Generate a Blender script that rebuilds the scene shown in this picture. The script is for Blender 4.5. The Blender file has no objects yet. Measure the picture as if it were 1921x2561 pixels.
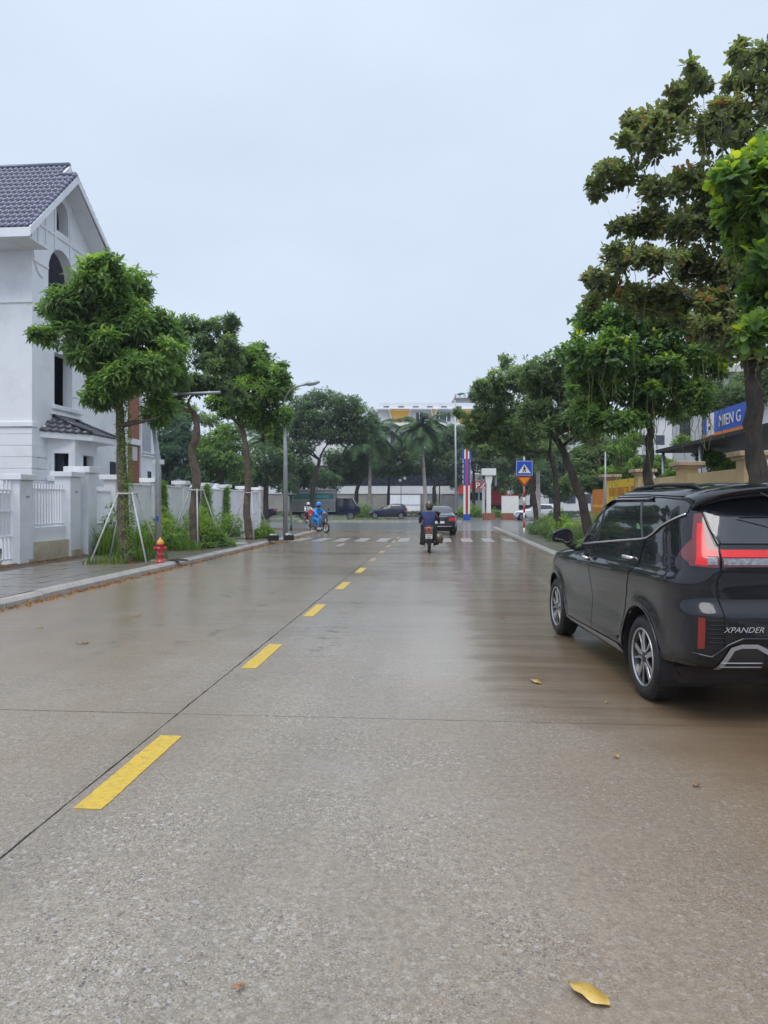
import bpy, bmesh, math, random
import numpy as np
from mathutils import Vector, Matrix
from mathutils.geometry import tessellate_polygon
random.seed(7); RNG = np.random.default_rng(7)
S = bpy.context.scene; COL = S.collection
PI = math.pi

# ------------------------------------------------------------ camera
F = 1750.0; U0 = 960.5; V0 = 1258.0; CH = 1.57
cam = bpy.data.cameras.new('camera'); co = bpy.data.objects.new('camera', cam); COL.objects.link(co)
co.location = (0, 0, CH); co.rotation_euler = (PI/2, 0, 0)
cam.sensor_fit = 'VERTICAL'; cam.sensor_height = 24; cam.lens = 24*F/2561
cam.shift_y = -(1280.5-V0)/2561; cam.clip_start = 0.05; cam.clip_end = 2000
S.camera = co
# ------------------------------------------------------------ sky and sun
wd = bpy.data.worlds.new('World'); S.world = wd; wd.use_nodes = True
nt = wd.node_tree; nt.nodes.clear()
def wn(t, **k):
    n = nt.nodes.new(t)
    for a, b in k.items(): setattr(n, a, b)
    return n
SUN_EL, SUN_AZ = math.radians(62), math.radians(200)
tc = wn('ShaderNodeTexCoord'); sky = wn('ShaderNodeTexSky', sky_type='NISHITA')
sky.sun_disc = False; sky.sun_elevation = SUN_EL; sky.sun_rotation = SUN_AZ; sky.air_density = 1.0; sky.dust_density = 3
b1 = wn('ShaderNodeBackground'); b1.inputs[1].default_value = 0.07
sep = wn('ShaderNodeSeparateXYZ'); gr = wn('ShaderNodeValToRGB')
gr.color_ramp.elements[0].position = 0.0; gr.color_ramp.elements[0].color = (.56, .64, .765, 1)
gr.color_ramp.elements[1].position = 0.58; gr.color_ramp.elements[1].color = (.60, .69, .83, 1)
e_ = gr.color_ramp.elements.new(1.0); e_.color = (.90, .98, 1.10, 1)
mp = wn('ShaderNodeMapping'); mp.inputs['Scale'].default_value = (1.2, 1.2, 3.0)
nz = wn('ShaderNodeTexNoise'); nz.inputs['Scale'].default_value = 1.6; nz.inputs['Detail'].default_value = 5; nz.inputs['Roughness'].default_value = .5
cr = wn('ShaderNodeMapRange'); cr.inputs['From Min'].default_value = .3; cr.inputs['From Max'].default_value = .7
cr.inputs['To Min'].default_value = .945; cr.inputs['To Max'].default_value = 1.06
vm = wn('ShaderNodeVectorMath', operation='SCALE')
b2 = wn('ShaderNodeBackground'); b2.inputs[1].default_value = 1.0
mx = wn('ShaderNodeMixShader'); mx.inputs[0].default_value = 0.93
out = wn('ShaderNodeOutputWorld'); L = nt.links.new
L(tc.outputs['Generated'], sep.inputs[0]); L(sep.outputs['Z'], gr.inputs[0])
L(tc.outputs['Generated'], mp.inputs[0]); L(mp.outputs[0], nz.inputs['Vector']); L(nz.outputs['Fac'], cr.inputs['Value'])
L(gr.outputs[0], vm.inputs[0]); L(cr.outputs[0], vm.inputs['Scale']); L(vm.outputs[0], b2.inputs[0])
L(sky.outputs[0], b1.inputs[0]); L(b1.outputs[0], mx.inputs[1]); L(b2.outputs[0], mx.inputs[2]); L(mx.outputs[0], out.inputs[0])
sl = bpy.data.lights.new('sun', 'SUN'); sl.energy = 1.5; sl.angle = math.radians(40); sl.color = (1, .98, .95)
so = bpy.data.objects.new('sun', sl); COL.objects.link(so)
so.rotation_euler = (PI/2-SUN_EL, 0, PI-SUN_AZ); so.location = (0, -20, 60)
S.view_settings.view_transform = 'Standard'; S.view_settings.look = 'None'; S.view_settings.gamma = 1
S.view_settings.exposure = 0.33; S.view_settings.use_curve_mapping = False
S.cycles.max_bounces = 6; S.cycles.diffuse_bounces = 4; S.cycles.glossy_bounces = 3; S.cycles.transmission_bounces = 4
S.cycles.transparent_max_bounces = 6; S.cycles.use_denoising = True
S.cycles.sample_clamp_indirect = 6

# ------------------------------------------------------------ frames: (l,t) is across / along the street
TH = math.atan(.0767); CT, ST = math.cos(TH), math.sin(TH)
def W(l, t, z=0.0): return Vector((l*CT+t*ST, -l*ST+t*CT, z))
def at(u, v, Y): return Vector(((u-U0)/F*Y, Y, CH-(v-V0)*Y/F))
def gnd(u, v, z=0.0):
    Y = (CH-z)*F/(v-V0); return Vector(((u-U0)/F*Y, Y, z))
def onL(Lv, u, v=V0):
    k = (u-U0)/F; t = Lv*(CT+k*ST)/(k*CT-ST); Y = -Lv*ST+t*CT
    return t, CH-(v-V0)*Y/F
def onT(T, u, v=V0):
    k = (u-U0)/F; l = T*(k*CT-ST)/(CT+k*ST); Y = -l*ST+T*CT
    return l, CH-(v-V0)*Y/F

# ------------------------------------------------------------ materials
def nodes(m):
    m.use_nodes = True; n = m.node_tree; return n, n.nodes['Principled BSDF'], n.links.new
def N(n, t, **k):
    x = n.nodes.new(t)
    for a, b in k.items(): setattr(x, a, b)
    return x
def mat(name, c, r=.6, metal=0, coat=0, crough=.05, var=.12, vs=3.0, bump=0, bs=40, spec=.5, coord='Object', stretch=None, dirt=None, ds=1.2, emit=None):
    m = bpy.data.materials.new(name); n, p, L = nodes(m)
    p.inputs['Roughness'].default_value = r; p.inputs['Metallic'].default_value = metal
    p.inputs['Coat Weight'].default_value = coat; p.inputs['Coat Roughness'].default_value = crough
    p.inputs['Specular IOR Level'].default_value = spec
    t = N(n, 'ShaderNodeTexCoord'); mp_ = N(n, 'ShaderNodeMapping')
    if stretch: mp_.inputs['Scale'].default_value = stretch
    L(t.outputs[coord], mp_.inputs[0])
    nz = N(n, 'ShaderNodeTexNoise'); nz.inputs['Scale'].default_value = vs; nz.inputs['Detail'].default_value = 6; nz.inputs['Roughness'].default_value = .65
    L(mp_.outputs[0], nz.inputs['Vector'])
    r1 = N(n, 'ShaderNodeMix', data_type='RGBA')
    r1.inputs['A'].default_value = (*[max(0, x*(1-var*1.6)) for x in c], 1); r1.inputs['B'].default_value = (*[x*(1+var*1.2) for x in c], 1)
    mr = N(n, 'ShaderNodeMapRange'); mr.inputs['From Min'].default_value = .3; mr.inputs['From Max'].default_value = .7
    L(nz.outputs['Fac'], mr.inputs['Value']); L(mr.outputs[0], r1.inputs['Factor']); last = r1.outputs['Result']
    if dirt:
        nd = N(n, 'ShaderNodeTexNoise'); nd.inputs['Scale'].default_value = ds; nd.inputs['Detail'].default_value = 7; nd.inputs['Roughness'].default_value = .7
        L(t.outputs[coord], nd.inputs['Vector'])
        md = N(n, 'ShaderNodeMapRange'); md.inputs['From Min'].default_value = .48; md.inputs['From Max'].default_value = .75; md.inputs['To Max'].default_value = dirt[3]
        r2 = N(n, 'ShaderNodeMix', data_type='RGBA'); r2.inputs['B'].default_value = (*dirt[:3], 1)
        L(nd.outputs['Fac'], md.inputs['Value']); L(md.outputs[0], r2.inputs['Factor']); L(last, r2.inputs['A']); last = r2.outputs['Result']
    L(last, p.inputs['Base Color'])
    if bump:
        nb = N(n, 'ShaderNodeTexNoise'); nb.inputs['Scale'].default_value = bs; nb.inputs['Detail'].default_value = 4
        L(mp_.outputs[0], nb.inputs['Vector']); bp = N(n, 'ShaderNodeBump'); bp.inputs['Strength'].default_value = bump; bp.inputs['Distance'].default_value = .02
        L(nb.outputs['Fac'], bp.inputs['Height']); L(bp.outputs[0], p.inputs['Normal'])
    if emit: p.inputs['Emission Color'].default_value = (*emit[:3], 1); p.inputs['Emission Strength'].default_value = emit[3]
    return m
def leafmat(name, dark, light, tw=.35, rough=.42):
    m = bpy.data.materials.new(name); n, p, L = nodes(m)
    a = N(n, 'ShaderNodeAttribute', attribute_name='tint'); rp = N(n, 'ShaderNodeValToRGB')
    e = rp.color_ramp.elements; e[0].color = (*dark, 1); e[1].color = (*light, 1)
    if isinstance(tw, tuple): pass
    L(a.outputs['Fac'], rp.inputs[0]); L(rp.outputs[0], p.inputs['Base Color'])
    p.inputs['Roughness'].default_value = rough; p.inputs['Specular IOR Level'].default_value = .45
    tr = N(n, 'ShaderNodeBsdfTranslucent'); ms = N(n, 'ShaderNodeMixShader'); ms.inputs[0].default_value = .5
    hs = N(n, 'ShaderNodeHueSaturation'); hs.inputs['Value'].default_value = 1.5; hs.inputs['Saturation'].default_value = 1.1
    L(rp.outputs[0], hs.inputs['Color']); L(hs.outputs[0], tr.inputs[0])
    o = n.nodes['Material Output']; L(p.outputs[0], ms.inputs[1]); L(tr.outputs[0], ms.inputs[2]); L(ms.outputs[0], o.inputs[0])
    return m
def ramp_add(m, stops):
    rp = [x for x in m.node_tree.nodes if x.bl_idname == 'ShaderNodeValToRGB'][0].color_ramp
    for pos, c in stops:
        e = rp.elements.new(pos); e.color = (*c, 1)
def bark(name, c1, c2):
    m = bpy.data.materials.new(name); n, p, L = nodes(m)
    t = N(n, 'ShaderNodeTexCoord'); mp_ = N(n, 'ShaderNodeMapping'); mp_.inputs['Scale'].default_value = (1, 1, .3)
    L(t.outputs['Object'], mp_.inputs[0])
    nz = N(n, 'ShaderNodeTexNoise'); nz.inputs['Scale'].default_value = 22; nz.inputs['Detail'].default_value = 7; nz.inputs['Roughness'].default_value = .7
    n2 = N(n, 'ShaderNodeTexNoise'); n2.inputs['Scale'].default_value = 4; n2.inputs['Detail'].default_value = 5
    L(mp_.outputs[0], nz.inputs['Vector']); L(t.outputs['Object'], n2.inputs['Vector'])
    ad = N(n, 'ShaderNodeMath', operation='ADD'); L(nz.outputs['Fac'], ad.inputs[0]); L(n2.outputs['Fac'], ad.inputs[1])
    mr = N(n, 'ShaderNodeMapRange'); mr.inputs['From Min'].default_value = .75; mr.inputs['From Max'].default_value = 1.25
    mix = N(n, 'ShaderNodeMix', data_type='RGBA'); mix.inputs['A'].default_value = (*c1, 1); mix.inputs['B'].default_value = (*c2, 1)
    L(ad.outputs[0], mr.inputs['Value']); L(mr.outputs[0], mix.inputs['Factor']); L(mix.outputs['Result'], p.inputs['Base Color'])
    bp = N(n, 'ShaderNodeBump'); bp.inputs['Strength'].default_value = .9; bp.inputs['Distance'].default_value = .03
    L(nz.outputs['Fac'], bp.inputs['Height']); L(bp.outputs[0], p.inputs['Normal']); p.inputs['Roughness'].default_value = .75
    return m

def concrete_wet():
    m = bpy.data.materials.new('wet_concrete'); n, p, L = nodes(m)
    g = N(n, 'ShaderNodeNewGeometry'); mp_ = N(n, 'ShaderNodeMapping'); mp_.inputs['Rotation'].default_value = (0, 0, TH)
    L(g.outputs['Position'], mp_.inputs[0]); P = mp_.outputs[0]
    def noise(scale, det=5, ro=.6, st=None):
        x = N(n, 'ShaderNodeTexNoise'); x.inputs['Scale'].default_value = scale; x.inputs['Detail'].default_value = det; x.inputs['Roughness'].default_value = ro
        if st:
            q = N(n, 'ShaderNodeMapping'); q.inputs['Scale'].default_value = st; L(P, q.inputs[0]); L(q.outputs[0], x.inputs['Vector'])
        else: L(P, x.inputs['Vector'])
        return x.outputs['Fac']
    def mr(v, a, b, c=0, d=1):
        x = N(n, 'ShaderNodeMapRange'); x.inputs['From Min'].default_value = a; x.inputs['From Max'].default_value = b
        x.inputs['To Min'].default_value = c; x.inputs['To Max'].default_value = d; L(v, x.inputs['Value']); return x.outputs[0]
    def math_(op, a, b):
        x = N(n, 'ShaderNodeMath', operation=op)
        for i, q in enumerate((a, b)):
            if isinstance(q, (int, float)): x.inputs[i].default_value = q
            else: L(q, x.inputs[i])
        return x.outputs[0]
    def mixc(f, a, b):
        x = N(n, 'ShaderNodeMix', data_type='RGBA')
        for k, q in (('A', a), ('B', b)):
            if isinstance(q, tuple): x.inputs[k].default_value = (*q, 1)
            else: L(q, x.inputs[k])
        L(f, x.inputs['Factor']) if not isinstance(f, (int, float)) else setattr(x.inputs['Factor'], 'default_value', f)
        return x.outputs['Result']
    sx = N(n, 'ShaderNodeSeparateXYZ'); L(P, sx.inputs[0]); lx, ty = sx.outputs['X'], sx.outputs['Y']
    base = mixc(mr(noise(.5, 6), .35, .65), (.262, .219, .168), (.352, .300, .238))
    base = mixc(mr(noise(2.2, 6, .7), .45, .72, 0, .55), base, (.295, .225, .165))
    base = mixc(mr(noise(9, 5, .7), .4, .7, 0, .4), base, (.19, .170, .14)); base = mixc(mr(noise(26, 4, .75), .42, .62, 0, .45), base, (.13, .115, .092)); base = mixc(mr(noise(31, 4, .75), .50, .64, 0, .45), base, (.44, .41, .36))
    # aggregate pebbles showing through the worn cement
    def pebble(scale, lo, hi, colr, amt, c):
        v = N(n, 'ShaderNodeTexVoronoi'); v.inputs['Scale'].default_value = scale; L(P, v.inputs['Vector'])
        sc = N(n, 'ShaderNodeSeparateColor'); L(v.outputs['Color'], sc.inputs[0])
        pick = mr(sc.outputs[colr], lo, hi); edge = mr(v.outputs['Distance'], .52, .34)
        f = math_('MULTIPLY', math_('MULTIPLY', pick, edge), amt)
        return mixc(f, base, c), f
    wear = mr(noise(1.1, 5, .65), .42, .62, .25, 1)
    for sc_, lo, hi, ch, am, c in ((95, .80, .84, 'Red', .7, (.58, .55, .50)), (88, .82, .86, 'Green', .85, (.045, .042, .045)), (120, .62, .68, 'Blue', .6, (.50, .47, .43)),
                                 (110, .72, .78, 'Red', .65, (.09, .08, .075)), (46, .93, .95, 'Blue', .8, (.50, .48, .47)), (52, .93, .95, 'Green', .8, (.07, .075, .09)), (190, .5, .6, 'Green', .5, (.40, .37, .33)), (170, .6, .7, 'Red', .55, (.11, .10, .09))):
        base, f = pebble(sc_, lo, hi, ch, math_('MULTIPLY', wear, am), c)
    # wheel-track and water zone on the right-hand lane: muddy standing film
    edge = math_('ADD', lx, mr(noise(.9, 4, .6, (.35, 1.9, 1)), .3, .7, -.22, .22))
    pud = mr(edge, .32, .48); tfar = mr(math_('ADD', math_('ADD', ty, math_('MULTIPLY', lx, .9)), mr(noise(1, 3), .3, .7, -.8, .8)), 5.4, 7.0); pud = math_('MULTIPLY', pud, tfar)
    pud2 = mr(noise(.33, 4, .55, (.6, 1.3, 1)), .50, .60); 
    mud = mixc(mr(noise(1.4, 5), .35, .7), (.110, .068, .034), (.160, .104, .056))
    brown = mr(lx, -.5, 2.2, 0, .92)  # mud tone plus the overhead tree's shade, painted darker towards the right
    base = mixc(math_('MULTIPLY', brown, mr(noise(.7, 4), .25, .6, .5, 1)), base, (.170, .110, .058))
    farwet = mr(math_('ADD', ty, mr(noise(.8, 4), .3, .7, -2.5, 2.5)), 4.5, 10.5, 0, .62)
    centre = math_('ABSOLUTE', math_('ADD', lx, .75), 0); centre = mr(math_('ADD', centre, mr(noise(.8, 4), .3, .7, -.5, .5)), .9, 1.9, .25, 1)  # centre lane left paler: the sky's reflection put into the colour
    farwet = math_('MULTIPLY', farwet, centre)
    base = mixc(farwet, base, (.205, .152, .088))
    leftd = mr(math_('ADD', lx, mr(noise(.6, 5, .6, (1, .5, 1)), .3, .7, -1.5, 1.5)), -1.4, -3.6, 0, .45)
    base = mixc(leftd, base, (.185, .128, .070))
    pstr = mr(noise(1.0, 4, .6, (.30, 3.4, 1)), .40, .58, .35, 1)
    base = mixc(math_('MULTIPLY', math_('MULTIPLY', pud, pstr), .92), base, mud)
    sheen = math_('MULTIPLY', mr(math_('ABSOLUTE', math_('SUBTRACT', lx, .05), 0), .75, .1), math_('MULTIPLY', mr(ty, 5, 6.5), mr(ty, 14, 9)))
    base = mixc(math_('MULTIPLY', sheen, .45), base, (.40, .37, .32))  # sky sheen painted into the base colour as a pale band
    # chatter marks in rows along the wheel tracks
    def band(c, w): 
        q = math_('ABSOLUTE', math_('SUBTRACT', lx, c), 0); return mr(q, w, w*.25)
    rows = math_('MAXIMUM', math_('MAXIMUM', band(-2.75, .30), band(-1.25, .22)), math_('MAXIMUM', band(-3.6, .2), band(.75, .10)))
    spots = mr(noise(1.0, 3, .55, (5, 6, 1)), .56, .62)
    rows = math_('MULTIPLY', math_('MULTIPLY', rows, spots), math_('MULTIPLY', mr(ty, 6.5, 8), mr(noise(.5, 3), .36, .48)))
    base = mixc(math_('MULTIPLY', rows, .9), base, (.07, .06, .05))
    track_sheen = math_('MAXIMUM', band(.75, .12), math_('MAXIMUM', band(2.1, .12), band(-.45, .10)))
    base = mixc(math_('MULTIPLY', track_sheen, mr(ty, 8, 12, 0, .30)), base, (.30, .265, .21))  # sheen stripes along the wheel tracks, painted as paler base colour
    # tyre marks: darker wet lanes
    lane = math_('MULTIPLY', mr(noise(1.0, 4, .6, (1.3, .05, 1)), .50, .64), .22)
    base = mixc(lane, base, (.15, .135, .115))
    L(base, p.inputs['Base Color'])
    # broom-finish ripples lie across the lane
    rip = noise(1.0, 5, .65, (.9, 9, 1)); rip2 = noise(1.0, 3, .6, (1.6, 34, 1)); grit = noise(150, 3, .6)
    v = N(n, 'ShaderNodeTexVoronoi'); v.inputs['Scale'].default_value = 95; L(P, v.inputs['Vector'])
    b1 = N(n, 'ShaderNodeBump'); b1.inputs['Strength'].default_value = .5; b1.inputs['Distance'].default_value = .004
    L(math_('ADD', grit, v.outputs['Distance']), b1.inputs['Height'])
    b2 = N(n, 'ShaderNodeBump'); b2.inputs['Strength'].default_value = .55; b2.inputs['Distance'].default_value = .010
    L(math_('ADD', math_('ADD', rip, math_('MULTIPLY', rip2, .35)), math_('MULTIPLY', noise(60, 3), .12)), b2.inputs['Height']); L(b1.outputs[0], p.inputs['Normal']); 
    b3 = N(n, 'ShaderNodeBump'); b3.inputs['Distance'].default_value = .0015; b3.inputs['Strength'].default_value = .35
    L(grit, b3.inputs['Height']); L(b2.outputs[0], b3.inputs['Normal'])
    L(b3.outputs[0], p.inputs['Coat Normal'])
    p.inputs['Roughness'].default_value = .62
    wet = math_('MAXIMUM', math_('MULTIPLY', pud, .8), math_('MULTIPLY', pud2, .7))
    streak = mr(noise(1.0, 4, .6, (.35, 2.6, 1)), .46, .56)
    wet = math_('MULTIPLY', wet, mr(streak, 0, 1, .45, 1))
    near = mr(math_('ADD', ty, mr(noise(.7, 4), .3, .7, -1.5, 1.5)), 3.2, 8.5, .22, 1.0)
    cw = math_('MAXIMUM', near, wet)
    cw = math_('MULTIPLY', cw, math_('SUBTRACT', 1.0, math_('MULTIPLY', rows, .75)))
    cw = math_('MAXIMUM', cw, sheen)
    L(cw, p.inputs['Coat Weight'])
    L(math_('MULTIPLY', mr(wet, 0, .8, .30, .07), mr(ty, 5, 11, 1, .62)), p.inputs['Coat Roughness']); p.inputs['Coat IOR'].default_value = 1.29
    return m

M = {}
M['road'] = concrete_wet()
M['asphalt'] = mat('wet_asphalt', (.13, .135, .14), .5, coat=.8, crough=.22, var=.25, vs=1.5, bump=.4, bs=60, coord='Generated' if 0 else 'Object', dirt=(.09, .08, .07, .5), ds=.3)
M['ground'] = mat('earth_ground', (.11, .10, .085), .8, var=.3, vs=.6)
M['yellow'] = mat('yellow_road_paint', (.70, .47, .045), .5, coat=.3, crough=.25, var=.10, vs=1.5, bump=.5, bs=1.6, dirt=(.30, .24, .13, .85), ds=22, stretch=(5, 75, 1))
M['yellow_worn'] = mat('worn_yellow_paint', (.42, .31, .13), .5, coat=.4, crough=.2, var=.1, vs=9, dirt=(.24, .20, .15, .95), ds=7)
M['whiteline'] = mat('worn_white_paint', (.40, .38, .33), .5, coat=.5, crough=.2, var=.1, vs=6, dirt=(.26, .24, .2, 1.0), ds=3)
M['kerb'] = mat('kerb_concrete', (.42, .39, .36), .55, coat=.5, crough=.25, var=.22, vs=2.5, bump=.4, bs=50, dirt=(.17, .13, .09, .6), ds=3)
M['paver'] = mat('wet_paver', (.20, .18, .155), .5, coat=.75, crough=.15, var=.3, vs=2, bump=.3, bs=40, coord='Object', dirt=(.10, .085, .06, .6), ds=2)
M['soil'] = mat('soil', (.09, .065, .045), .85, var=.4, vs=6, bump=.8, bs=20)
M['white'] = mat('white_render', (.80, .82, .86), .6, var=.03, vs=1.2, bump=.08, bs=60, dirt=(.56, .58, .60, .6), ds=.9)
M['whitewall'] = mat('weathered_white_wall', (.82, .83, .85), .6, var=.04, vs=1.5, bump=.1, bs=50, dirt=(.48, .49, .46, .55), ds=1.3, stretch=(2.2, 2.2, .3))
M['beige'] = mat('beige_render', (.56, .50, .37), .7, var=.1, vs=3, bump=.15, bs=60, dirt=(.28, .20, .12, .6), ds=2.2)
M['cream'] = mat('cream_wall_paint', (.60, .45, .24), .65, var=.05, vs=1.5, bump=.1, bs=60, dirt=(.38, .27, .14, .5), ds=1.8)
M['creamcap'] = mat('cream_coping', (.48, .36, .24), .65, var=.1, vs=3, dirt=(.2, .15, .1, .6), ds=4)
M['tile'] = mat('blue_grey_glazed_tile', (.105, .115, .19), .35, coat=.5, crough=.15, var=.18, vs=4)
M['tile_dark'] = mat('charcoal_glazed_tile', (.045, .045, .065), .35, coat=.6, crough=.12, var=.3, vs=6)
M['dark'] = mat('dark_interior', (.02, .024, .04), .7, var=.2)
M['brick'] = mat('red_brown_brick', (.30, .115, .07), .75, var=.2, vs=5, bump=.3, bs=60)
M['galv'] = mat('galvanised_steel', (.42, .45, .48), .45, metal=.5, var=.12, vs=4, dirt=(.25, .25, .25, .4), ds=6)
M['greenpole'] = mat('green_painted_steel', (.02, .13, .10), .4, var=.15)
M['darkpole'] = mat('black_green_steel', (.02, .045, .045), .45, var=.15)
M['bamboo'] = mat('pale_steel_prop', (.52, .53, .52), .5, var=.15, vs=8)
M['red'] = mat('red_paint', (.50, .035, .03), .45, coat=.4, var=.15, vs=8, dirt=(.2, .05, .04, .5), ds=9)
M['orange'] = mat('orange_paint', (.75, .20, .02), .45, var=.12)
M['hyd_yellow'] = mat('hydrant_yellow', (.75, .36, .03), .45, coat=.3, var=.12)
M['signblue'] = mat('sign_blue', (.008, .08, .52), .35, coat=.3, var=.05)
M['signyel'] = mat('sign_yellow', (.85, .30, .01), .4, var=.05)
M['signred'] = mat('sign_red', (.42, .035, .02), .45, var=.1)
M['signwhite'] = mat('sign_white', (.78, .78, .76), .45, var=.05, dirt=(.5, .48, .42, .4), ds=5)
M['black'] = mat('black_paint', (.012, .012, .012), .5, var=.1)
M['plastic'] = mat('black_trim_plastic', (.012, .012, .014), .55, var=.2, bump=.1, bs=200)
M['rubber'] = mat('tyre_rubber', (.018, .018, .019), .6, var=.3, vs=12, bump=.2, bs=80, dirt=(.07, .055, .04, .35), ds=5)
M['alloy'] = mat('machined_alloy', (.62, .62, .64), .28, metal=.9, var=.05)
M['alloydark'] = mat('dark_alloy', (.025, .027, .03), .3, metal=.4, coat=.5, var=.1)
M['chrome'] = mat('satin_chrome', (.75, .76, .78), .15, metal=1, var=.02)
M['silver'] = mat('silver_trim', (.42, .43, .45), .35, metal=.6, var=.05)
M['lampred'] = mat('tail_lamp_red', (.62, .008, .010), .2, coat=.45, crough=.03, var=.08, vs=20, emit=(1, .02, .02, .05))
M['lampdark'] = mat('tail_lamp_dark_red', (.13, .006, .010), .12, coat=1, crough=.03, var=.1, vs=20)
M['lampclear'] = mat('clear_lamp', (.22, .23, .25), .15, coat=1, crough=.03, var=.4, vs=40)
M['reflector'] = mat('red_reflector', (.22, .006, .005), .25, coat=1, var=.1)
M['silverdark'] = mat('dark_silver_trim', (.10, .105, .11), .35, metal=.5, var=.05)
M['greenfilm'] = mat('green_sticker', (.05, .38, .12), .3, coat=1, var=.2)
def carpaint(name, c, rough=.32, drops=True, metal=.1, ior=1.55):
    m = bpy.data.materials.new(name); n, p, L = nodes(m)
    p.inputs['Base Color'].default_value = (*c, 1); p.inputs['Roughness'].default_value = rough; p.inputs['Metallic'].default_value = metal
    p.inputs['Coat Weight'].default_value = 1; p.inputs['Coat Roughness'].default_value = .02; p.inputs['Coat IOR'].default_value = ior; p.inputs['Specular IOR Level'].default_value = .05
    t = N(n, 'ShaderNodeTexCoord')
    g = N(n, 'ShaderNodeNewGeometry')
    sp = N(n, 'ShaderNodeSeparateXYZ'); L(g.outputs['Position'], sp.inputs[0])
    nz = N(n, 'ShaderNodeTexNoise'); nz.inputs['Scale'].default_value = 7; nz.inputs['Detail'].default_value = 6; L(t.outputs['Object'], nz.inputs['Vector'])
    # road film on the lower flanks
    mr = N(n, 'ShaderNodeMapRange'); mr.inputs['From Min'].default_value = .75; mr.inputs['From Max'].default_value = .25; mr.inputs['To Max'].default_value = .22
    L(sp.outputs['Z'], mr.inputs['Value']); mu = N(n, 'ShaderNodeMath', operation='MULTIPLY'); L(mr.outputs[0], mu.inputs[0]); L(nz.outputs['Fac'], mu.inputs[1])
    mx_ = N(n, 'ShaderNodeMix', data_type='RGBA'); mx_.inputs['A'].default_value = (*c, 1); mx_.inputs['B'].default_value = (.11, .095, .078, 1)
    L(mu.outputs[0], mx_.inputs['Factor']); L(mx_.outputs['Result'], p.inputs['Base Color'])
    if drops:
        v = N(n, 'ShaderNodeTexVoronoi'); v.inputs['Scale'].default_value = 130; L(t.outputs['Object'], v.inputs['Vector'])
        m1 = N(n, 'ShaderNodeMapRange'); m1.inputs['From Min'].default_value = .38; m1.inputs['From Max'].default_value = .0; L(v.outputs['Distance'], m1.inputs['Value'])
        s2 = N(n, 'ShaderNodeSeparateColor'); L(v.outputs['Color'], s2.inputs[0]); m2 = N(n, 'ShaderNodeMapRange'); m2.inputs['From Min'].default_value = .55; m2.inputs['From Max'].default_value = .6
        L(s2.outputs['Red'], m2.inputs['Value']); mu2 = N(n, 'ShaderNodeMath', operation='MULTIPLY'); L(m1.outputs[0], mu2.inputs[0]); L(m2.outputs[0], mu2.inputs[1])
        bp = N(n, 'ShaderNodeBump'); bp.inputs['Strength'].default_value = .35; bp.inputs['Distance'].default_value = .0015
        L(mu2.outputs[0], bp.inputs['Height']); L(bp.outputs[0], p.inputs['Coat Normal'])
    return m
M['paint'] = carpaint('black_car_paint', (.006, .007, .012))
M['paint_navy'] = carpaint('navy_car_paint', (.012, .02, .05), drops=False)
M['paint_grey'] = carpaint('grey_car_paint', (.03, .035, .045), drops=False)
M['paint_white'] = carpaint('white_car_paint', (.72, .73, .74), drops=False, metal=0)
M['glass'] = carpaint('tinted_glass', (.010, .012, .016), rough=.1, metal=0, ior=1.85)
M['rglass'] = carpaint('tinted_rear_glass', (.012, .015, .022), rough=.1, metal=0, ior=1.85)
M['bark'] = bark('brown_bark', (.06, .042, .03), (.20, .15, .115))
M['barkdark'] = bark('dark_bark', (.018, .015, .013), (.075, .06, .048))
M['palmbark'] = bark('palm_bark', (.24, .21, .185), (.50, .46, .42))
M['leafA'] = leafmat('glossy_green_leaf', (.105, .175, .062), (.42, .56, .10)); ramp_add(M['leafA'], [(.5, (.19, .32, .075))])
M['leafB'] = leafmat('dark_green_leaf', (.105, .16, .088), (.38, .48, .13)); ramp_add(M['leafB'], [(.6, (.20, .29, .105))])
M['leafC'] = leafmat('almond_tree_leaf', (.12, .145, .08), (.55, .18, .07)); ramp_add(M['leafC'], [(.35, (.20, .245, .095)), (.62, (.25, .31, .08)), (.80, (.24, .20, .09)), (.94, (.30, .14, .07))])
M['leafD'] = leafmat('yellow_green_leaf', (.09, .165, .065), (.56, .60, .08)); ramp_add(M['leafD'], [(.5, (.19, .31, .065)), (.8, (.32, .45, .05))])
M['leafE'] = leafmat('blue_green_leaf', (.055, .10, .072), (.15, .25, .12))
M['leafF'] = leafmat('far_leaf', (.075, .122, .070), (.32, .42, .13)); ramp_add(M['leafF'], [(.6, (.145, .225, .09))])
M['grass'] = leafmat('grass_blade', (.04, .09, .02), (.20, .32, .05))
M['deadleaf'] = leafmat('fallen_leaf', (.12, .05, .02), (.55, .28, .05))
M['yleaf'] = mat('yellow_fallen_leaf', (.62, .42, .09), .45, coat=.6, crough=.2, var=.2, vs=30, dirt=(.30, .14, .04, .8), ds=30)
M['navycloth'] = mat('navy_cloth', (.02, .035, .12), .8, var=.2, vs=9)
M['blackcloth'] = mat('black_cloth', (.012, .013, .016), .8, var=.2)
M['bluecloth'] = mat('blue_raincoat', (.03, .28, .75), .4, var=.1)
M['whitecloth'] = mat('white_cloth', (.65, .65, .66), .8, var=.1)
M['skin'] = mat('skin', (.42, .25, .17), .6, var=.05)
M['helmet'] = mat('brown_helmet', (.10, .07, .05), .3, coat=.6, var=.2)
M['shutter'] = mat('beige_shutter', (.30, .285, .245), .6, var=.12, vs=.5)
M['greyshutter'] = mat('grey_shutter', (.22, .22, .22), .6, var=.15, vs=.5)
M['bandglass'] = mat('dark_band_glass', (.015, .02, .035), .25, coat=.5, var=.3, vs=1)
M['pale'] = mat('pale_building', (.62, .62, .62), .7, var=.06, vs=.2, dirt=(.4, .4, .4, .4), ds=.3)
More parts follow.
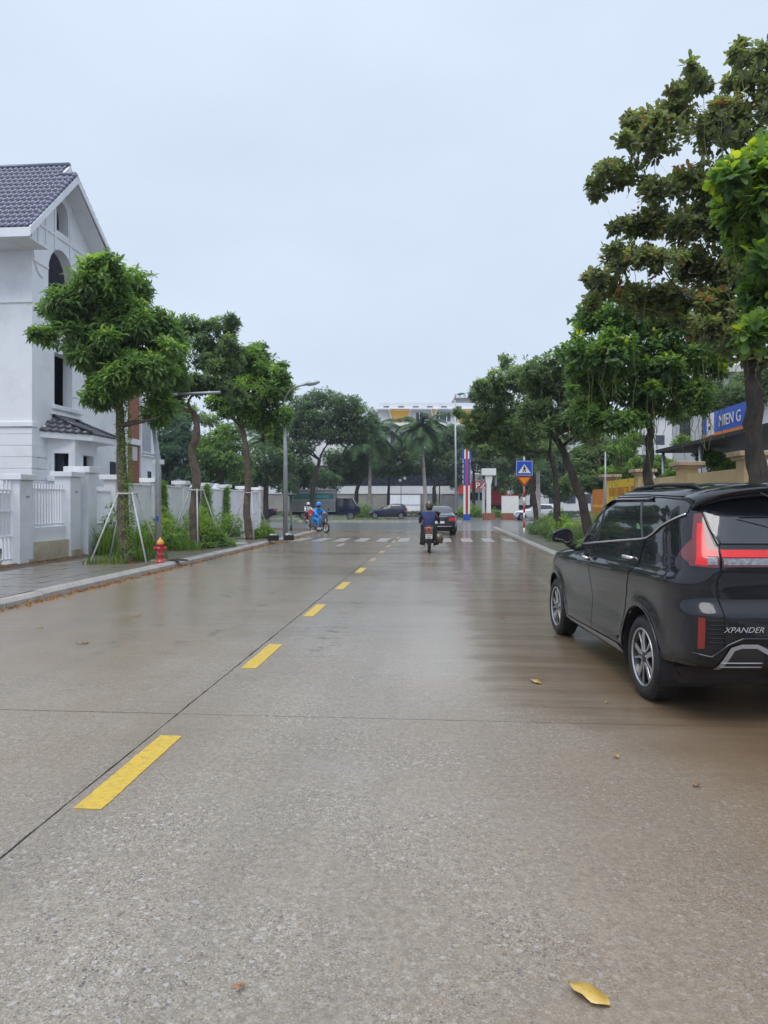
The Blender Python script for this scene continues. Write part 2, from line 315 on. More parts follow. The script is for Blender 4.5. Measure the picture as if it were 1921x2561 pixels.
M['yellowwall'] = mat('yellow_facade', (.72, .42, .05), .7, var=.08, vs=.3)
M['boxgrey'] = mat('cargo_grey', (.19, .20, .20), .5, var=.15, vs=1.5)
M['boxgreen'] = mat('cargo_green', (.03, .14, .11), .5, var=.3, vs=3)
M['teal'] = mat('teal_panel', (.05, .25, .27), .4, var=.1)
M['banner'] = mat('yellow_banner', (.80, .52, .02), .5, var=.05)
M['bannerorange'] = mat('orange_banner', (.72, .22, .02), .5, var=.1)
M['purple'] = mat('red_purple_paint', (.45, .05, .09), .5, var=.1)
M['rawblue'] = mat('royal_blue_paint', (.02, .08, .42), .45, var=.1)

# ------------------------------------------------------------ mesh helpers
def tag(o, label=None, cat=None, group=None, kind=None):
    if label: o['label'] = label
    if cat: o['category'] = cat
    if group: o['group'] = group
    if kind: o['kind'] = kind
    return o
def thing(name, label, cat, loc=(0, 0, 0), rz=0.0, group=None):
    o = bpy.data.objects.new(name, None); COL.objects.link(o); o.location = loc; o.rotation_euler = (0, 0, rz); o.empty_display_size = .2
    return tag(o, label, cat, group)
def link(name, me, parent=None, loc=None):
    o = bpy.data.objects.new(name, me); COL.objects.link(o)
    if parent: o.parent = parent
    if loc is not None: o.location = loc
    return o
class MB:
    def __init__(s): s.v = []; s.f = []
    def add(s, vs, fs):
        b = len(s.v); s.v += [tuple(x) for x in vs]; s.f += [[b+i for i in q] for q in fs]; return s
    def box(s, x0, x1, y0, y1, z0, z1, M4=None):
        vs = [Vector((x, y, z)) for z in (z0, z1) for x, y in ((x0, y0), (x1, y0), (x1, y1), (x0, y1))]
        if M4: vs = [M4 @ q for q in vs]
        return s.add(vs, [(0, 3, 2, 1), (4, 5, 6, 7), (0, 1, 5, 4), (1, 2, 6, 5), (2, 3, 7, 6), (3, 0, 4, 7)])
    def tube(s, pts, rs, n=8, cap=True):
        pts = [Vector(p) for p in pts]
        if isinstance(rs, (int, float)): rs = [rs]*len(pts)
        ref = None; vs = []; fs = []
        for i, p in enumerate(pts):
            d = (pts[min(i+1, len(pts)-1)]-pts[max(i-1, 0)])
            d = d.normalized() if d.length > 1e-6 else Vector((0, 0, 1))
            if ref is None: ref = d.orthogonal().normalized()
            ref = (ref-d*ref.dot(d)); ref = ref.normalized() if ref.length > 1e-5 else d.orthogonal().normalized()
            b = d.cross(ref)
            for k in range(n):
                a = 2*PI*k/n; vs.append(p+(ref*math.cos(a)+b*math.sin(a))*rs[i])
        for i in range(len(pts)-1):
            for k in range(n):
                k2 = (k+1) % n; fs.append((i*n+k, i*n+k2, (i+1)*n+k2, (i+1)*n+k))
        if cap: fs += [tuple(reversed(range(n))), tuple(range((len(pts)-1)*n, len(pts)*n))]
        return s.add(vs, fs)
    def lathe(s, prof, n=24, M4=None):
        vs = []; fs = []
        for r, z in prof:
            for k in range(n):
                a = 2*PI*k/n; q = Vector((r*math.cos(a), r*math.sin(a), z)); vs.append(M4 @ q if M4 else q)
        for i in range(len(prof)-1):
            for k in range(n):
                k2 = (k+1) % n; fs.append((i*n+k, i*n+k2, (i+1)*n+k2, (i+1)*n+k))
        return s.add(vs, fs)
    def prism(s, poly, fn, d0, d1):
        """poly: 2-D loop; fn(a,b,d)->3-D; between depths d0 and d1"""
        n = len(poly); vs = [fn(a, b, d0) for a, b in poly]+[fn(a, b, d1) for a, b in poly]
        tri = tessellate_polygon([[Vector((a, b, 0)) for a, b in poly]])
        fs = [tuple(t) for t in tri]+[tuple(n+i for i in reversed(t)) for t in tri]
        fs += [(i, (i+1) % n, n+(i+1) % n, n+i) for i in range(n)]
        return s.add(vs, fs)
    def holed(s, outer, holes, fn, d0, d1):
        loops = [outer]+holes; flat = [p for q in loops for p in q]; n = len(flat)
        tri = tessellate_polygon([[Vector((a, b, 0)) for a, b in q] for q in loops])
        vs = [fn(a, b, d0) for a, b in flat]+[fn(a, b, d1) for a, b in flat]
        fs = [tuple(t) for t in tri]+[tuple(n+i for i in reversed(t)) for t in tri]; b = 0
        for q in loops:
            m = len(q); fs += [(b+i, b+(i+1) % m, n+b+(i+1) % m, n+b+i) for i in range(m)]; b += m
        return s.add(vs, fs)
    def mesh(s, name, m, smooth=False, fix=True):
        me = bpy.data.meshes.new(name); me.from_pydata([tuple(v) for v in s.v], [], s.f); 
        if fix:
            bm = bmesh.new(); bm.from_mesh(me); bmesh.ops.recalc_face_normals(bm, faces=bm.faces); bm.to_mesh(me); bm.free()
        if m: me.materials.append(m)
        if smooth: me.polygons.foreach_set('use_smooth', [True]*len(me.polygons))
        return me
    def build(s, name, m, parent=None, smooth=False, bevel=0, loc=None):
        o = link(name, s.mesh(name, m, smooth), parent, loc)
        if bevel:
            b = o.modifiers.new('bevel', 'BEVEL'); b.width = bevel; b.segments = 2; b.limit_method = 'ANGLE'
        return o
def BX(*a): return MB().box(*a)
def rootat(name, label, cat, l, t, z=0, group=None): return thing(name, label, cat, W(l, t, z), -TH, group)
def text_part(txt, size, m, parent, loc, rot, shear=0, extrude=.004, name='lettering', sx=1.0):
    c = bpy.data.curves.new('txt', 'FONT'); c.body = txt; c.size = size; c.extrude = extrude; c.shear = shear; c.align_x = 'CENTER'; c.align_y = 'CENTER'; c.resolution_u = 4
    t = bpy.data.objects.new('txt', c); COL.objects.link(t); bpy.context.view_layer.update()
    me = bpy.data.meshes.new_from_object(t.evaluated_get(bpy.context.evaluated_depsgraph_get())); bpy.data.objects.remove(t)
    me.materials.clear(); me.materials.append(m); o = link(name, me, parent, loc); o.rotation_euler = rot; o.scale = (sx, 1, 1); return o

# ------------------------------------------------------------ vegetation
def leaf_template(kind):
    if kind == 'fine':
        v = [(0, 0, 0), (-.20, .5, .05), (0, 1, -.12), (.20, .5, .05)]; f = [(0, 3, 2), (0, 2, 1)]
    elif kind == 'long':
        v = [(0, 0, 0), (-.15, .4, .05), (-.11, .75, .0), (0, 1.05, -.22), (.11, .75, .0), (.15, .4, .05), (0, .4, 0), (0, .75, -.06)]
        f = [(0, 6, 1), (0, 5, 6), (1, 6, 7), (1, 7, 2), (5, 4, 7), (5, 7, 6), (2, 7, 3), (4, 3, 7)]
    else:
        v = [(0, 0, 0), (-.10, .25, .02), (-.24, .65, .06), (-.14, .93, .0), (0, 1.0, -.06), (.14, .93, .0), (.24, .65, .06), (.10, .25, .02), (0, .62, 0)]
        f = [(0, 8, 1), (0, 7, 8), (1, 8, 2), (7, 6, 8), (2, 8, 3), (6, 5, 8), (3, 8, 4), (5, 4, 8)]
    return np.array(v, float), np.array(f, int)
def unit(a): return a/np.maximum(np.linalg.norm(a, axis=1, keepdims=True), 1e-9)
def rosettes(tips, dirs, per, size, spread=(.5, 1.35), droop=.25, jit=.25, tint=None):
    """positions, frames of leaves fanned round every twig tip"""
    n = len(tips); idx = np.repeat(np.arange(n), per); d = unit(dirs)[idx]
    ref = np.where(np.abs(d[:, 2:3]) < .9, np.array([[0, 0, 1.]]), np.array([[1., 0, 0]])); a = unit(np.cross(d, ref)); b = np.cross(d, a)
    k = np.tile(np.arange(per), n); ph = k*2.399+np.repeat(RNG.uniform(0, 6.28, n), per)+RNG.normal(0, .2, n*per)
    el = RNG.uniform(*spread, n*per); y = d*np.cos(el)[:, None]+(a*np.cos(ph)[:, None]+b*np.sin(ph)[:, None])*np.sin(el)[:, None]
    y = unit(y+np.array([0, 0, -droop])+RNG.normal(0, .08, y.shape))
    nrm = unit(d*np.sin(el)[:, None]-0*y+np.array([0, 0, .5])+RNG.normal(0, .25, y.shape)); x = unit(np.cross(y, nrm)); z = np.cross(x, y)
    pos = tips[idx]-d*(size*jit*RNG.uniform(-.2, 1.2, n*per))[:, None]+RNG.normal(0, size*.15, (n*per, 3))
    sc = size*RNG.uniform(.6, 1.2, n*per)
    tn = np.repeat(RNG.uniform(0, 1, n), per)*.6+RNG.uniform(0, .4, n*per) if tint is None else np.repeat(tint, per)+RNG.normal(0, .10, n*per)
    return pos, x, y, z, sc, np.clip(tn, 0, 1)
def leaves_mesh(name, L6, kind, m, sel=None):
    pos, x, y, z, sc, tn = [q if sel is None else q[sel] for q in L6]
    tv, tf = leaf_template(kind); k = len(tv); n = len(pos)
    v = pos[:, None, :]+sc[:, None, None]*(tv[None, :, 0:1]*x[:, None]+tv[None, :, 1:2]*y[:, None]+tv[None, :, 2:3]*z[:, None])
    f = (tf[None]+(np.arange(n)*k)[:, None, None]).reshape(-1, 3)
    me = bpy.data.meshes.new(name); me.vertices.add(n*k); me.vertices.foreach_set('co', v.astype(np.float32).ravel())
    me.loops.add(len(f)*3); me.loops.foreach_set('vertex_index', f.astype(np.int32).ravel()); me.polygons.add(len(f))
    me.polygons.foreach_set('loop_start', np.arange(0, len(f)*3, 3, dtype=np.int32))
    me.polygons.foreach_set('use_smooth', np.ones(len(f), bool))
    a = me.attributes.new('tint', 'FLOAT', 'POINT'); a.data.foreach_set('value', np.repeat(tn, k).astype(np.float32))
    me.materials.append(m); me.update(calc_edges=True); return me
def leaf_parts(root, L6, sel, kind, m, base):
    """the leaves that show largest, each an object sharing mesh data"""
    tv, tf = leaf_template(kind); protos = []
    for i in range(8):
        one = (np.zeros((1, 3)), np.array([[1., 0, 0]]), np.array([[0, 1., 0]]), np.array([[0, 0, 1.]]), np.ones(1), np.array([i/7]))
        protos.append(leaves_mesh('leaf', one, kind, m))
    for i in sel:
        pos, x, y, z, sc, tn = [q[i] for q in L6]
        o = bpy.data.objects.new('leaf', protos[int(round(tn*7))]); COL.objects.link(o); o.parent = root
        R = Matrix((x, y, z)).transposed().to_4x4(); o.matrix_local = Matrix.Translation(Vector(pos)) @ R @ Matrix.Scale(float(sc), 4)
def bend(p0, p1, k=.15, n=6, up=0.0):
    p0, p1 = Vector(p0), Vector(p1); d = p1-p0; q = Vector((random.gauss(0, 1), random.gauss(0, 1), random.gauss(0, .6)))*k*d.length*.5
    return [p0+d*(i/n)+q*math.sin(PI*i/n)+Vector((0, 0, up*d.length*math.sin(PI*i/n))) for i in range(n+1)]
def tree(name, label, cat, base, trunk, r0, lobes, Y, dens, leafm, kind='fine', size=.14, per=7, bm='bark', group=None, forks=None, limb=.45, parts=0, dz=.8, tintf=None, twigs=6, droop=.25, shell=.33, gap=.0, extra=None, scat=.24):
    """base: world point; trunk: list of world points (first above base); lobes: (u, v, ru, rv[, dY]) measured on the photograph at distance Y"""
    base = Vector(base); root = thing(name, label, cat, base, 0, group)
    tp = [Vector((0, 0, -.05))]+[Vector(p)-base for p in trunk]
    # smooth the trunk
    fine = []
    for i in range(len(tp)-1):
        for k in range(4): 
            a = tp[max(i-1, 0)]; b = tp[i]; c = tp[i+1]; d = tp[min(i+2, len(tp)-1)]; s_ = k/4
            fine.append(.5*((2*b)+(c-a)*s_+(2*a-5*b+4*c-d)*s_**2+(3*b-a-3*c+d)*s_**3))
    fine.append(tp[-1]); nT = len(fine)
    fine = [p+Vector((random.gauss(0, 1), random.gauss(0, 1), 0))*r0*.10 for p in fine]
    rs = [r0*(1.35 if i == 0 else 1.12 if i == 1 else 1)*(1-.45*i/(nT-1))*random.uniform(.93, 1.07) for i in range(nT)]
    MB().tube(fine, rs, 12).build('trunk', M[bm], root, True)
    full = []
    for lo in lobes:                                   # every mass carries smaller sprays round its rim
        full.append((lo[0], lo[1], lo[2]*.80, lo[3]*.78, *(lo[4:] or (random.uniform(-.5, .5)*dz,))))
        for k in range(4 if min(lo[2], lo[3]) > 22 else 2):
            a_ = random.uniform(0, 2*PI); rr_ = random.uniform(.75, 1.05); f_ = random.uniform(.26, .46)
            full.append((lo[0]+lo[2]*rr_*math.cos(a_), lo[1]+lo[3]*rr_*math.sin(a_), lo[2]*f_, lo[3]*f_*1.1, full[-1][4]*.6+random.uniform(-.3, .3)*dz if k else random.uniform(-.5, .5)*dz))
    lobes = full
    T = []; tintl = []; br = MB(); D = []; top = fine[-1]; nodes_ = [(fine[int(nT*f)-1], rs[int(nT*f)-1], 0) for f in (.72, .8, .88, .95, 1)]
    for lo in sorted(lobes, key=lambda q: (at(q[0], q[1], Y)-base-top).length):
        u, v, ru, rv = lo[:4]; dY = lo[4] if len(lo) > 4 else random.uniform(-.5, .5)*dz
        c = at(u, v, Y+dY)-base; sc = (Y+dY)/F; R = Vector((ru*sc, .5*(ru+rv)*sc*1.0, rv*sc))
        cand = sorted(nodes_, key=lambda q: (q[0]-c).length+.35*q[2])[0]; st, rst, dep = cand
        end = c-Vector((0, 0, R.z*.25))
        if (c-st).length > .25:
            pts = bend(st, end, .22, 7); ra = min(rst*.72, r0*limb); re = ra*.55; br.tube(pts, [ra+(re-ra)*i/7 for i in range(8)], 6)
            for i in (3, 5, 7): nodes_.append((pts[i], ra+(re-ra)*i/7, dep+.6))
        else: re = rst*.5
        n = max(10, int(dens*(ru*rv+ru*ru)/2*3.1416/1000)); 
        q = RNG.normal(0, 1, (n, 3)); q = unit(q); r = RNG.uniform(0, 1, n)**shell; q2 = q*r[:, None]
        # break the outline: strong low-frequency lumps in each lobe
        ph = RNG.uniform(0, 6.28, 3); lump = 1+.22*np.sin(3.1*q[:, 0]+ph[0])*np.sin(2.7*q[:, 2]+ph[1])+.20*np.sin(5.3*q[:, 1]+ph[2])*np.sin(6*q[:, 2]+ph[0]); q2 *= lump[:, None]
        pts = np.array(c)+q2*np.array(R)
        keep = np.ones(n, bool)
        if gap:
            g = np.sin(pts[:, 0]*4.1/size*.14+ph[0])+np.sin(pts[:, 2]*4.7/size*.14+ph[1])+np.sin(pts[:, 1]*3.9/size*.14); keep = g > gap*3-2.2
        pts, q, r = pts[keep], q[keep], r[keep]
        k2 = int(len(pts)*scat)
        if k2:
            q3 = unit(RNG.normal(0, 1, (k2, 3))); p3 = np.array(c)+q3*np.array(R)*(.9+.45*RNG.uniform(0, 1, k2)**1.5)[:, None]; pts = np.concatenate([pts, p3]); q = np.concatenate([q, q3])
            for e in p3[:int(k2*.5)]: br.tube([c+(Vector(e)-c)*.6, Vector(e)], [.007, .003], 3, False)
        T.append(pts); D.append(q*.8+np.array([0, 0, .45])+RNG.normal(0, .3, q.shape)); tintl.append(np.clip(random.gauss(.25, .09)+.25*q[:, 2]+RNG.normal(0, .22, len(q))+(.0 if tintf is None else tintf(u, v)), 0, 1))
        for k in range(min(twigs, len(pts)) if (c-end).length >= 0 else 0):
            e = Vector(pts[RNG.integers(len(pts))]); ra = min(re*.6, .03); pp = bend(end if (k % 2) else c, e, .2, 4); br.tube(pp, [ra*(1-.8*i/4)+.004 for i in range(5)], 4, False)
    if br.v: br.build('limbs' if 0 else 'branch', M[bm], root, True)['kind'] = 'stuff'
    T = np.concatenate(T); D = np.concatenate(D); tl = np.concatenate(tintl)
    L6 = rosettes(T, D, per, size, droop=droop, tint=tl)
    idx = np.arange(len(L6[0]))
    if parts:
        wp = L6[0]+np.array(base); d = wp[:, 1]; uu = U0+F*wp[:, 0]/d; vv = V0-F*(wp[:, 2]-CH)/d
        inside = (uu > 5) & (uu < 1915) & (vv > 5); score = np.where(inside, L6[4]/d, 0)*(1+.6*(RNG.uniform(0, 1, len(d)))); order = np.argsort(-score)
        sel = order[:parts]; leaf_parts(root, L6, sel, kind, leafm, base); idx = np.setdiff1d(idx, sel)
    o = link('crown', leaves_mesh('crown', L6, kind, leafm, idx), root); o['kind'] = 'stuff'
    if extra: extra(root, base, T)
    return root
def shrub(name, label, cat, c, R, n, leafm, size=.1, per=6, kind='fine', group=None, stems=8, droop=.2, up=.6):
    """a low plant: c world centre at ground, R radii (x,y,z)"""
    root = thing(name, label, cat, c, 0, group); R = np.array(R)
    q = unit(RNG.normal(0, 1, (n, 3))); q[:, 2] = np.abs(q[:, 2]); r = RNG.uniform(0, 1, n)**.4
    ph = RNG.uniform(0, 6.28, 3); lump = 1+.22*np.sin(4*q[:, 0]+ph[0])*np.sin(4*q[:, 1]+ph[1])+.15*np.sin(7*q[:, 2]+ph[2])
    pts = q*r[:, None]*R*lump[:, None]+np.array([0, 0, .04])
    L6 = rosettes(pts, q+np.array([0, 0, up])+RNG.normal(0, .3, q.shape), per, size, droop=droop, tint=np.clip(.3+.3*q[:, 2]+RNG.normal(0, .2, n), 0, 1))
    o = link('foliage', leaves_mesh('foliage', L6, kind, leafm), root); o['kind'] = 'stuff'
    st = MB()
    for k in range(stems):
        e = Vector(pts[RNG.integers(n)]); st.tube(bend((e.x*.15, e.y*.15, -.03), e, .15, 4), [.012, .011, .009, .007, .004], 5, False)
    if stems: st.build('stem', M['bark'], root, True)['kind'] = 'stuff'
    return root
def blades_mesh(name, pos, h, m, wd_=.012, lean=.5, hang=0):
    n = len(pos); a = RNG.uniform(0, 6.28, n); hh = h*RNG.uniform(.5, 1.15, n); d = np.stack([np.cos(a), np.sin(a), np.zeros(n)], 1); s_ = np.stack([-np.sin(a), np.cos(a), np.zeros(n)], 1)
    ln = lean*RNG.uniform(.2, 1, n); V = []
    for i, t in enumerate((0, .4, .75, 1)):
        c = pos+d*(ln*hh*t**2)[:, None]+np.stack([np.zeros(n), np.zeros(n), hh*(t-(.35*ln)*t**3)], 1); w = wd_*(1-t)*(.6+t*1.5)+.0008
        V += [c-s_*w, c+s_*w]
    v = np.stack(V, 1).reshape(-1, 3); f = []
    base = np.arange(n)*8
    for i in range(3): f.append(np.stack([base+2*i, base+2*i+1, base+2*i+3, base+2*i+2], 1))
    f = np.concatenate(f); me = bpy.data.meshes.new(name); me.from_pydata(v.tolist(), [], f.tolist())
    at_ = me.attributes.new('tint', 'FLOAT', 'POINT'); at_.data.foreach_set('value', np.repeat(RNG.uniform(0, 1, n), 8).astype(np.float32))
    me.materials.append(m); return me
def clump(label, c, R, n, h, m=None, group=None, wd_=.012, lean=.6):
    a = RNG.uniform(0, 6.28, n); r = R*RNG.uniform(0, 1, n)**.6; pos = np.stack([np.cos(a)*r, np.sin(a)*r, np.zeros(n)-.01], 1)
    o = link('grass_clump', blades_mesh('grass_clump', pos, h, m or M['grass'], wd_, lean), None, c); return tag(o, label, 'grass clump', group)

exec_order = []
# ============================================================ SETTING
g = BX(-600, 600, -60, 1200, -.3, -.05).build('ground', M['ground']); tag(g, kind='structure')
a = bpy.data.objects.new('road', None); COL.objects.link(a); a.rotation_euler = (0, 0, -TH); tag(a, kind='structure')
LK, RK, SEAM = -6.40, 3.33, -1.93
cuts = [-8, -3.6, 1.0, 5.08, 9.9, 14.2, 18.1, 21.75, 26.2, 31.0, 36.0, 40.0]
for i in range(len(cuts)-1):
    t0, t1 = cuts[i], cuts[i+1]; gp = .035 if abs(t1-21.75) < .01 else .004; g0 = .035 if abs(t0-21.75) < .01 else .004
    if i in (3, 5, 7): gp = min(gp, .002) if abs(t1-21.75) > .01 else gp
    for l0, l1 in ((LK-.02, SEAM-.003), (SEAM+.003, RK+.02)):
        dz = random.uniform(-.001, .001)
        nj = max(2, int((t1-t0)/.12)); sl_ = []
        for k in range(nj+1):
            tt_ = t0+g0+(t1-gp-t0-g0)*k/nj; sl_.append(tt_)
        L0 = [(l0+(abs(random.gauss(0, .004)) if l0 > -2.5 else 0), q) for q in sl_]; L1 = [(l1-(abs(random.gauss(0, .004)) if l1 < -1 else 0), q) for q in reversed(sl_)]
        n0 = int((l1-l0)/.18); E0 = [(l0+(l1-l0)*k/n0, t0+g0+abs(random.gauss(0, .0015))) for k in range(n0-1, 0, -1)]; E1 = [(l0+(l1-l0)*k/n0, t1-gp-abs(random.gauss(0, .0015))) for k in range(1, n0)]
        poly = L0+E1+L1+E0; MB().prism(poly, lambda a_, b_, d_: (a_, b_, d_), -.045, dz).build('concrete_slab', M['road'], a)
o = BX(-70, 90, 40.0, 57.0, -.045, -.004).build('asphalt_surface', M['asphalt'], a)
o = BX(-90, 110, 59.0, 78.0, -.045, -.004).build('asphalt_surface', M['asphalt'], a)
o = BX(1.0, 60, 57.0, 59.0, -.045, -.004).build('asphalt_surface', M['asphalt'], a)
# kerbs
for side, l0, l1, t0, t1, nm in ((-1, LK-.22, LK-.02, -6, 36.5, 'kerb'), (1, RK+.02, RK+.24, -6, 43, 'kerb')):
    k = bpy.data.objects.new(nm, None); COL.objects.link(k); k.rotation_euler = (0, 0, -TH); tag(k, kind='structure')
    protos = []
    for q in range(4):
        mb = MB(); w = .20; 
        fn = lambda a_, b_, d_: (a_*side, d_, b_)
        mb.prism([(0, -.06), (w, -.06), (w, .13), (.07, .128), (0.012, .075)], fn, .006, .994 if q else .985); protos.append(mb.mesh('kerb_stone', M['kerb']))
    t = t0; i = 0
    while t < t1:
        o = link('kerb_stone', protos[i % 4], k, (side*0+ (LK-.02 if side < 0 else RK+.02), t, random.uniform(-.006, .006))); o.rotation_euler = (0, 0, random.uniform(-.006, .006)); t += 1.0; i += 1
# median across the junction
k = bpy.data.objects.new('median', None); COL.objects.link(k); k.rotation_euler = (0, 0, -TH); tag(k, kind='structure')
pm = BX(0, .99, 0, .22, -.05, .14).mesh('kerb_stone', M['kerb'])
for i in range(52): link('kerb_stone', pm, k, (-50+i, 57.0, 0))
BX(-50, 1.8, 57.23, 59.2, -.05, .12).build('paved_strip', M['asphalt'], k)
# pavements
pv = bpy.data.objects.new('pavement', None); COL.objects.link(pv); pv.rotation_euler = (0, 0, -TH); tag(pv, kind='structure')
BX(-10.3, LK-.23, -6, 40, -.05, .105).build('bedding', M['soil'], pv)
pp = [BX(.004, .496, .004, .496, -.03, .0).mesh('paving_slab', M['paver']) for _ in range(1)]
n_ = 0
for j in range(64):
    for i in range(5):
        t = 8.5+j*.5; l = LK-.24-.5*(i+1)
        if t < 36 and n_ < 290 and not (-8.3 < l+.25 < -7.1 and any(abs(t+.25-q) < .7 for q in (16.6, 21.9, 27.7))):
            n_ += 1; o = link('paving_slab', pp[0], pv, (l, t, .13+random.uniform(-.004, .004))); o.rotation_euler = (random.uniform(-.006, .006), random.uniform(-.006, .006), 0)
BX(LK-.24-2.5, LK-.24, -6, 8.49, .0, .128).build('paving_near', M['paver'], pv)
BX(-10.1, LK-.24-2.52, -6, 40, .0, .122).build('planting_soil', M['soil'], pv)
pv2 = bpy.data.objects.new('pavement', None); COL.objects.link(pv2); pv2.rotation_euler = (0, 0, -TH); tag(pv2, kind='structure')
BX(RK+.25, 6.1, -6, 43, -.05, .105).build('bedding', M['soil'], pv2)
p2 = BX(.003, .397, .003, .397, -.03, .0).mesh('paving_slab', M['paver'])
for j in range(74):
    for i in range(3):
        o = link('paving_slab', p2, pv2, (RK+.25+.4*i, 13.5+j*.4, .128+random.uniform(-.003, .003)))
BX(RK+.25, 5.0, -6, 13.49, .0, .126).build('paving_near', M['paver'], pv2)
far = bpy.data.objects.new('forecourt', None); COL.objects.link(far); tag(far, kind='structure')
BX(-90, 110, 81, 120, -.05, .10).build('paving', M['asphalt'], far)
BX(-90, 110, 80.75, 81, -.05, .14).build('kerb_line', M['kerb'], far)
# road paint
for i in range(10):
    t0 = 3.46+3.06*i; r_ = rootat('lane_dash', ['nearest yellow dash beside the concrete seam, cut at a slant', 'second yellow dash from the camera along the seam', 'third yellow lane dash along the seam', 'fourth yellow lane dash along the seam', 'fifth yellow lane dash, small in the middle distance', 'sixth yellow lane dash, just before the dark cross joint', 'seventh yellow lane dash, worn, behind the cross joint', 'faded yellow dash behind the scooter position, eighth along the seam', 'ninth, very faded yellow dash near the crossing', 'last faded yellow dash at the foot of the crossing'][i], 'road marking', -1.79, t0, 0, 'yellow lane dashes')
    nE = 40; g_ = lambda q: random.gauss(0, .0016)
    loop = [(-.075+g_(0), 1.13*k/nE) for k in range(nE+1)]+[(-.075+.15*k/8, 1.13+g_(0)) for k in range(1, 8)]+[(.075+g_(0), 1.13*(1-k/nE)) for k in range(nE+1)]+[(.075-.15*k/8, g_(0)) for k in range(1, 8)]
    mb = MB().prism(loop, lambda a_, b_, d_: (a_, b_, d_), .001, .0045)
    mb.build('paint', M['yellow' if i < 5 else 'yellow_worn'], r_)
ws = ['leftmost white crossing stripe, by the left kerb', 'second white crossing stripe from the left kerb', 'third white crossing stripe from the left', 'fourth white crossing stripe from the left', 'fifth white crossing stripe from the left', 'sixth white crossing stripe, left of the yellow dashes end', 'seventh white crossing stripe, just left of the scooter', 'white crossing stripe behind the scooter rider', 'white crossing stripe under the tail of the dark sedan', 'white crossing stripe right of the dark sedan', 'rightmost white crossing stripe by the right kerb']
for i in range(11):
    r_ = rootat('crossing_stripe', ws[i], 'road marking', -6.05+i*.88, 28.4, 0, 'white crossing stripes')
    BX(0, .45, 0, 2.7, .001, .005).build('paint', M['whiteline'], r_)
r_ = rootat('crossing_stripe', 'lone worn white stroke in front of the crossing on the left lane', 'road marking', -3.7, 25.2, 0, 'white crossing stripes')
BX(0, .18, 0, 1.6, .001, .005).build('paint', M['whiteline'], r_)

# ============================================================ HOUSE on the left
hs = rootat('white_house', 'tall white unfinished house with blue-grey tiled gable roof and a bay on the street side', 'house', 0, 0, 0)
HL, HT = -13.0, 21.56
def fs(t, z, d): return (HL+d, t, z)          # street face
def fc(l, z, d): return (l, HT-d, z)          # camera face
def archloop(a0, a1, z0, zs, n=10):
    c = (a0+a1)/2; r = (a1-a0)/2; return [(a0, z0), (a1, z0)]+[(c+r*math.cos(PI*i/n), zs+r*1.15*math.sin(PI*i/n)) for i in range(n+1)]
ap_t, ap_z = onL(-12.95, 173, 408); el_t, el_z = onL(-12.4, 75, 567)
ER_T, ER_Z = 28.2, 9.3
a0, _ = onL(HL, 121); a1, az = onL(HL, 186, 700); _, atop = onL(HL, 148, 623)
b0, bz0 = onL(HL, 140, 573); b1, _ = onL(HL, 171); _, bt = onL(HL, 155, 506)
c0, cz0 = onL(HL, 136, 1011); c1, _ = onL(HL, 181); _, cz1 = onL(HL, 136, 880)
gz = lambda t: min((el_z+(ap_z-el_z)*(t-el_t)/(ap_t-el_t) if t < ap_t else ap_z+(ER_Z-ap_z)*(t-ap_t)/(ER_T-ap_t))-.30, (ap_z-.74)+(ER_Z-ap_z+.74)*(t-ap_t+.4)/(ER_T-ap_t+.4)-.22)
rc = (a1-a0)/2
outer = [(HT, 3.2), (28.2, 3.2)]+[(28.2-(28.2-HT)*i/30, gz(28.2-(28.2-HT)*i/30)) for i in range(31)]
holes = [archloop(a0, a1, atop-rc*1.15-1.5, atop-rc*1.15), archloop(b0, b1, bz0, bt-(b1-b0)/2*1.15), [(c0, cz0), (c1, cz0), (c1, cz1), (c0, cz1)]]
MB().holed(outer, holes, fs, 0, -.35).build('wall', M['white'], hs)
MB().box(-20, HL-.36, HT+.002, HT+.3, 3.9, el_z-.25).build('wall', M['white'], hs); MB().box(HL-.359, HL-.351, HT+.002, HT+.3, 3.9, el_z-.25).build('wall', M['white'], hs)
MB().box(-14.3, -14.25, HT+.5, 28, 3.2, 9).build('interior', M['dark'], hs)
BX(-13.9, -13.8, b0-.3, b1+.6, bz0-.2, bt+.2).build('interior', M['dark'], hs)
MB().box(-20, HL-.0, 28.2, 28.5, .1, 8.9).build('wall', M['white'], hs)
# rusticated courses below the ledge
ledz = onL(HL, 85, 1060)[1]
nz_ = 0
z = .1
while z < ledz-.2:
    h = min(.37, ledz-.12-z)
    MB().box(-20, HL+.01, HT-.02, HT+.3, z, z+h-.018).build('wall_course', M['white'], hs, bevel=.006)
    if h > .1: MB().box(HL-.35, HL+.012, HT+.31, 22.42, z, z+h-.018).build('wall_course', M['white'], hs, bevel=.006)
    z += .37
MB().box(-20, HL-.02, HT+.0, HT+.29, .1, ledz-.1).build('wall_core', M['white'], hs)
MB().box(-20, HL+.06, HT-.07, HT+.3, ledz-.1, ledz+.05).build('string_course', M['white'], hs, bevel=.01)
MB().box(-20, HL+.04, HT-.045, HT, 8.02, 8.08).build('string_course', M['white'], hs)
sz = onL(HL, 85, 650)[1]
MB().box(HL, HL+.04, HT, a0-.02, sz-.03, sz+.03).build('string_course', M['white'], hs)
for (q0, q1, zz0, zz1) in ((c0-.15, c1+.6, cz0-.16, cz0-.02), (c0-.2, c1+.65, cz0-.36, cz0-.28)):
    BX(HL+.002, HL+.12, q0, q1, zz0, zz1).build('window_sill', M['white'], hs, bevel=.01)
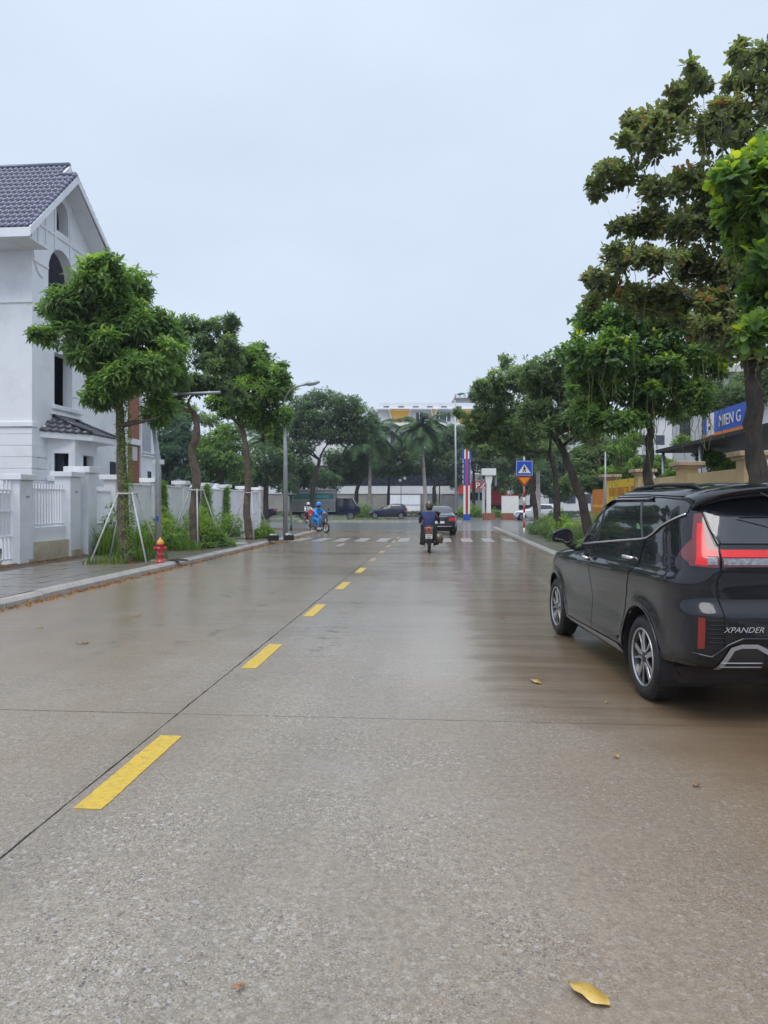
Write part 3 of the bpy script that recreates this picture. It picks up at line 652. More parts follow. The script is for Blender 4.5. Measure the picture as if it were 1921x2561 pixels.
# timber-effect strips on the gable
for (ta, za, tb, zb) in ((HT+.35, 9.9, HT+.35, gz(HT+.35)-.05), (HT+.8, 10.2, HT+.8, gz(HT+.8)-.05), (b1+.12, 10.2, b1+.12, gz(b1)-.1), (b0-.06, 10.2, b0-.06, gz(b0)-.02)):
    BX(HL+.002, HL+.03, ta-.05, ta+.05, za, zb).build('gable_strip', M['white'], hs)
BX(HL+.002, HL+.035, HT+.36, 25.6, 10.66, 10.76).build('gable_strip', M['white'], hs)
cv = [(HT+.02+.55*(1-math.cos(i/8*PI/2)), 9.95-.95*math.sin(i/8*PI/2)) for i in range(9)]
MB().tube([(HL+.02, p, q) for p, q in cv], .02, 5).build('curved_bracket', M['white'], hs, True)
# roof planes: near slope and far slope, with bargeboards
def lerp3(a, b, s_): return tuple(a[i]+(b[i]-a[i])*s_ for i in range(3))
rl0, rl1, ru = -20.5, -12.4, -12.95
near = [(rl0, el_t-.05, el_z), (rl1, el_t-.05, el_z), (rl1, ap_t, ap_z-.45), (rl0, ap_t, ap_z-.45)]
def slab(q, th=.12):
    a_ = [Vector(p) for p in q]; nrm = (a_[1]-a_[0]).cross(a_[3]-a_[0]).normalized(); nrm = nrm if nrm.z > 0 else -nrm
    return MB().add([*a_, *[p-nrm*th for p in a_]], [(0, 1, 2, 3), (7, 6, 5, 4), (0, 4, 5, 1), (1, 5, 6, 2), (2, 6, 7, 3), (3, 7, 4, 0)])
rz_ = ap_z-.12
slp = (rz_-el_z)/(ap_t-el_t); tc_ = ap_t-.62/slp; zc_ = rz_-.62
ro = slab([(rl0, el_t, el_z), (rl1+.02, el_t, el_z), (rl1+.02, tc_, zc_), (rl0, tc_, zc_)]).build('roof', M['white'], hs)
slab([(rl0, tc_, zc_), (ru, tc_, zc_), (ru, ap_t, rz_), (rl0, ap_t, rz_)]).build('roof', M['white'], hs)
LS = (ER_Z-zc_)/(ER_T-tc_)
ro2 = slab([(rl0, ap_t, rz_), (ru, ap_t, rz_), (ru, ER_T+.3, ER_Z-.1), (rl0, ER_T+.3, ER_Z-.1)]).build('roof', M['tile'], hs)
ro3 = slab([(ru+.002, tc_, zc_), (rl1+.02, tc_, zc_), (rl1+.02, ER_T+.3, ER_Z-.1), (ru+.002, ER_T+.3, ER_Z-.1)]).build('roof', M['tile'], hs)
def tiles(parent, p00, p10, p01, m, pitch_w, rows, cols, inside=None, flip=False):
    """S-profile tiles laid row by row on the plane p00 (eave corner), p10 (along the eave), p01 (up the slope)"""
    p00, p10, p01 = Vector(p00), Vector(p10), Vector(p01); ex = (p10-p00); ey = (p01-p00); Lx, Ly = ex.length, ey.length; ex, ey = ex/Lx, ey/Ly
    ez = ex.cross(ey); ez = ez if ez.z > 0 else -ez; ph_ = Ly/rows; w = Lx/cols
    vs = []; fs_ = []; nseg = 8
    for j, (yy, zz) in enumerate(((-.02, .035), (ph_*1.0, .012))):
        for i in range(nseg+1):
            s_ = i/nseg; vs.append(Vector((s_*w*.985, yy, zz+.026*math.sin(2*PI*s_)+.015)))
    for i in range(nseg): fs_.append((i, i+1, nseg+2+i, nseg+1+i))
    b = len(vs); vs += [v_+Vector((0, 0, -.028)) for v_ in vs[:nseg+1]]
    for i in range(nseg): fs_.append((b+i, b+i+1, i+1, i))
    me = MB().add(vs, fs_).mesh('roof_tile', m, True, False); R = Matrix((ex, ey, ez)).transposed().to_4x4(); k = 0
    for r in range(rows):
        for c in range(cols):
            p = p00+ex*(c*w)+ey*(r*ph_)
            cc = p+ex*w*.5+ey*ph_*.5
            if inside and not inside(cc): continue
            if k >= 300: continue
            k += 1; o = bpy.data.objects.new('roof_tile', me); COL.objects.link(o); o.parent = parent; o.matrix_local = Matrix.Translation(p+ez*random.uniform(0, .005)) @ R
tiles(ro, (rl1, el_t, el_z+.01), (rl1-4.0, el_t, el_z+.01), (rl1, ap_t, rz_+.01), M['tile'], .2, 15, 20, lambda p: p.y < tc_ or p.x < ru)
MB().tube([(ru, tc_, zc_+.05), (rl1+.03, tc_, zc_+.05)], .07, 10).build('ridge_cap', M['tile'], hs, True)
MB().tube([(rl0, ap_t, rz_+.05), (ru+.03, ap_t, rz_+.05)], .09, 10).build('ridge_cap', M['tile'], hs, True)
def board(name, A, B, w=.26, th=.05, m='white', off=0):
    A, B = Vector(A), Vector(B); return MB().add([A+Vector((off, 0, 0)), B+Vector((off, 0, 0)), B+Vector((off, 0, -w)), A+Vector((off, 0, -w)), A+Vector((off+th, 0, 0)), B+Vector((off+th, 0, 0)), B+Vector((off+th, 0, -w)), A+Vector((off+th, 0, -w))], [(0, 1, 2, 3), (4, 7, 6, 5), (0, 4, 5, 1), (1, 5, 6, 2), (2, 6, 7, 3), (3, 7, 4, 0)]).build(name, M[m], hs)
# front gable a little lower than the main ridge
lo_t, lo_z = onL(-12.45, 187, 445)
board('bargeboard', (rl1+.03, el_t-.1, el_z-.02), (rl1+.03, tc_+.02, zc_-.02))
board('bargeboard', (rl1+.03, tc_, zc_-.02), (rl1+.03, ER_T+.3, ER_Z-.12), .2)
board('upper_bargeboard', (ru+.01, tc_-.05, zc_-.02), (ru+.01, ap_t, rz_+.02), .26)
board('upper_bargeboard', (ru+.01, ap_t, rz_+.02), (ru+.01, ap_t+1.6, rz_-.02+1.6*(ER_Z-rz_)/(ER_T-ap_t)), .2)
vg = MB(); 
for i in range(16):
    s_ = (i+.5)/16; p = Vector((rl1+.0, el_t+(tc_-el_t)*s_, el_z+(zc_-el_z)*s_+.05)); e = Vector((0, (ap_t-el_t), (rz_-el_z))).normalized()
    MB().tube([p-e*.12, p+e*.14], [.075, .06], 8).build('verge_tile', M['tile'], ro, True)
for i in range(22):
    s_ = (i+.5)/22; p = Vector((rl1+.0, tc_+(ER_T-tc_)*s_, zc_+(ER_Z-zc_)*s_+.05)); e = Vector((0, (ER_T-tc_), (ER_Z-zc_))).normalized()
    MB().tube([p-e*.12, p+e*.14], [.07, .055], 8).build('verge_tile', M['tile'], ro2, True)
slab([(HL, el_t+.1, el_z-.1), (rl1, el_t+.1, el_z-.1), (rl1, tc_, zc_-.18), (HL, tc_, zc_-.18)], .02).build('soffit', M['white'], hs)
slab([(HL, tc_, zc_-.16), (rl1, tc_, zc_-.16), (rl1, ER_T, ER_Z-.28), (HL, ER_T, ER_Z-.28)], .02).build('soffit', M['white'], hs)
BX(-20.4, rl1, el_t-.05, el_t+.05, el_z-.3, el_z-.02).build('fascia', M['white'], hs)
BX(-20.4, rl1-.05, el_t+.05, HT, el_z-.3, el_z-.27).build('soffit', M['white'], hs)
# bay with its own tiled hood
bt0 = onL(HL, 117)[0]; bt1 = onL(-12.2, 187)[0]; bt2 = onL(-12.2, 243)[0]
def baywall(A, B, wins):
    A, B = Vector(A), Vector(B); ex = (B-A).normalized(); Lh = (B-A).length; nr = Vector((-ex.y, ex.x)) ; nr = nr if nr.x > 0 else -nr
    if nr.x < .01: nr = Vector((0, -1))
    fn = lambda a_, b_, d_: (A.x+ex.x*a_+nr.x*d_, A.y+ex.y*a_+nr.y*d_, b_)
    MB().holed([(0, .1), (Lh, .1), (Lh, 3.88), (0, 3.88)], [[(p, q), (r, q), (r, s_), (p, s_)] for p, q, r, s_ in wins], fn, 0, -.22).build('bay_wall', M['white'], hs)
    for p, q, r, s_ in wins:
        fr = MB().holed([(p-.09, q-.09), (r+.09, q-.09), (r+.09, s_+.09), (p-.09, s_+.09)], [[(p, q), (r, q), (r, s_), (p, s_)]], fn, .03, .002); w_ = fr.build('window', M['white'], hs)
        MB().prism([(p-.2, q-.2), (r+.2, q-.2), (r+.2, q-.09), (p-.2, q-.09)], fn, .002, .1).build('sill', M['white'], w_)
        for zz in (.35, .5): MB().prism([(p-.14, q+(s_-q)*zz), (p-.09, q+(s_-q)*zz), (p-.09, q+(s_-q)*zz+.03), (p-.14, q+(s_-q)*zz+.03)], fn, .002, .06).build('trim_block', M['white'], w_)
z1, z2 = onL(-12.8, 150, 1189)[1], onL(-12.8, 150, 1135)[1]
Lf = math.hypot(.8, bt1-bt0)
baywall((HL, bt0), (-12.2, bt1), [(Lf*.26, z1, Lf*.80, z2)])
baywall((-12.2, bt1), (-12.2, bt2), [((bt2-bt1)*.33, z1-.05, (bt2-bt1)*.80, z2-.02)])
baywall((-12.2, bt2), (HL, bt2+.6), [])
BX(-13.0, -12.6, bt0+.35, bt2, .1, 3.8).build('interior', M['dark'], hs)
A_ = (HL, 21.97, 3.93); B_ = (-11.75, 23.07, 3.89); C_ = (-11.75, 24.9, 3.89); D_ = (HL, 25.9, 3.93); E_ = (HL, 22.77, 4.45); F_ = (HL, 24.3, 4.45)
hd = MB().add([A_, B_, C_, D_, E_, F_, *[(p[0], p[1], p[2]-.2) for p in (A_, B_, C_, D_)]], [(0, 1, 4), (1, 2, 5, 4), (2, 3, 5), (0, 6, 7, 1), (1, 7, 8, 2), (2, 8, 9, 3), (6, 9, 8, 7)]).build('bay_hood', M['white'], hs)
def intri(*tri):
    def f(p):
        s_ = [((tri[i][0]-p.x)*(tri[(i+1) % len(tri)][1]-p.y)-(tri[i][1]-p.y)*(tri[(i+1) % len(tri)][0]-p.x)) for i in range(len(tri))]
        return all(x > -.05 for x in s_) or all(x < .05 for x in s_)
    return f
tiles(hd, (A_[0], A_[1], A_[2]), B_, Vector(A_)+(Vector(E_)-(Vector(A_)+Vector(B_))*.5)*1.0+Vector((.0, 0, 0)), M['tile_dark'], .2, 4, 7, None) if 0 else None
eAB = (Vector(B_)-Vector(A_)); nAB = eAB.cross(Vector(E_)-Vector(A_)); upAB = nAB.cross(eAB).normalized(); upAB = upAB if upAB.z > 0 else -upAB
tiles(hd, A_, B_, Vector(A_)+upAB*.95, M['tile_dark'], .2, 4, 7, intri(A_, B_, E_))
tiles(hd, B_, C_, Vector(B_)+Vector((-1.25, 0, .56)), M['tile_dark'], .2, 6, 8, intri(B_, C_, F_, E_))
MB().tube([Vector(B_)+Vector((0, 0, .08)), Vector(E_)+Vector((0, 0, .08))], .06, 8).build('hip_cap', M['tile_dark'], hs, True)
MB().tube([Vector(C_)+Vector((0, 0, .08)), Vector(F_)+Vector((0, 0, .08))], .06, 8).build('hip_cap', M['tile_dark'], hs, True)
MB().box(HL-.35, HL, bt2+.55, 28.2, .1, 3.2).build('wall', M['white'], hs)
t_, z_ = onL(HL, 282, 1180); w_ = BX(HL+.002, HL+.02, t_-.25, t_+.25, z_-.4, z_+.4).build('window', M['dark'], hs)
# further wing: brick tower and white end
wing = rootat('house_wing', 'red-brown brick stair tower with white end wall behind the first tree', 'house', 0, 0, 0)
w0 = onL(HL, 316)[0]; w1 = onL(HL, 351)[0]; w2 = onL(HL, 391)[0]
BX(-17, HL-.05, w0, w1-.01, .1, 7.2).build('tower_wall', M['brick'], wing)
bz = onL(HL, 330, 1104)[1]
BX(HL-.048, HL+.06, w0-.1, w1, bz-.12, bz+.12).build('string_course', M['white'], wing)
bmesh_brick = BX(.004, .216, 0, .006, .004, .066)
bk = BX(-.02, .006, .004, .226, .004, .072).mesh('brick', M['brick']); nb = 0
z = 2.0
while z < bz-.2 and nb < 290:
    t = w0+(.115 if int(z/.076) % 2 else 0)
    while t < w1-.23: link('brick', bk, wing, (HL-.046, t, z)); t += .23; nb += 1
    z += .076
BX(HL-.048, HL+.0, w0+.6, w1-.3, bz-.8, bz-.2).build('window', M['pale'], wing)
BX(-17, HL+.02, w1, w2, .1, 6.6).build('end_wall', M['white'], wing)
q = onL(HL, 371, 1188); w_ = BX(HL+.021, HL+.05, q[0]-.28, q[0]+.28, q[1]-.22, q[1]+.22).build('window', M['white'], wing); BX(HL+.051, HL+.056, q[0]-.2, q[0]+.2, q[1]-.16, q[1]+.16).build('pane', M['dark'], w_)
q = onL(HL, 366, 1100); w_ = BX(HL+.021, HL+.05, q[0]-.45, q[0]+.4, q[1]-.55, q[1]+.8).build('window', M['galv'], wing); 
for k in (q[1]-.75, q[1]-.62): BX(HL+.021, HL+.12, w1+.1, w2+.1, k, k+.06).build('string_course', M['white'], wing)
q = onL(HL, 375, 1205); BX(HL+.021, HL+.14, w1+.3, w2+.25, q[1]-.1, q[1]+.12).build('sill', M['white'], wing)
MB().tube([W(0, 0)+Vector((HL+.08, w0-.15, .1)), Vector((HL+.08, w0-.15, 7))], .05, 8).build('downpipe', M['white'], wing, True)

# ============================================================ WHITE BOUNDARY WALL
FL = -10.1
bw = rootat('boundary_wall', 'long weathered white boundary wall with capped piers along the left pavement', 'wall', 0, 0, 0)
ts = [21.1, 24.0, 26.95, 29.8, 32.6, 35.6, 38.6]
for i, t in enumerate(ts):
    BX(FL-.2, FL+.18, t-.19, t+.19, .05, 2.28 if i else 2.3).build('pier', M['whitewall'], bw, bevel=.01)
    BX(FL-.3, FL+.27, t-.29, t+.29, 2.29, 2.44).build('pier_cap', M['whitewall'], bw, bevel=.012)
    if i < len(ts)-1:
        BX(FL-.1, FL+.07, t+.192, ts[i+1]-.192, .05, 2.16).build('wall_panel', M['whitewall'], bw)
        BX(FL-.13, FL+.11, t+.192, ts[i+1]-.192, 2.16, 2.22).build('coping', M['whitewall'], bw, bevel=.008)
        for zz in (.55, .95): BX(FL+.071, FL+.078, t+.3, ts[i+1]-.3, zz, zz+.02).build('groove_strip', M['galv'], bw)
gp1 = onL(FL, 47)[0]; gp2 = onL(FL, 172)[0]
gw = rootat('gate_pier_wall', 'white fence section with capped piers and vertical pickets above a beige meter box', 'fence', 0, 0, 0)
for t, h in ((gp1, 2.12), (gp2, 2.28)):
    BX(FL-.25, FL+.2, t-.28, t+.28, .05, h).build('pier', M['white'], gw, bevel=.01)
    BX(FL-.33, FL+.28, t-.36, t+.36, h+.002, h+.14).build('pier_cap', M['white'], gw, bevel=.012)
    BX(FL+.201, FL+.215, t-.02, t+.1, h-.42, h-.38).build('nameplate_slot', M['galv'], gw)
BX(FL-.33, FL+.3, gp2+.5, gp2+1.0, .05, 2.42).build('pier', M['white'], gw, bevel=.01)
BX(FL-.4, FL+.37, gp2+.43, gp2+1.07, 2.422, 2.60).build('pier_cap', M['white'], gw, bevel=.012)
BX(FL-.08, FL+.06, gp1+.282, gp2-.282, .6, .95).build('plinth', M['white'], gw)
BX(FL-.1, FL+.16, gp1+.30, gp2-.25, .06, .6).build('meter_box', M['beige'], gw)
BX(FL-.1, FL+.2, gp1+.1, gp1+.299, .05, .2).build('kerb_block', M['beige'], gw)
BX(FL-.1, FL+.23, gp2-.249, gp2+.3, .05, .3).build('kerb_block', M['beige'], gw)
pk = BX(-.016, .016, -.016, .016, 0, 1.12).mesh('picket', M['white']); n = 13
for i in range(n): link('picket', pk, gw, (FL, gp1+.36+(gp2-gp1-.72)*i/(n-1), .95))
for zz in (1.0, 1.9): BX(FL-.02, FL+.02, gp1+.281, gp2-.281, zz, zz+.04).build('rail', M['white'], gw)
g2 = rootat('metal_gate', 'white metal picket gate between the tall pier and the boundary wall', 'gate', 0, 0, 0)
n = 14; g0, g1 = gp2+1.15, 20.85
for i in range(n): link('picket', pk, g2, (FL, g0+(g1-g0)*i/(n-1), .95))
for zz in (.93, 1.9, .25): BX(FL-.025, FL+.025, g0-.08, g1+.08, zz, zz+.05).build('rail', M['white'], g2)
BX(FL-.012, FL+.012, g0-.08, g1+.08, .3, .93).build('lower_panel', M['white'], g2)
g3 = rootat('metal_gate', 'white ornamental metal gate at the left edge of the view', 'gate', 0, 0, 0)
g0, g1 = 12.6, gp1-.34; n = 24
for i in range(n):
    t = g0+(g1-g0)*i/(n-1); MB().box(FL-.014, FL+.014, t-.014, t+.014, .2, 2.0).build('picket', M['white'], g3)
    MB().tube([(FL, t, 2.0), (FL, t, 2.12)], [.022, .003], 6).build('finial', M['white'], g3)
for zz in (.22, .75, 1.35, 1.85): BX(FL-.025, FL+.025, g0, g1+.03, zz, zz+.04).build('rail', M['white'], g3)
BX(FL-.01, FL-.006, g0, g1, .8, 1.8).build('backing_panel', M['whitewall'], g3)

# ============================================================ RIGHT CREAM WALL, banner, sign
cw_ = rootat('cream_wall', 'cream rendered garden wall with capped pillars beyond the parked black car', 'wall', 0, 0, 0)
cl = 6.27; ct = [7.3, 11.0, 14.6, 18.2, 22.0, 26.1]
for i, t in enumerate(ct):
    BX(cl-.2, cl+.2, t-.2, t+.2, 0, 2.5).build('pillar', M['cream'], cw_, bevel=.01)
    BX(cl-.34, cl+.34, t-.34, t+.34, 2.5, 2.6).build('pillar_cap', M['creamcap'], cw_, bevel=.015)
    BX(cl-.27, cl+.27, t-.27, t+.27, 2.43, 2.498).build('cap_moulding', M['creamcap'], cw_, bevel=.01)
    if i < 4: BX(cl-.09, cl+.09, t+.202, ct[i+1]-.202, 0, 2.28).build('wall_panel', M['cream'], cw_)
BX(cl-.09, cl+.09, 22.202, 25.9, 0, .8).build('wall_panel', M['cream'], cw_)
bn = rootat('banner', 'yellow banner with two rows of red lettering between the last two wall pillars', 'banner', cl-.12, 22.3, 0)
BX(-.01, .01, 0, 3.5, 1.0, 2.36).build('cloth', M['banner'], bn)
for r_ in range(2):
    x = .12
    while x < 3.35:
        w_ = random.uniform(.07, .12); h_ = .3; z_ = 1.95-r_*.62
        if random.random() > .12:
            mb = MB(); k = random.randint(0, 3)
            mb.box(-.016, -.012, x, x+.03, z_-h_/2, z_+h_/2)
            if k != 0: mb.box(-.016, -.012, x+w_, x+w_+.03, z_-h_/2, z_+h_/2)
            if k != 1: mb.box(-.016, -.012, x+.03, x+w_, z_+h_/2-.04, z_+h_/2)
            if k == 2: mb.box(-.016, -.012, x+.03, x+w_, z_-.02, z_+.02)
            mb.build('letter', M['signred'], bn)
        x += w_+.09
bo = rootat('banner', 'orange banner hung behind the pale pole past the cream wall', 'banner', cl-.05, 26.5, 0)
BX(-.01, .01, 0, 2.2, .9, 2.1).build('cloth', M['bannerorange'], bo)
BX(-.016, -.011, .1, 2.1, 1.4, 1.5).build('stripe', M['banner'], bo)
sg = rootat('shop_sign', 'blue and orange shop signboard with a white logo panel above a dark canopy', 'sign', 9.0, 20.6, 0)
s0, s1 = 0, 3.95
BX(0, .12, s0, s1, 3.68, 4.55).build('board', M['signblue'], sg)
BX(-.012, 0, s0, s1, 3.68, 3.86).build('orange_strip', M['orange'], sg)
BX(-.06, -.002, s1-.95, s1-.48, 3.80, 4.52).build('logo_panel', M['signwhite'], sg)
BX(-.066, -.061, s1-.8, s1-.63, 3.98, 4.10).build('logo_mark', M['navycloth'], sg)
MB().add([(-.067, s1-.83, 4.2), (-.067, s1-.60, 4.2), (-.067, s1-.70, 4.42), (-.062, s1-.83, 4.2), (-.062, s1-.60, 4.2), (-.062, s1-.70, 4.42)], [(0, 1, 2), (5, 4, 3), (0, 3, 4, 1), (1, 4, 5, 2), (2, 5, 3, 0)]).build('logo_mark', M['orange'], sg)
text_part('MIEN G', .50, M['signwhite'], sg, (-.02, 1.75, 4.17), (PI/2, 0, -PI/2), name='lettering')
cn = rootat('canopy', 'dark flat canopy on thin posts under the blue signboard', 'canopy', 9.0, 15.5, 0)
BX(-.6, 3, 0, 12.3, 3.5, 3.62).build('roof_slab', M['plastic'], cn)
for t in (.5, 4.4, 8.2, 12): MB().tube([(-.4, t, 0), (-.4, t, 3.5)], .06, 8).build('post', M['galv'], cn, True)
rb = rootat('roadside_building', 'white building with teal band at the far right edge behind the wall', 'building', 9.5, 9.0, 0)
BX(0, 9, 0, 5.6, 0, 3.4).build('wall', M['pale'], rb)
BX(-.25, 9, -.2, 5.8, 3.4, 3.75).build('fascia', M['teal'], rb); BX(-.25, 9, -.2, 5.8, 3.752, 4.4).build('parapet', M['pale'], rb)
BX(-.02, -.002, .8, 4.6, 1.2, 3.0).build('window', M['bandglass'], rb)
rb = rootat('white_villa', 'pale villa glimpsed through foliage behind the cream wall', 'house', 13, 33, 0)
BX(0, 8, 0, 7, 0, 7.5).build('wall', M['pale'], rb); BX(-.3, 8.3, -.3, 7.3, 7.5, 7.8).build('roof', M['pale'], rb)
for t in (1, 4.2):
    for z in (1.2, 4.4): w_ = BX(-.05, -.002, t, t+1.5, z, z+1.7).build('window', M['bandglass'], rb)

# ============================================================ VEHICLES
def cs(tab, z):
    xs = [a for a, b in tab]; ys = [b for a, b in tab]
    if z <= xs[0]: return ys[0]
    if z >= xs[-1]: return ys[-1]
    import bisect
    i = bisect.bisect_right(xs, z)-1; h = xs[i+1]-xs[i]; t = (z-xs[i])/h
    def m(k):
        if k <= 0 or k >= len(xs)-1: j = max(0, min(k, len(xs)-2)); return (ys[j+1]-ys[j])/(xs[j+1]-xs[j])
        a = (ys[k]-ys[k-1])/(xs[k]-xs[k-1]); b = (ys[k+1]-ys[k])/(xs[k+1]-xs[k]); return 0 if a*b <= 0 else 2*a*b/(a+b)
    m0, m1 = m(i)*h, m(i+1)*h
    return ys[i]*(2*t**3-3*t*t+1)+m0*(t**3-2*t*t+t)+ys[i+1]*(3*t*t-2*t**3)+m1*(t**3-t*t)
def sst(a, b, x): t = max(0, min(1, (x-a)/(b-a))); return t*t*(3-2*t)
class Shell:
    def __init__(s, Wt, Bt, Ft, yc, nb, nf, wb, r, side=None): s.Wt, s.Bt, s.Ft, s.yc, s.nb, s.nf, s.wb, s.r, s.side = Wt, Bt, Ft, yc, nb, nf, wb, r, side; s.cache = {}
    def nbz(s, z): return s.nb if not callable(s.nb) else s.nb(z)
    def outline(s, z):
        k = round(z, 4)
        if k in s.cache: return s.cache[k]
        w, B, Fr = cs(s.Wt, z), cs(s.Bt, z)+s.yc, cs(s.Ft, z)-s.yc; n1, n2 = s.nbz(z), s.nf
        pts = []
        for i in range(401):
            th = PI*i/400-PI/2; c, sn = math.cos(th), math.sin(th); n, Lh = (n1, B) if sn < 0 else (n2, Fr)
            # ray through (c*w, sn*L) scaled to the superellipse
            q = (abs(c)**n+abs(sn)**n)**(-1/n); x, y = c*q*w, s.yc+sn*q*Lh
            pts.append((x, y))
        P = np.array(pts); d = np.hypot(*np.diff(P, axis=0).T); a = np.concatenate([[0], np.cumsum(d)]); s.cache[k] = (P, a/a[-1], a[-1]); return s.cache[k]
    def flare(s, y, z, x):
        f = 0
        if x > .5*cs(s.Wt, z):
            for ya in (0, s.wb):
                rr = math.hypot(y-ya, z-s.r); f += .020*math.exp(-((rr-s.r-.10)/.055)**2)
            if s.side: f += s.side(y, z)
        return f
    def pt(s, sf, z):
        P, a, Lh = s.outline(z); x = float(np.interp(sf, a, P[:, 0])); y = float(np.interp(sf, a, P[:, 1]))
        return Vector((-(x+s.flare(y, z, x)), y, z))      # left half: x negative
    def lift(s, sf, z, e):
        p = s.pt(sf, z); a = s.pt(min(1, sf+.004), z)-s.pt(max(0, sf-.004), z); b = s.pt(sf, z+.01)-s.pt(sf, z-.01); n = a.cross(b)
        n = n.normalized() if n.length > 1e-9 else Vector((-1, 0, 0))
        if n.dot(Vector((p.x, (p.y-s.yc)*.4, .2))) < 0: n = -n
        return p+n*e
    def s_side(s, y, z):
        P, a, Lh = s.outline(z); m = (P[:, 0] > .0); lo, hi = 0, 1
        return float(np.interp(y, P[:, 1], a))
    def s_rear(s, x, z):
        P, a, Lh = s.outline(z); k = int(np.argmin(np.abs(P[:, 1]-s.yc))); return float(np.interp(abs(x), P[:k, 0], a[:k]))
    def s_frac(s, f, z):
        P, a, Lh = s.outline(z); k = int(np.argmax(P[:, 0])); return float(np.interp(f*cs(s.Wt, z), P[:k, 0], a[:k]))
    def s_front(s, x, z):
        P, a, Lh = s.outline(z); k = int(np.argmin(np.abs(P[:, 1]-s.yc))); return float(np.interp(abs(x), P[k:, 0][::-1], a[k:][::-1]))
    def body(s, z0, z1, n=100, dz=.02, mirror=True, subs=None):
        zs = list(np.arange(z0, z1, dz))+[z1]; fr = [.5-.5*math.cos(PI*i/n)*1.0 if 0 else i/n for i in range(n+1)]
        vs = []; fs_ = []; m = 2*n
        for z in zs:
            L_ = [s.pt(f, z) for f in fr]; R_ = [Vector((-p.x, p.y, p.z)) for p in reversed(L_[1:-1])]; vs += L_+R_
        for j in range(len(zs)-1):
            for i in range(m): fs_.append((j*m+i, j*m+(i+1) % m, (j+1)*m+(i+1) % m, (j+1)*m+i))
        k = len(zs)-1
        # caps as strips between the two halves
        for row in (0, k):
            for i in range(n):
                a_, b_ = row*m+i, row*m+i+1; c_, d_ = row*m+(m-i) % m, row*m+(m-i-1) % m
                if i == 0: fs_.append((a_, b_, d_))
                elif i == n-1: fs_.append((a_, b_, c_))
                else: fs_.append((a_, b_, d_, c_))
        return MB().add(vs, fs_)
    def patch(s, poly, e, th=0.0, cell=.035, zc=.03, both=False, mb=None, smooth=True):
        """poly in (s,z); clipped grid lifted off the shell"""
        poly = [tuple(p) for p in poly]; Lref = 5.4; ds = cell/Lref
        s0, s1 = min(p[0] for p in poly), max(p[0] for p in poly); q0, q1 = min(p[1] for p in poly), max(p[1] for p in poly)
        def clip(pl, ax, val, keep_less):
            o = []
            for i in range(len(pl)):
                a, b = pl[i], pl[(i+1) % len(pl)]; ia = (a[ax] <= val) == keep_less or a[ax] == val; ib = (b[ax] <= val) == keep_less or b[ax] == val
                if ia: o.append(a)
                if ia != ib:
                    t = (val-a[ax])/(b[ax]-a[ax]); o.append((a[0]+(b[0]-a[0])*t, a[1]+(b[1]-a[1])*t))
            return o
        mb = mb or MB(); cache = {}
        def vid(p):
            k = (round(p[0], 6), round(p[1], 5))
            if k not in cache:
                cache[k] = len(mb.v); q = s.lift(p[0], p[1], e); mb.v.append(tuple(q))
            return cache[k]
        ns = max(1, math.ceil((s1-s0)/ds)); nz_ = max(1, math.ceil((q1-q0)/zc))
        for i in range(ns):
            a, b = s0+(s1-s0)*i/ns, s0+(s1-s0)*(i+1)/ns; c1 = clip(clip(poly, 0, b, True), 0, a, False)
            if len(c1) < 3: continue
            for j in range(nz_):
                c, d = q0+(q1-q0)*j/nz_, q0+(q1-q0)*(j+1)/nz_; c2 = clip(clip(c1, 1, d, True), 1, c, False)
                ids = []
                for p in c2:
                    k = vid(p)
                    if not ids or (ids[-1] != k and ids[0] != k): ids.append(k)
                if len(ids) >= 3: mb.f.append(ids)
        return mb
def dens(pts, conv, step=.05):
    o = []
    for i in range(len(pts)):
        a, b = pts[i], pts[(i+1) % len(pts)]
        ka = a[0]; 
        n = max(1, int(math.hypot(b[1]-a[1], b[2]-a[2])/step)) if a[0] == b[0] else 1
        for k in range(n):
            t = k/n; o.append(conv(a[0], a[1]+(b[1]-a[1])*t, a[2]+(b[2]-a[2])*t))
    return o
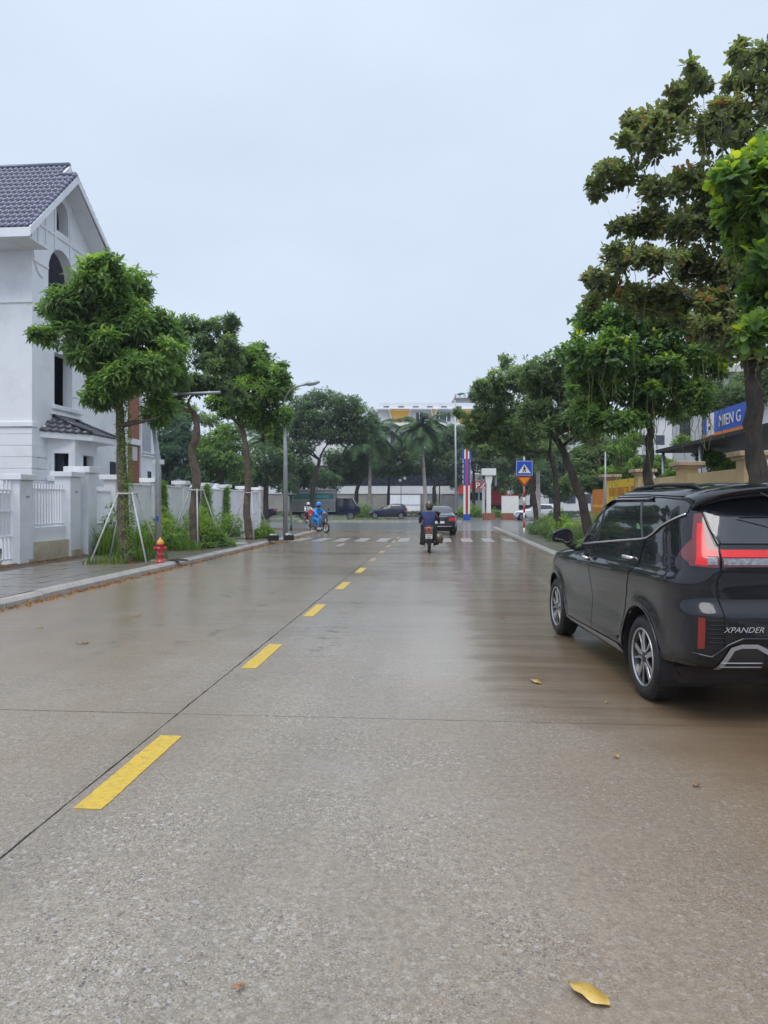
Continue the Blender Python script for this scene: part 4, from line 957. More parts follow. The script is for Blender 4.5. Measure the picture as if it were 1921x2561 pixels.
def wheel(parent, c, r, w, out, spokes='split', name='wheel', n=40, lod=1):
    """c: hub centre; out = -1 left / +1 right"""
    wh = bpy.data.objects.new(name, None); COL.objects.link(wh); wh.parent = parent; wh.location = c; wh.rotation_euler = (0, out*PI/2, 0)
    rr = r*.70; hw = w/2
    prof = [(rr, -hw*.8), (rr+.02, -hw), (r-.035, -hw), (r-.008, -hw+.02), (r, -hw+.045), (r, hw-.045), (r-.008, hw-.02), (r-.035, hw), (rr+.03, hw), (rr, hw-.012), (rr-.004, hw-.03)]
    t_ = MB().lathe(prof, n).build('tyre', M['rubber'], wh, True)
    if lod:
        tr = MB()
        for k in range(n*2):
            a = 2*PI*k/(n*2)
            for zz, sgn in ((-.06, 1), (0, -1), (.06, 1)):
                Mx = Matrix.Rotation(a, 4, 'Z') @ Matrix.Translation((r+.001, 0, zz)) @ Matrix.Rotation(.5*sgn, 4, 'X'); tr.box(-.004, .0012, -.007, .007, -.022, .022, Mx)
        tr.build('tread', M['rubber'], wh)['kind'] = 'stuff'
    rim = MB().lathe([(rr-.006, hw-.035), (rr+.004, hw-.008), (rr-.008, hw-.004), (rr-.014, hw-.014)], n).build('rim', M['alloy'], wh, True); MB().lathe([(rr-.013, hw-.014), (rr-.022, hw-.03), (rr-.04, -hw*.2)], n).build('rim_barrel', M['alloydark'], wh, True)
    MB().lathe([(rr-.02, -hw*.2), (.001, -hw*.25)], n).build('brake_disc', M['alloydark'], wh)
    zt = hw-.022
    def spoke(pts, z0, z1, m, nm):
        return MB().prism(pts, lambda a, b, d: (a, b, d), z0, z1).build(nm, m, wh, bevel=.003 if lod else 0)
    for k in range(5):
        a = 2*PI*k/5+.3; R2 = Matrix.Rotation(a, 2)
        f = lambda L_: [tuple(R2 @ Vector(p)) for p in L_]
        spoke(f([(.03, -.042), (rr*.55, -.05), (rr-.018, -.085), (rr-.018, .062), (rr*.55, .030), (.03, .036)]), zt-.055, zt-.014, M['alloydark'], 'spoke_backing')
        spoke(f([(.035, -.008), (rr*.45, -.006), (rr-.014, -.040), (rr-.014, -.088), (rr*.45, -.046), (.035, -.036)]), zt-.013, zt, M['alloy'], 'spoke')
        spoke(f([(.035, .030), (rr*.45, .028), (rr-.014, .066), (rr-.014, .046), (rr*.45, .012), (.035, .010)]), zt-.013, zt, M['alloy'], 'spoke')
    MB().lathe([(.058, zt-.03), (.056, zt-.002), (.03, zt+.004), (.0005, zt+.005)], 24).build('hub_cap', M['alloydark'], wh, True)
    for k in range(5):
        a = 2*PI*k/5; MB().lathe([(.009, zt-.02), (.009, zt+.004), (.0005, zt+.006)], 8, Matrix.Translation((.046*math.cos(a), .046*math.sin(a), 0))).build('wheel_nut', M['chrome'], wh) if lod else None
    return wh
def cut_arches(o, wb, r, half, dark, rad, inn=.5):
    """open the wheel arches: drop the faces inside, pull the ragged rim on to the circle, line the well"""
    bm = bmesh.new(); bm.from_mesh(o.data)
    for ya in (0, wb):
        ins = set(v for v in bm.verts if math.hypot(v.co.y-ya, v.co.z-r) < rad)
        bmesh.ops.delete(bm, geom=[f for f in bm.faces if all(v in ins for v in f.verts)], context='FACES_ONLY')
        for v in ins:
            if v.is_valid and v.link_faces:
                d = Vector((v.co.y-ya, v.co.z-r)); d = d.normalized() if d.length > 1e-4 else Vector((0, 1)); v.co.y = ya+d.x*rad; v.co.z = max(r+d.y*rad, o_z0(o))
    bmesh.ops.delete(bm, geom=[v for v in bm.verts if not v.link_faces], context='VERTS')
    bm.to_mesh(o.data); bm.free()
    for ya in (0, wb):
        for sx in (-1, 1):
            n = 28; vs = []; fs_ = []
            for k in range(n+1):
                a = -.35+(PI+.7)*k/n; vs += [(sx*.48, ya+rad*1.0*math.cos(a), r+rad*math.sin(a)), (sx*half*(.99 if ya == 0 else .945), ya+rad*math.cos(a), r+rad*math.sin(a))]
            for k in range(n): fs_.append((2*k, 2*k+1, 2*k+3, 2*k+2))
            fs_.append(tuple(2*k for k in range(n+1)))
            MB().add(vs, fs_).build('wheel_well', dark, o.parent)
    o.data.polygons.foreach_set('use_smooth', [True]*len(o.data.polygons))
def o_z0(o): return min(v[2] for v in o.bound_box)
def smooth_by_angle(o, ang=.6):
    me = o.data; bm = bmesh.new(); bm.from_mesh(me)
    for e in bm.edges: e.smooth = not (len(e.link_faces) == 2 and e.calc_face_angle(0) > ang)
    for f in bm.faces: f.smooth = True
    bm.to_mesh(me); bm.free()

# ---- the parked black people carrier
def suv_side(y, z):
    zc = .955+.052*(1.6-y)/2.0                       # shoulder line climbs to the rear
    d = z-zc; f = .026*math.exp(-(d/.05)**2) if d > 0 else .026*math.exp(-(d/.13)**2)
    f *= sst(3.3, 2.2, y)
    zl = .72; f -= .018*math.exp(-((z-.62)/.12)**2)*sst(-.05, .6, y)*sst(2.5, 2.0, y)
    f += .012*math.exp(-((z-.36)/.06)**2)*sst(.2, .6, y)*sst(2.5, 2.1, y)
    return f
SH = Shell([(.22, .80), (.30, .845), (.45, .866), (.62, .872), (.85, .873), (1.0, .868), (1.10, .85), (1.22, .828), (1.35, .803), (1.5, .765), (1.58, .735), (1.64, .695), (1.68, .635), (1.71, .53), (1.73, .35)],
           [(.22, .42), (.36, .46), (.40, .60), (.425, .80), (.47, .85), (.55, .865), (.70, .875), (.795, .88), (.81, .873), (.880, .822), (.90, .812), (1.0, .812), (1.10, .820), (1.16, .818), (1.245, .775), (1.30, .745), (1.45, .67), (1.58, .59), (1.64, .54), (1.68, .47), (1.71, .33), (1.73, .12)],
           [(.22, 3.3), (.32, 3.50), (.5, 3.58), (.7, 3.60), (.85, 3.56), (.93, 3.46), (.985, 3.25), (1.02, 2.95), (1.06, 2.5), (1.10, 2.22), (1.2, 2.06), (1.35, 1.83), (1.5, 1.55), (1.58, 1.32), (1.64, 1.10), (1.68, .88), (1.71, .6), (1.73, .35)],
           .9, lambda z: 11 if z < .9 else 11-3*sst(.9, 1.6, z), 6.0, 2.775, .33, suv_side)
car = thing('parked_car', 'black rain-wet people carrier with red L-shaped tail lamps parked at the right kerb', 'car', (2.94, 5.64, 0), math.radians(.2))
bd = SH.body(.22, 1.73, 110, .02).build('body', M['paint'], car, True)
cut_arches(bd, 2.775, .33, .88, M['plastic'], .405)
smooth_by_angle(bd, .7)
def cv_(k, a, z): return ((SH.s_side(a, z) if k == 's' else SH.s_frac(a, z) if k == 'w' else SH.s_rear(a, z) if k == 'r' else SH.s_front(a, z)), z)
def panel(name, pts, e, m, th=0, parent=None, mir=True, cell=.035, zc=.03):
    P = dens(pts, cv_); mb = SH.patch(P, e, cell=cell, zc=zc); out_ = []
    for sgn in ((1, -1) if mir else (1,)):
        q = MB(); q.v = [(v[0]*sgn, v[1], v[2]) for v in mb.v]; q.f = [list(f) if sgn > 0 else list(reversed(f)) for f in mb.f]
        o = link(name, q.mesh(name, m, True, True), parent or car); out_.append(o)
    return out_
def strip(name, pts, w, e, m, mir=True, parent=None):
    """thin raised or dark line following the body"""
    P = []
    for i in range(len(pts)-1):
        a, b = pts[i], pts[i+1]; n = max(1, int(math.hypot(b[1]-a[1], b[2]-a[2])/.03))
        for k in range(n+(i == len(pts)-2)):
            t = k/n; q = cv_(a[0], a[1]+(b[1]-a[1])*t, a[2]+(b[2]-a[2])*t); P.append(SH.lift(q[0], q[1], e))
    for sgn in ((1, -1) if mir else (1,)):
        MB().tube([(p.x*sgn, p.y, p.z) for p in P], w, 6).build(name, m, parent or car, True)
M['gap'] = mat('shut_gap', (.003, .003, .003), .9, var=0)
S_ = lambda *p: [('s', y, z) for y, z in p]; R_ = lambda *p: [('r', x, z) for x, z in p]
# side glass: one dark daylight opening in three panes
bel = lambda y: 1.115+.085*(2.05-y)/1.0*.98
belt = [(2.06, bel(2.06)), (1.4, bel(1.4)), (.7, bel(.7)), (.05, bel(.05))]
top = [(1.02, 1.615), (.6, 1.635), (.1, 1.635)]
front_glass = S_((2.00, bel(2.0)+.012), (1.56, bel(1.56)+.012), (1.56, 1.40), (1.74, 1.30))  # quarter
dF = S_((1.98, bel(1.98)+.012), (1.27, bel(1.27)+.012), (1.24, 1.552), (1.30, 1.535), (1.55, 1.42), (1.80, 1.27))
dR = S_((1.22, bel(1.22)+.012), (.12, bel(.12)+.012), (.37, 1.612), (1.02, 1.605), (1.19, 1.568))
dQ = S_((.06, bel(.06)+.01), (-.03, bel(0)+.03), (-.12, 1.345), (-.24, 1.41), (-.40, 1.465), (-.50, 1.50), (-.49, 1.56), (-.41, 1.585), (-.10, 1.604), (.31, 1.610))
# door skins over a dark shut gap
door_r = [(1.32, bel(1.32)-.01), (.04, bel(.04)-.01), (.09, 1.09), (.20, .99), (.28, .88), (.36, .72), (.44, .58), (.50, .45), (.56, .365), (1.32, .325)]
door_f = [(2.36, 1.06), (1.336, bel(1.336)-.01), (1.336, .325), (2.0, .315), (2.22, .40), (2.36, .60), (2.42, .85)]
for nm, pl, hy in (('door', door_r, .57), ('door', door_f, 1.75)):
    P = dens(S_(*pl), cv_); cx = sum(p[0] for p in pl)/len(pl); cz = sum(p[1] for p in pl)/len(pl)
    grow = [(p[0]+(-.0035 if p[0] < cx else .0035), p[1]+(-.004 if p[1] < cz else .0)) for p in pl]
    panel('door_seal', S_(*grow), .0012, M['gap']); ds_ = panel(nm, S_(*pl), .0042, M['paint'])
    for sgn, d_ in zip((1, -1), ds_):
        hz = bel(hy-.27)-.15; q = cv_('s', hy-.27, hz); base_ = SH.lift(q[0], q[1], 0)
        pts = [SH.lift(*cv_('s', hy-.27+dx, hz-.004+.0*dx), e_) for dx, e_ in ((-.10, .006), (-.08, .030), (-.02, .042), (.05, .042), (.10, .030), (.115, .006))]
        hb = MB().tube([(p.x*sgn, p.y, p.z) for p in pts], [.012, .016, .017, .017, .016, .011], 8).build('handle', M['chrome'], d_, True)
        cupc = SH.lift(*cv_('s', hy-.24, hz), .0055); MB().lathe([(.001, 0), (.048, 0), (.05, -.003)], 20, Matrix.Translation((cupc.x*sgn, cupc.y, cupc.z)) @ Matrix.Rotation(-sgn*PI/2, 4, 'Y') @ Matrix.Scale(1.4, 4, (0, 1, 0))).build('handle_cup', M['gap'], d_, True)
for nm, pl in (('side_window', dF), ('side_window', dR), ('quarter_window', dQ)):
    panel('window_seal', [(k, a, z+(.012 if z > 1.42 else -.003)) for k, a, z in pl], .0035, M['gap']); panel(nm, pl, .0060, M['glass'])
panel('pillar_trim', S_((1.27, bel(1.27)+.012), (1.21, bel(1.21)+.012), (1.18, 1.57), (1.24, 1.55)), .0065, M['plastic'])
panel('pillar_trim', S_((.118, bel(.118)+.012), (.065, bel(.065)+.012), (.315, 1.61), (.365, 1.612)), .0085, M['silverdark'])
# rain visor above the doors
for a0_, a1_ in ((1.25, .10),):
    vis = []
    for i in range(17):
        y = a0_+(a1_-a0_)*i/16; zt = 1.617 if y < 1.05 else 1.617-.30*(y-1.05)
        vis.append(y)
    P = [SH.lift(*cv_('s', y, 1.622 if y < 1.02 else 1.622-.34*(y-1.02)), .007) for y in vis]; Q = [SH.lift(*cv_('s', y, 1.585 if y < 1.02 else 1.585-.34*(y-1.02)), .034) for y in vis]
    for sgn in (1, -1):
        mb = MB(); n = len(P); mb.add([(p.x*sgn, p.y, p.z) for p in P]+[(p.x*sgn, p.y, p.z) for p in Q], [(i, i+1, n+i+1, n+i) for i in range(n-1)]); o = mb.build('rain_visor', M['glass'], car, True); sm = o.modifiers.new('t', 'SOLIDIFY'); sm.thickness = .004
strip('chrome_belt', S_((2.10, bel(2.1)+.0), (1.4, bel(1.4)), (.7, bel(.7)), (.10, bel(.10)-.002), (-.0, bel(0)+.004), (-.10, 1.325), (-.22, 1.39), (-.38, 1.445), (-.50, 1.485)), .0085, .010, M['chrome'])
strip('roof_seam', S_((1.05, 1.645), (.3, 1.64), (-.38, 1.618), (-.48, 1.583), (-.56, 1.58)), .004, .0015, M['gap'])
# sill trim, arch trims
panel('sill_trim', S_((2.30, .30), (2.25, .262), (.47, .262), (.56, .315), (.62, .325)), .008, M['silver'])
for ya in (0, 2.775):
    for sgn in (1, -1):
        pts = []
        for i in range(25):
            a = PI*(-.08+1.16*i/24); y, z = ya+.415*math.cos(a), .33+.415*math.sin(a)
            if z < .235: continue
            q = SH.lift(*cv_('s', y, z), .004); pts.append((q.x*sgn, q.y, q.z))
        MB().tube(pts, .008, 8).build('arch_moulding', M['paint'], car, True)
for y, z in ((0, .33), (2.775, .33)):
    for sx in (-1, 1): wheel(car, (sx*.765, y, z), .33, .21, sx)
# rear glass, tailgate, lamps
panel('rear_window', R_((.0, 1.285), (.585, 1.285), (.625, 1.36), (.640, 1.60), (.0, 1.615)), .006, M['rglass'])
panel('tailgate', R_((.0, .905), (.61, .905), (.615, 1.12), (.61, 1.25), (.59, 1.275), (.0, 1.275)), .0045, M['paint'])
strip('tailgate_seam', R_((.0, 1.28), (.60, 1.28), (.620, 1.16), (.622, 1.0), (.624, .86), (.622, .60)), .0048, .001, M['gap'])
strip('tailgate_seam', R_((.610, 1.27), (.640, 1.40), (.652, 1.60)), .005, .001, M['gap'])
Q_ = lambda *p: [('w', f, z) for f, z in p]
lamp = [('s', -.58, 1.205), ('s', -.70, 1.15)]+Q_((.93, 1.125), (.752, 1.122), (.752, 1.25), (.775, 1.265), (.845, 1.49), (.893, 1.49), (.912, 1.31))
panel('tail_lamp', lamp, .010, M['lampdark'], cell=.02, zc=.02)
panel('lamp_bar', Q_((.905, 1.138), (.835, 1.133), (.835, 1.193), (.758, 1.196), (.758, 1.234), (.828, 1.240), (.842, 1.42), (.876, 1.42), (.890, 1.26)), .0135, M['lampred'], cell=.02, zc=.02)
panel('lamp_strip', R_((.612, 1.245), (.612, 1.128), (.16, 1.128), (.12, 1.20), (.16, 1.245)), .010, M['lampdark'], cell=.03, zc=.02)
panel('lamp_bar', R_((.608, 1.238), (.608, 1.190), (.17, 1.190), (.17, 1.235)), .013, M['lampred'], cell=.03, zc=.02)
panel('reversing_lamp', R_((.602, 1.182), (.602, 1.142), (.22, 1.142), (.20, 1.182)), .0128, M['lampclear'], cell=.02, zc=.02)
panel('turn_lamp', Q_((.850, 1.185), (.850, 1.142), (.765, 1.142), (.765, 1.185)), .0128, M['lampclear'], cell=.02, zc=.02)
# bumper furniture
panel('reflector_recess', R_((.80, .80), (.60, .79), (.60, .60), (.66, .52), (.80, .54)), .002, M['plastic'])
panel('reflector', R_((.778, .785), (.742, .785), (.742, .575), (.778, .565)), .012, M['reflector'], cell=.02, zc=.02)
for k in range(6): strip('grille_slat', R_((.735, .765-.03*k), (.615, .765-.03*k)), .004, .006, M['plastic'])
strip('bumper_wing', R_((.80, .535), (.70, .515), (.60, .60), (.50, .645), (.10, .645)), .012, .010, M['paint'])
panel('lower_valance', R_((.78, .50), (.70, .50), (.62, .42), (.0, .42), (.0, .36), (.74, .36)), .003, M['plastic'])
hexo = [(.66, .425), (.565, .585), (.50, .60), (.40, .60), (.36, .58), (.30, .52), (.30, .50)]
panel('skid_plate', R_((.655, .43), (.565, .572), (.50, .585), (.41, .585), (.36, .565), (.33, .43)), .007, M['alloydark'], cell=.02, zc=.02)
panel('skid_frame', R_((.67, .43), (.58, .585), (.51, .608), (.40, .608), (.33, .575), (.29, .54), (.30, .52), (.35, .548), (.405, .58), (.505, .58), (.555, .563), (.63, .43)), .012, M['silver'], cell=.02, zc=.02)
for zz in (.452, .478): strip('skid_line', R_((.64, zz), (.36, zz)), .005, .010, M['silver'])
# spoiler
mb = MB(); ns_ = 26; top_ = []; lowv = []
def spo(x, k):
    u = abs(x)/.69
    yb = -.455-.0*u; tip = -.80+.05*u**2+.17*u**7
    zt = 1.722-.055*u**2-.06*u**8
    return [(x, -.25, zt+.004), (x, yb, zt+.004), (x, (yb+tip)/2, zt-.004), (x, tip+.02, zt-.022), (x, tip, zt-.040), (x, tip+.012, zt-.060), (x, tip+.05, zt-.085), (x, -.50, zt-.125)]
rows = [spo(-.69+1.38*i/ns_, i) for i in range(ns_+1)]; k = 8
mb.add([p for r in rows for p in r], [(i*k+j, i*k+j+1, (i+1)*k+j+1, (i+1)*k+j) for i in range(ns_) for j in range(k-1)]+[(i*k+k-1, i*k, (i+1)*k, (i+1)*k+k-1) for i in range(ns_)]+[tuple(range(k)), tuple(range(ns_*k+k-1, ns_*k-1, -1))])
sp = mb.build('roof_spoiler', M['paint'], car, True); smooth_by_angle(sp, .9)
MB().tube([(-.30, -.812, 1.688), (.30, -.812, 1.688)], .008, 6).build('brake_light', M['lampdark'], car, True)
for sx in (-1, 1):
    MB().tube([(sx*.60, 1.0, 1.655), (sx*.59, .85, 1.70), (sx*.58, .3, 1.722), (sx*.575, -.3, 1.708), (sx*.575, -.42, 1.67)], [.013, .016, .016, .016, .012], 8).build('roof_rail', M['plastic'], car, True)
MB().tube([(-.34, -.80, 1.64), (.1, -.84, 1.42)], .006, 6).build('rear_wiper', M['plastic'], car, True)
# mirror
for sgn in (1, -1):
    mh = MB(); cs_ = []
    ctr = Vector((-.985, 2.05, 1.205)); 
    for i, (dy, sx_, sz_) in enumerate(((-.055, .105, .072), (-.050, .118, .082), (-.02, .122, .086), (.03, .108, .078), (.075, .075, .058), (.10, .03, .03))):
        cs_.append([(sgn*(ctr.x+sx_*(abs(math.cos(a))**.6)*math.copysign(1, math.cos(a))), ctr.y+dy+.05*(math.cos(a))*.4, ctr.z+sz_*(abs(math.sin(a))**.6)*math.copysign(1, math.sin(a))*(1.05 if math.cos(a) > 0 else .82)) for a in [2*PI*k/24 for k in range(24)]])
    mh.add([p for r in cs_ for p in r], [(i*24+k, i*24+(k+1) % 24, (i+1)*24+(k+1) % 24, (i+1)*24+k) for i in range(5) for k in range(24)]+[tuple(range(120, 144))])
    mo = mh.build('door_mirror', M['paint'], car, True)
    gl = MB().add([(p[0]*.0+sgn*(ctr.x)+(p[0]-sgn*ctr.x)*.88, p[1]-.002+.006, ctr.z+(p[2]-ctr.z)*.86) for p in cs_[0]], [tuple(range(24))]).build('mirror_glass', M['chrome_mirror'] if 'chrome_mirror' in M else M['glass'], mo)
    MB().add([*cs_[0], *[(sgn*ctr.x+(p[0]-sgn*ctr.x)*.9, p[1]+.004, ctr.z+(p[2]-ctr.z)*.88) for p in cs_[0]]], [(k, (k+1) % 24, 24+(k+1) % 24, 24+k) for k in range(24)]).build('mirror_rim', M['plastic'], mo, True)
    MB().tube([(sgn*-.93, 2.07, 1.145), (sgn*-.90, 2.06, 1.12), (sgn*-.84, 2.03, 1.09)], [.03, .034, .04], 8).build('mirror_arm', M['plastic'], mo, True)
q = SH.lift(*cv_('s', -.12, 1.36), .012)
MB().lathe([(.001, .002), (.042, .0)], 20, Matrix.Translation(SH.lift(*cv_('s', .22, 1.36), .0075)) @ Matrix.Rotation(-PI/2-.18, 4, 'Y')).build('round_sticker', M['greenfilm'], car)
bo_ = SH.lift(SH.s_rear(.51, .705), .705, .006)
text_part('XPANDER', .054, M['chrome'], car, (-.50, bo_.y-.002, .705), (PI/2, 0, 0), shear=.35, name='badge_lettering', sx=1.12)
panel('windscreen', [('f', .0, 1.12), ('f', .70, 1.12), ('f', .60, 1.55), ('f', .0, 1.63)], .005, M['glass'])
panel('headlamp', [('f', .86*.8, .93), ('f', .45, .90), ('f', .45, .80), ('f', .74, .82)], .008, M['lampclear'])
BX(-.25, .25, -.895, -.88, .72, .72).build('bumper_line', M['plastic'], car) if 0 else None
BX(-.72, .72, .42, 2.35, .20, .30).build('underbody', M['plastic'], car)

# ---- simpler vehicles
def small_car(label, loc, rz, paint, kind='sedan', group=None, name='car'):
    if kind == 'sedan':
        Wt = [(.2, .76), (.3, .84), (.55, .88), (.8, .88), (.95, .85), (1.0, .80), (1.15, .73), (1.3, .66), (1.38, .58), (1.42, .4), (1.44, .2)]
        Bt = [(.2, .8), (.35, .93), (.6, .98), (.85, .96), (.97, .90), (1.02, .62), (1.05, .30), (1.2, -.05), (1.32, -.35), (1.40, -.65), (1.44, -1.0)]
        Ft = [(.2, 3.3), (.35, 3.5), (.55, 3.56), (.75, 3.48), (.88, 3.1), (.95, 2.5), (1.02, 2.25), (1.15, 1.98), (1.3, 1.65), (1.38, 1.4), (1.44, 1.1)]
    else:
        Wt = [(.2, .74), (.3, .82), (.55, .86), (.85, .86), (1.0, .82), (1.2, .74), (1.38, .66), (1.46, .55), (1.5, .3)]
        Bt = [(.2, .5), (.35, .62), (.6, .66), (.9, .64), (1.1, .55), (1.3, .40), (1.42, .28), (1.5, .0)]
        Ft = [(.2, 3.0), (.35, 3.2), (.55, 3.25), (.75, 3.18), (.9, 2.8), (.97, 2.35), (1.05, 2.1), (1.2, 1.8), (1.35, 1.4), (1.45, 1.0), (1.5, .5)]
    sc = 1.0; wb = 2.6; z1 = Wt[-1][0]; sh = Shell(Wt, Bt, Ft, .9, 6, 3.6, wb, .31); root = thing(name, label, 'car', loc, rz, group)
    b = sh.body(.2, z1, 44, .04).build('body', paint, root, True); cut_arches(b, wb, .31, .9, M['plastic'], .37); smooth_by_angle(b, .7)
    def pan(nm, pts, e, m):
        cvx = lambda k, a, z: ((sh.s_side(a, z) if k == 's' else sh.s_rear(a, z) if k == 'r' else sh.s_front(a, z)), z)
        mb = sh.patch(dens(pts, cvx), e, cell=.09, zc=.07)
        for sgn in (1, -1):
            q = MB(); q.v = [(v[0]*sgn, v[1], v[2]) for v in mb.v]; q.f = [list(f) for f in mb.f]; link(nm, q.mesh(nm, m, True), root)
    zt = z1-.10; zb = 1.0
    pan('side_window', S_((1.9, zb), (1.02, zb), (1.02, zt), (1.35, zt-.02)), .008, M['glass'])
    pan('side_window', S_((.95, zb), (.05 if kind == 'sedan' else -.2, zb+.03), (.25 if kind == 'sedan' else .0, zt-.04), (.95, zt)), .008, M['glass'])
    pan('rear_window', R_((0, 1.08), (.58, 1.08), (.50, zt-.03), (0, zt)), .008, M['rglass'])
    pan('windscreen', [('f', 0, 1.05), ('f', .62, 1.05), ('f', .5, zt-.05), ('f', 0, zt)], .008, M['rglass'])
    pan('tail_lamp', R_((.80, .70), (.48, .70), (.48, .84), (.80, .86)), .010, M['lampred'])
    pan('headlamp', [('f', .78, .62), ('f', .5, .60), ('f', .5, .72), ('f', .74, .74)], .010, M['lampclear'])
    pan('rear_bumper', R_((.80, .26), (0, .26), (0, .40), (.80, .40)), .010, M['plastic'])
    cvr = sh.lift(sh.s_rear(0, .6), .6, .01)
    BX(-.25, .25, cvr.y-.012, cvr.y, .58, .69).build('number_plate', M['signwhite'], root)
    BX(-.6, .6, sh.lift(sh.s_rear(.3, .42), .42, 0).y-.02, sh.lift(sh.s_rear(.3, .42), .42, 0).y-.004, .42, .45).build('chrome_strip', M['chrome'], root)
    for y in (0, wb):
        for sx in (-1, 1): wheel(root, (sx*.76, y, .31), .31, .19, sx, n=20, lod=0)
    for sx in (-1, 1):
        MB().lathe([(.001, -.04), (.07, -.03), (.085, .03), (.04, .07), (.001, .075)], 12, Matrix.Translation((sx*.98, 1.78, 1.02)) @ Matrix.Rotation(-PI/2, 4, 'X')).build('door_mirror', paint, root, True)
    return root
small_car('dark grey sedan seen from behind just ahead of the scooter on the crossing', (2.72, 34.9, 0), -TH*.6, M['paint_grey'])
p = gnd(762, 1294); small_car('dark navy sedan parked on the far side, left of the cargo truck', (-13.0, 78.5, .0), PI/2, M['paint_navy'])
small_car('dark blue car following the cargo truck on the cross street', (1.7, 70.5, 0), PI/2, M['paint_navy'], 'hatch')
small_car('white hatchback on the cross street behind the roadside shrubs at right', (15.0, 63.5, 0), PI/2, M['paint_white'], 'hatch')
# trucks
tk = thing('cargo_truck', 'light truck with grey and green cargo box and dark blue cab on the cross street', 'truck', (-6.0, 66, 0), -PI/2)
# local y = forward (towards +X world), width in x
def prism_x(prof, x0, x1): return MB().prism(prof, lambda a, b, d: (d, a, b), x0, x1)
prism_x([(-2.6, .75), (1.5, .75), (1.5, 2.85), (-2.6, 2.85)], -.95, .95).build('cargo_box', M['boxgrey'], tk, bevel=.03)
for sx in (-1, 1):
    BX(sx*.955-.004, sx*.955+.004, -2.4, 1.3, 1.9, 2.45).build('green_panel', M['boxgreen'], tk)
    BX(sx*.962-.004, sx*.962+.004, -.6, .9, 2.05, 2.3).build('stripe', M['grass_paint'] if 'grass_paint' in M else M['teal'], tk)
    for zz in (.78, 1.85, 2.5, 2.78): BX(sx*.965-.006, sx*.965+.006, -2.6, 1.5, zz, zz+.04).build('rail', M['galv'], tk)
prism_x([(1.58, .5), (3.75, .5), (3.8, 1.15), (3.45, 1.35), (3.05, 2.05), (1.62, 2.08)], -.88, .88).build('cab', M['paint_navy'], tk, bevel=.06)
for sx in (-1, 1): prism_x([(1.85, 1.3), (2.7, 1.3), (2.7, 1.9), (1.9, 1.92)], sx*.885-.004, sx*.885+.004).build('side_window', M['glass'], tk); prism_x([(2.78, 1.3), (3.3, 1.3), (2.98, 1.88), (2.78, 1.9)], sx*.885-.004, sx*.885+.004).build('side_window', M['glass'], tk)
BX(-.4, .4, -2.6, 3.4, .45, .74).build('chassis', M['plastic'], tk)
for y in (-1.5, 2.9):
    for sx in (-1, 1): wheel(tk, (sx*.78, y, .36), .36, .22, sx, n=20, lod=0)
ct_ = thing('crane_truck', 'pale green-white truck cab with an orange crane body behind it, far right', 'truck', (12.1, 92, 0), PI/2)
prism_x([(-1.0, .7), (1.3, .7), (1.3, 1.6), (1.05, 3.3), (-1.0, 3.3)], -1.15, 1.15).build('cab', M['signwhite'], ct_, bevel=.08)
for sx in (-1, 1): prism_x([(-.1, 1.9), (1.02, 1.9), (.85, 2.9), (-.1, 2.9)], sx*1.155-.004, sx*1.155+.004).build('side_window', M['glass'], ct_); prism_x([(-.85, 1.9), (-.35, 1.9), (-.35, 2.9), (-.85, 2.9)], sx*1.155-.004, sx*1.155+.004).build('side_window', M['glass'], ct_)
BX(-1.1, 1.1, -8.5, -1.2, .8, 1.3).build('flatbed', M['plastic'], ct_)
prism_x([(-13, 4.3), (-1.6, 4.3), (-1.4, 3.1), (-3.0, 3.0), (-4.5, 3.9), (-13, 4.0)], -.5, .3).build('crane_boom', M['orange'], ct_, bevel=.04)
prism_x([(-3.6, 1.3), (-1.6, 1.3), (-1.5, 3.2), (-3.2, 3.2)], -.8, .8).build('crane_body', M['red'], ct_, bevel=.05)
for y in (.2, -5.5, -6.8):
    for sx in (-1, 1): wheel(ct_, (sx*1.0, y, .5), .5, .28, sx, n=20, lod=0)

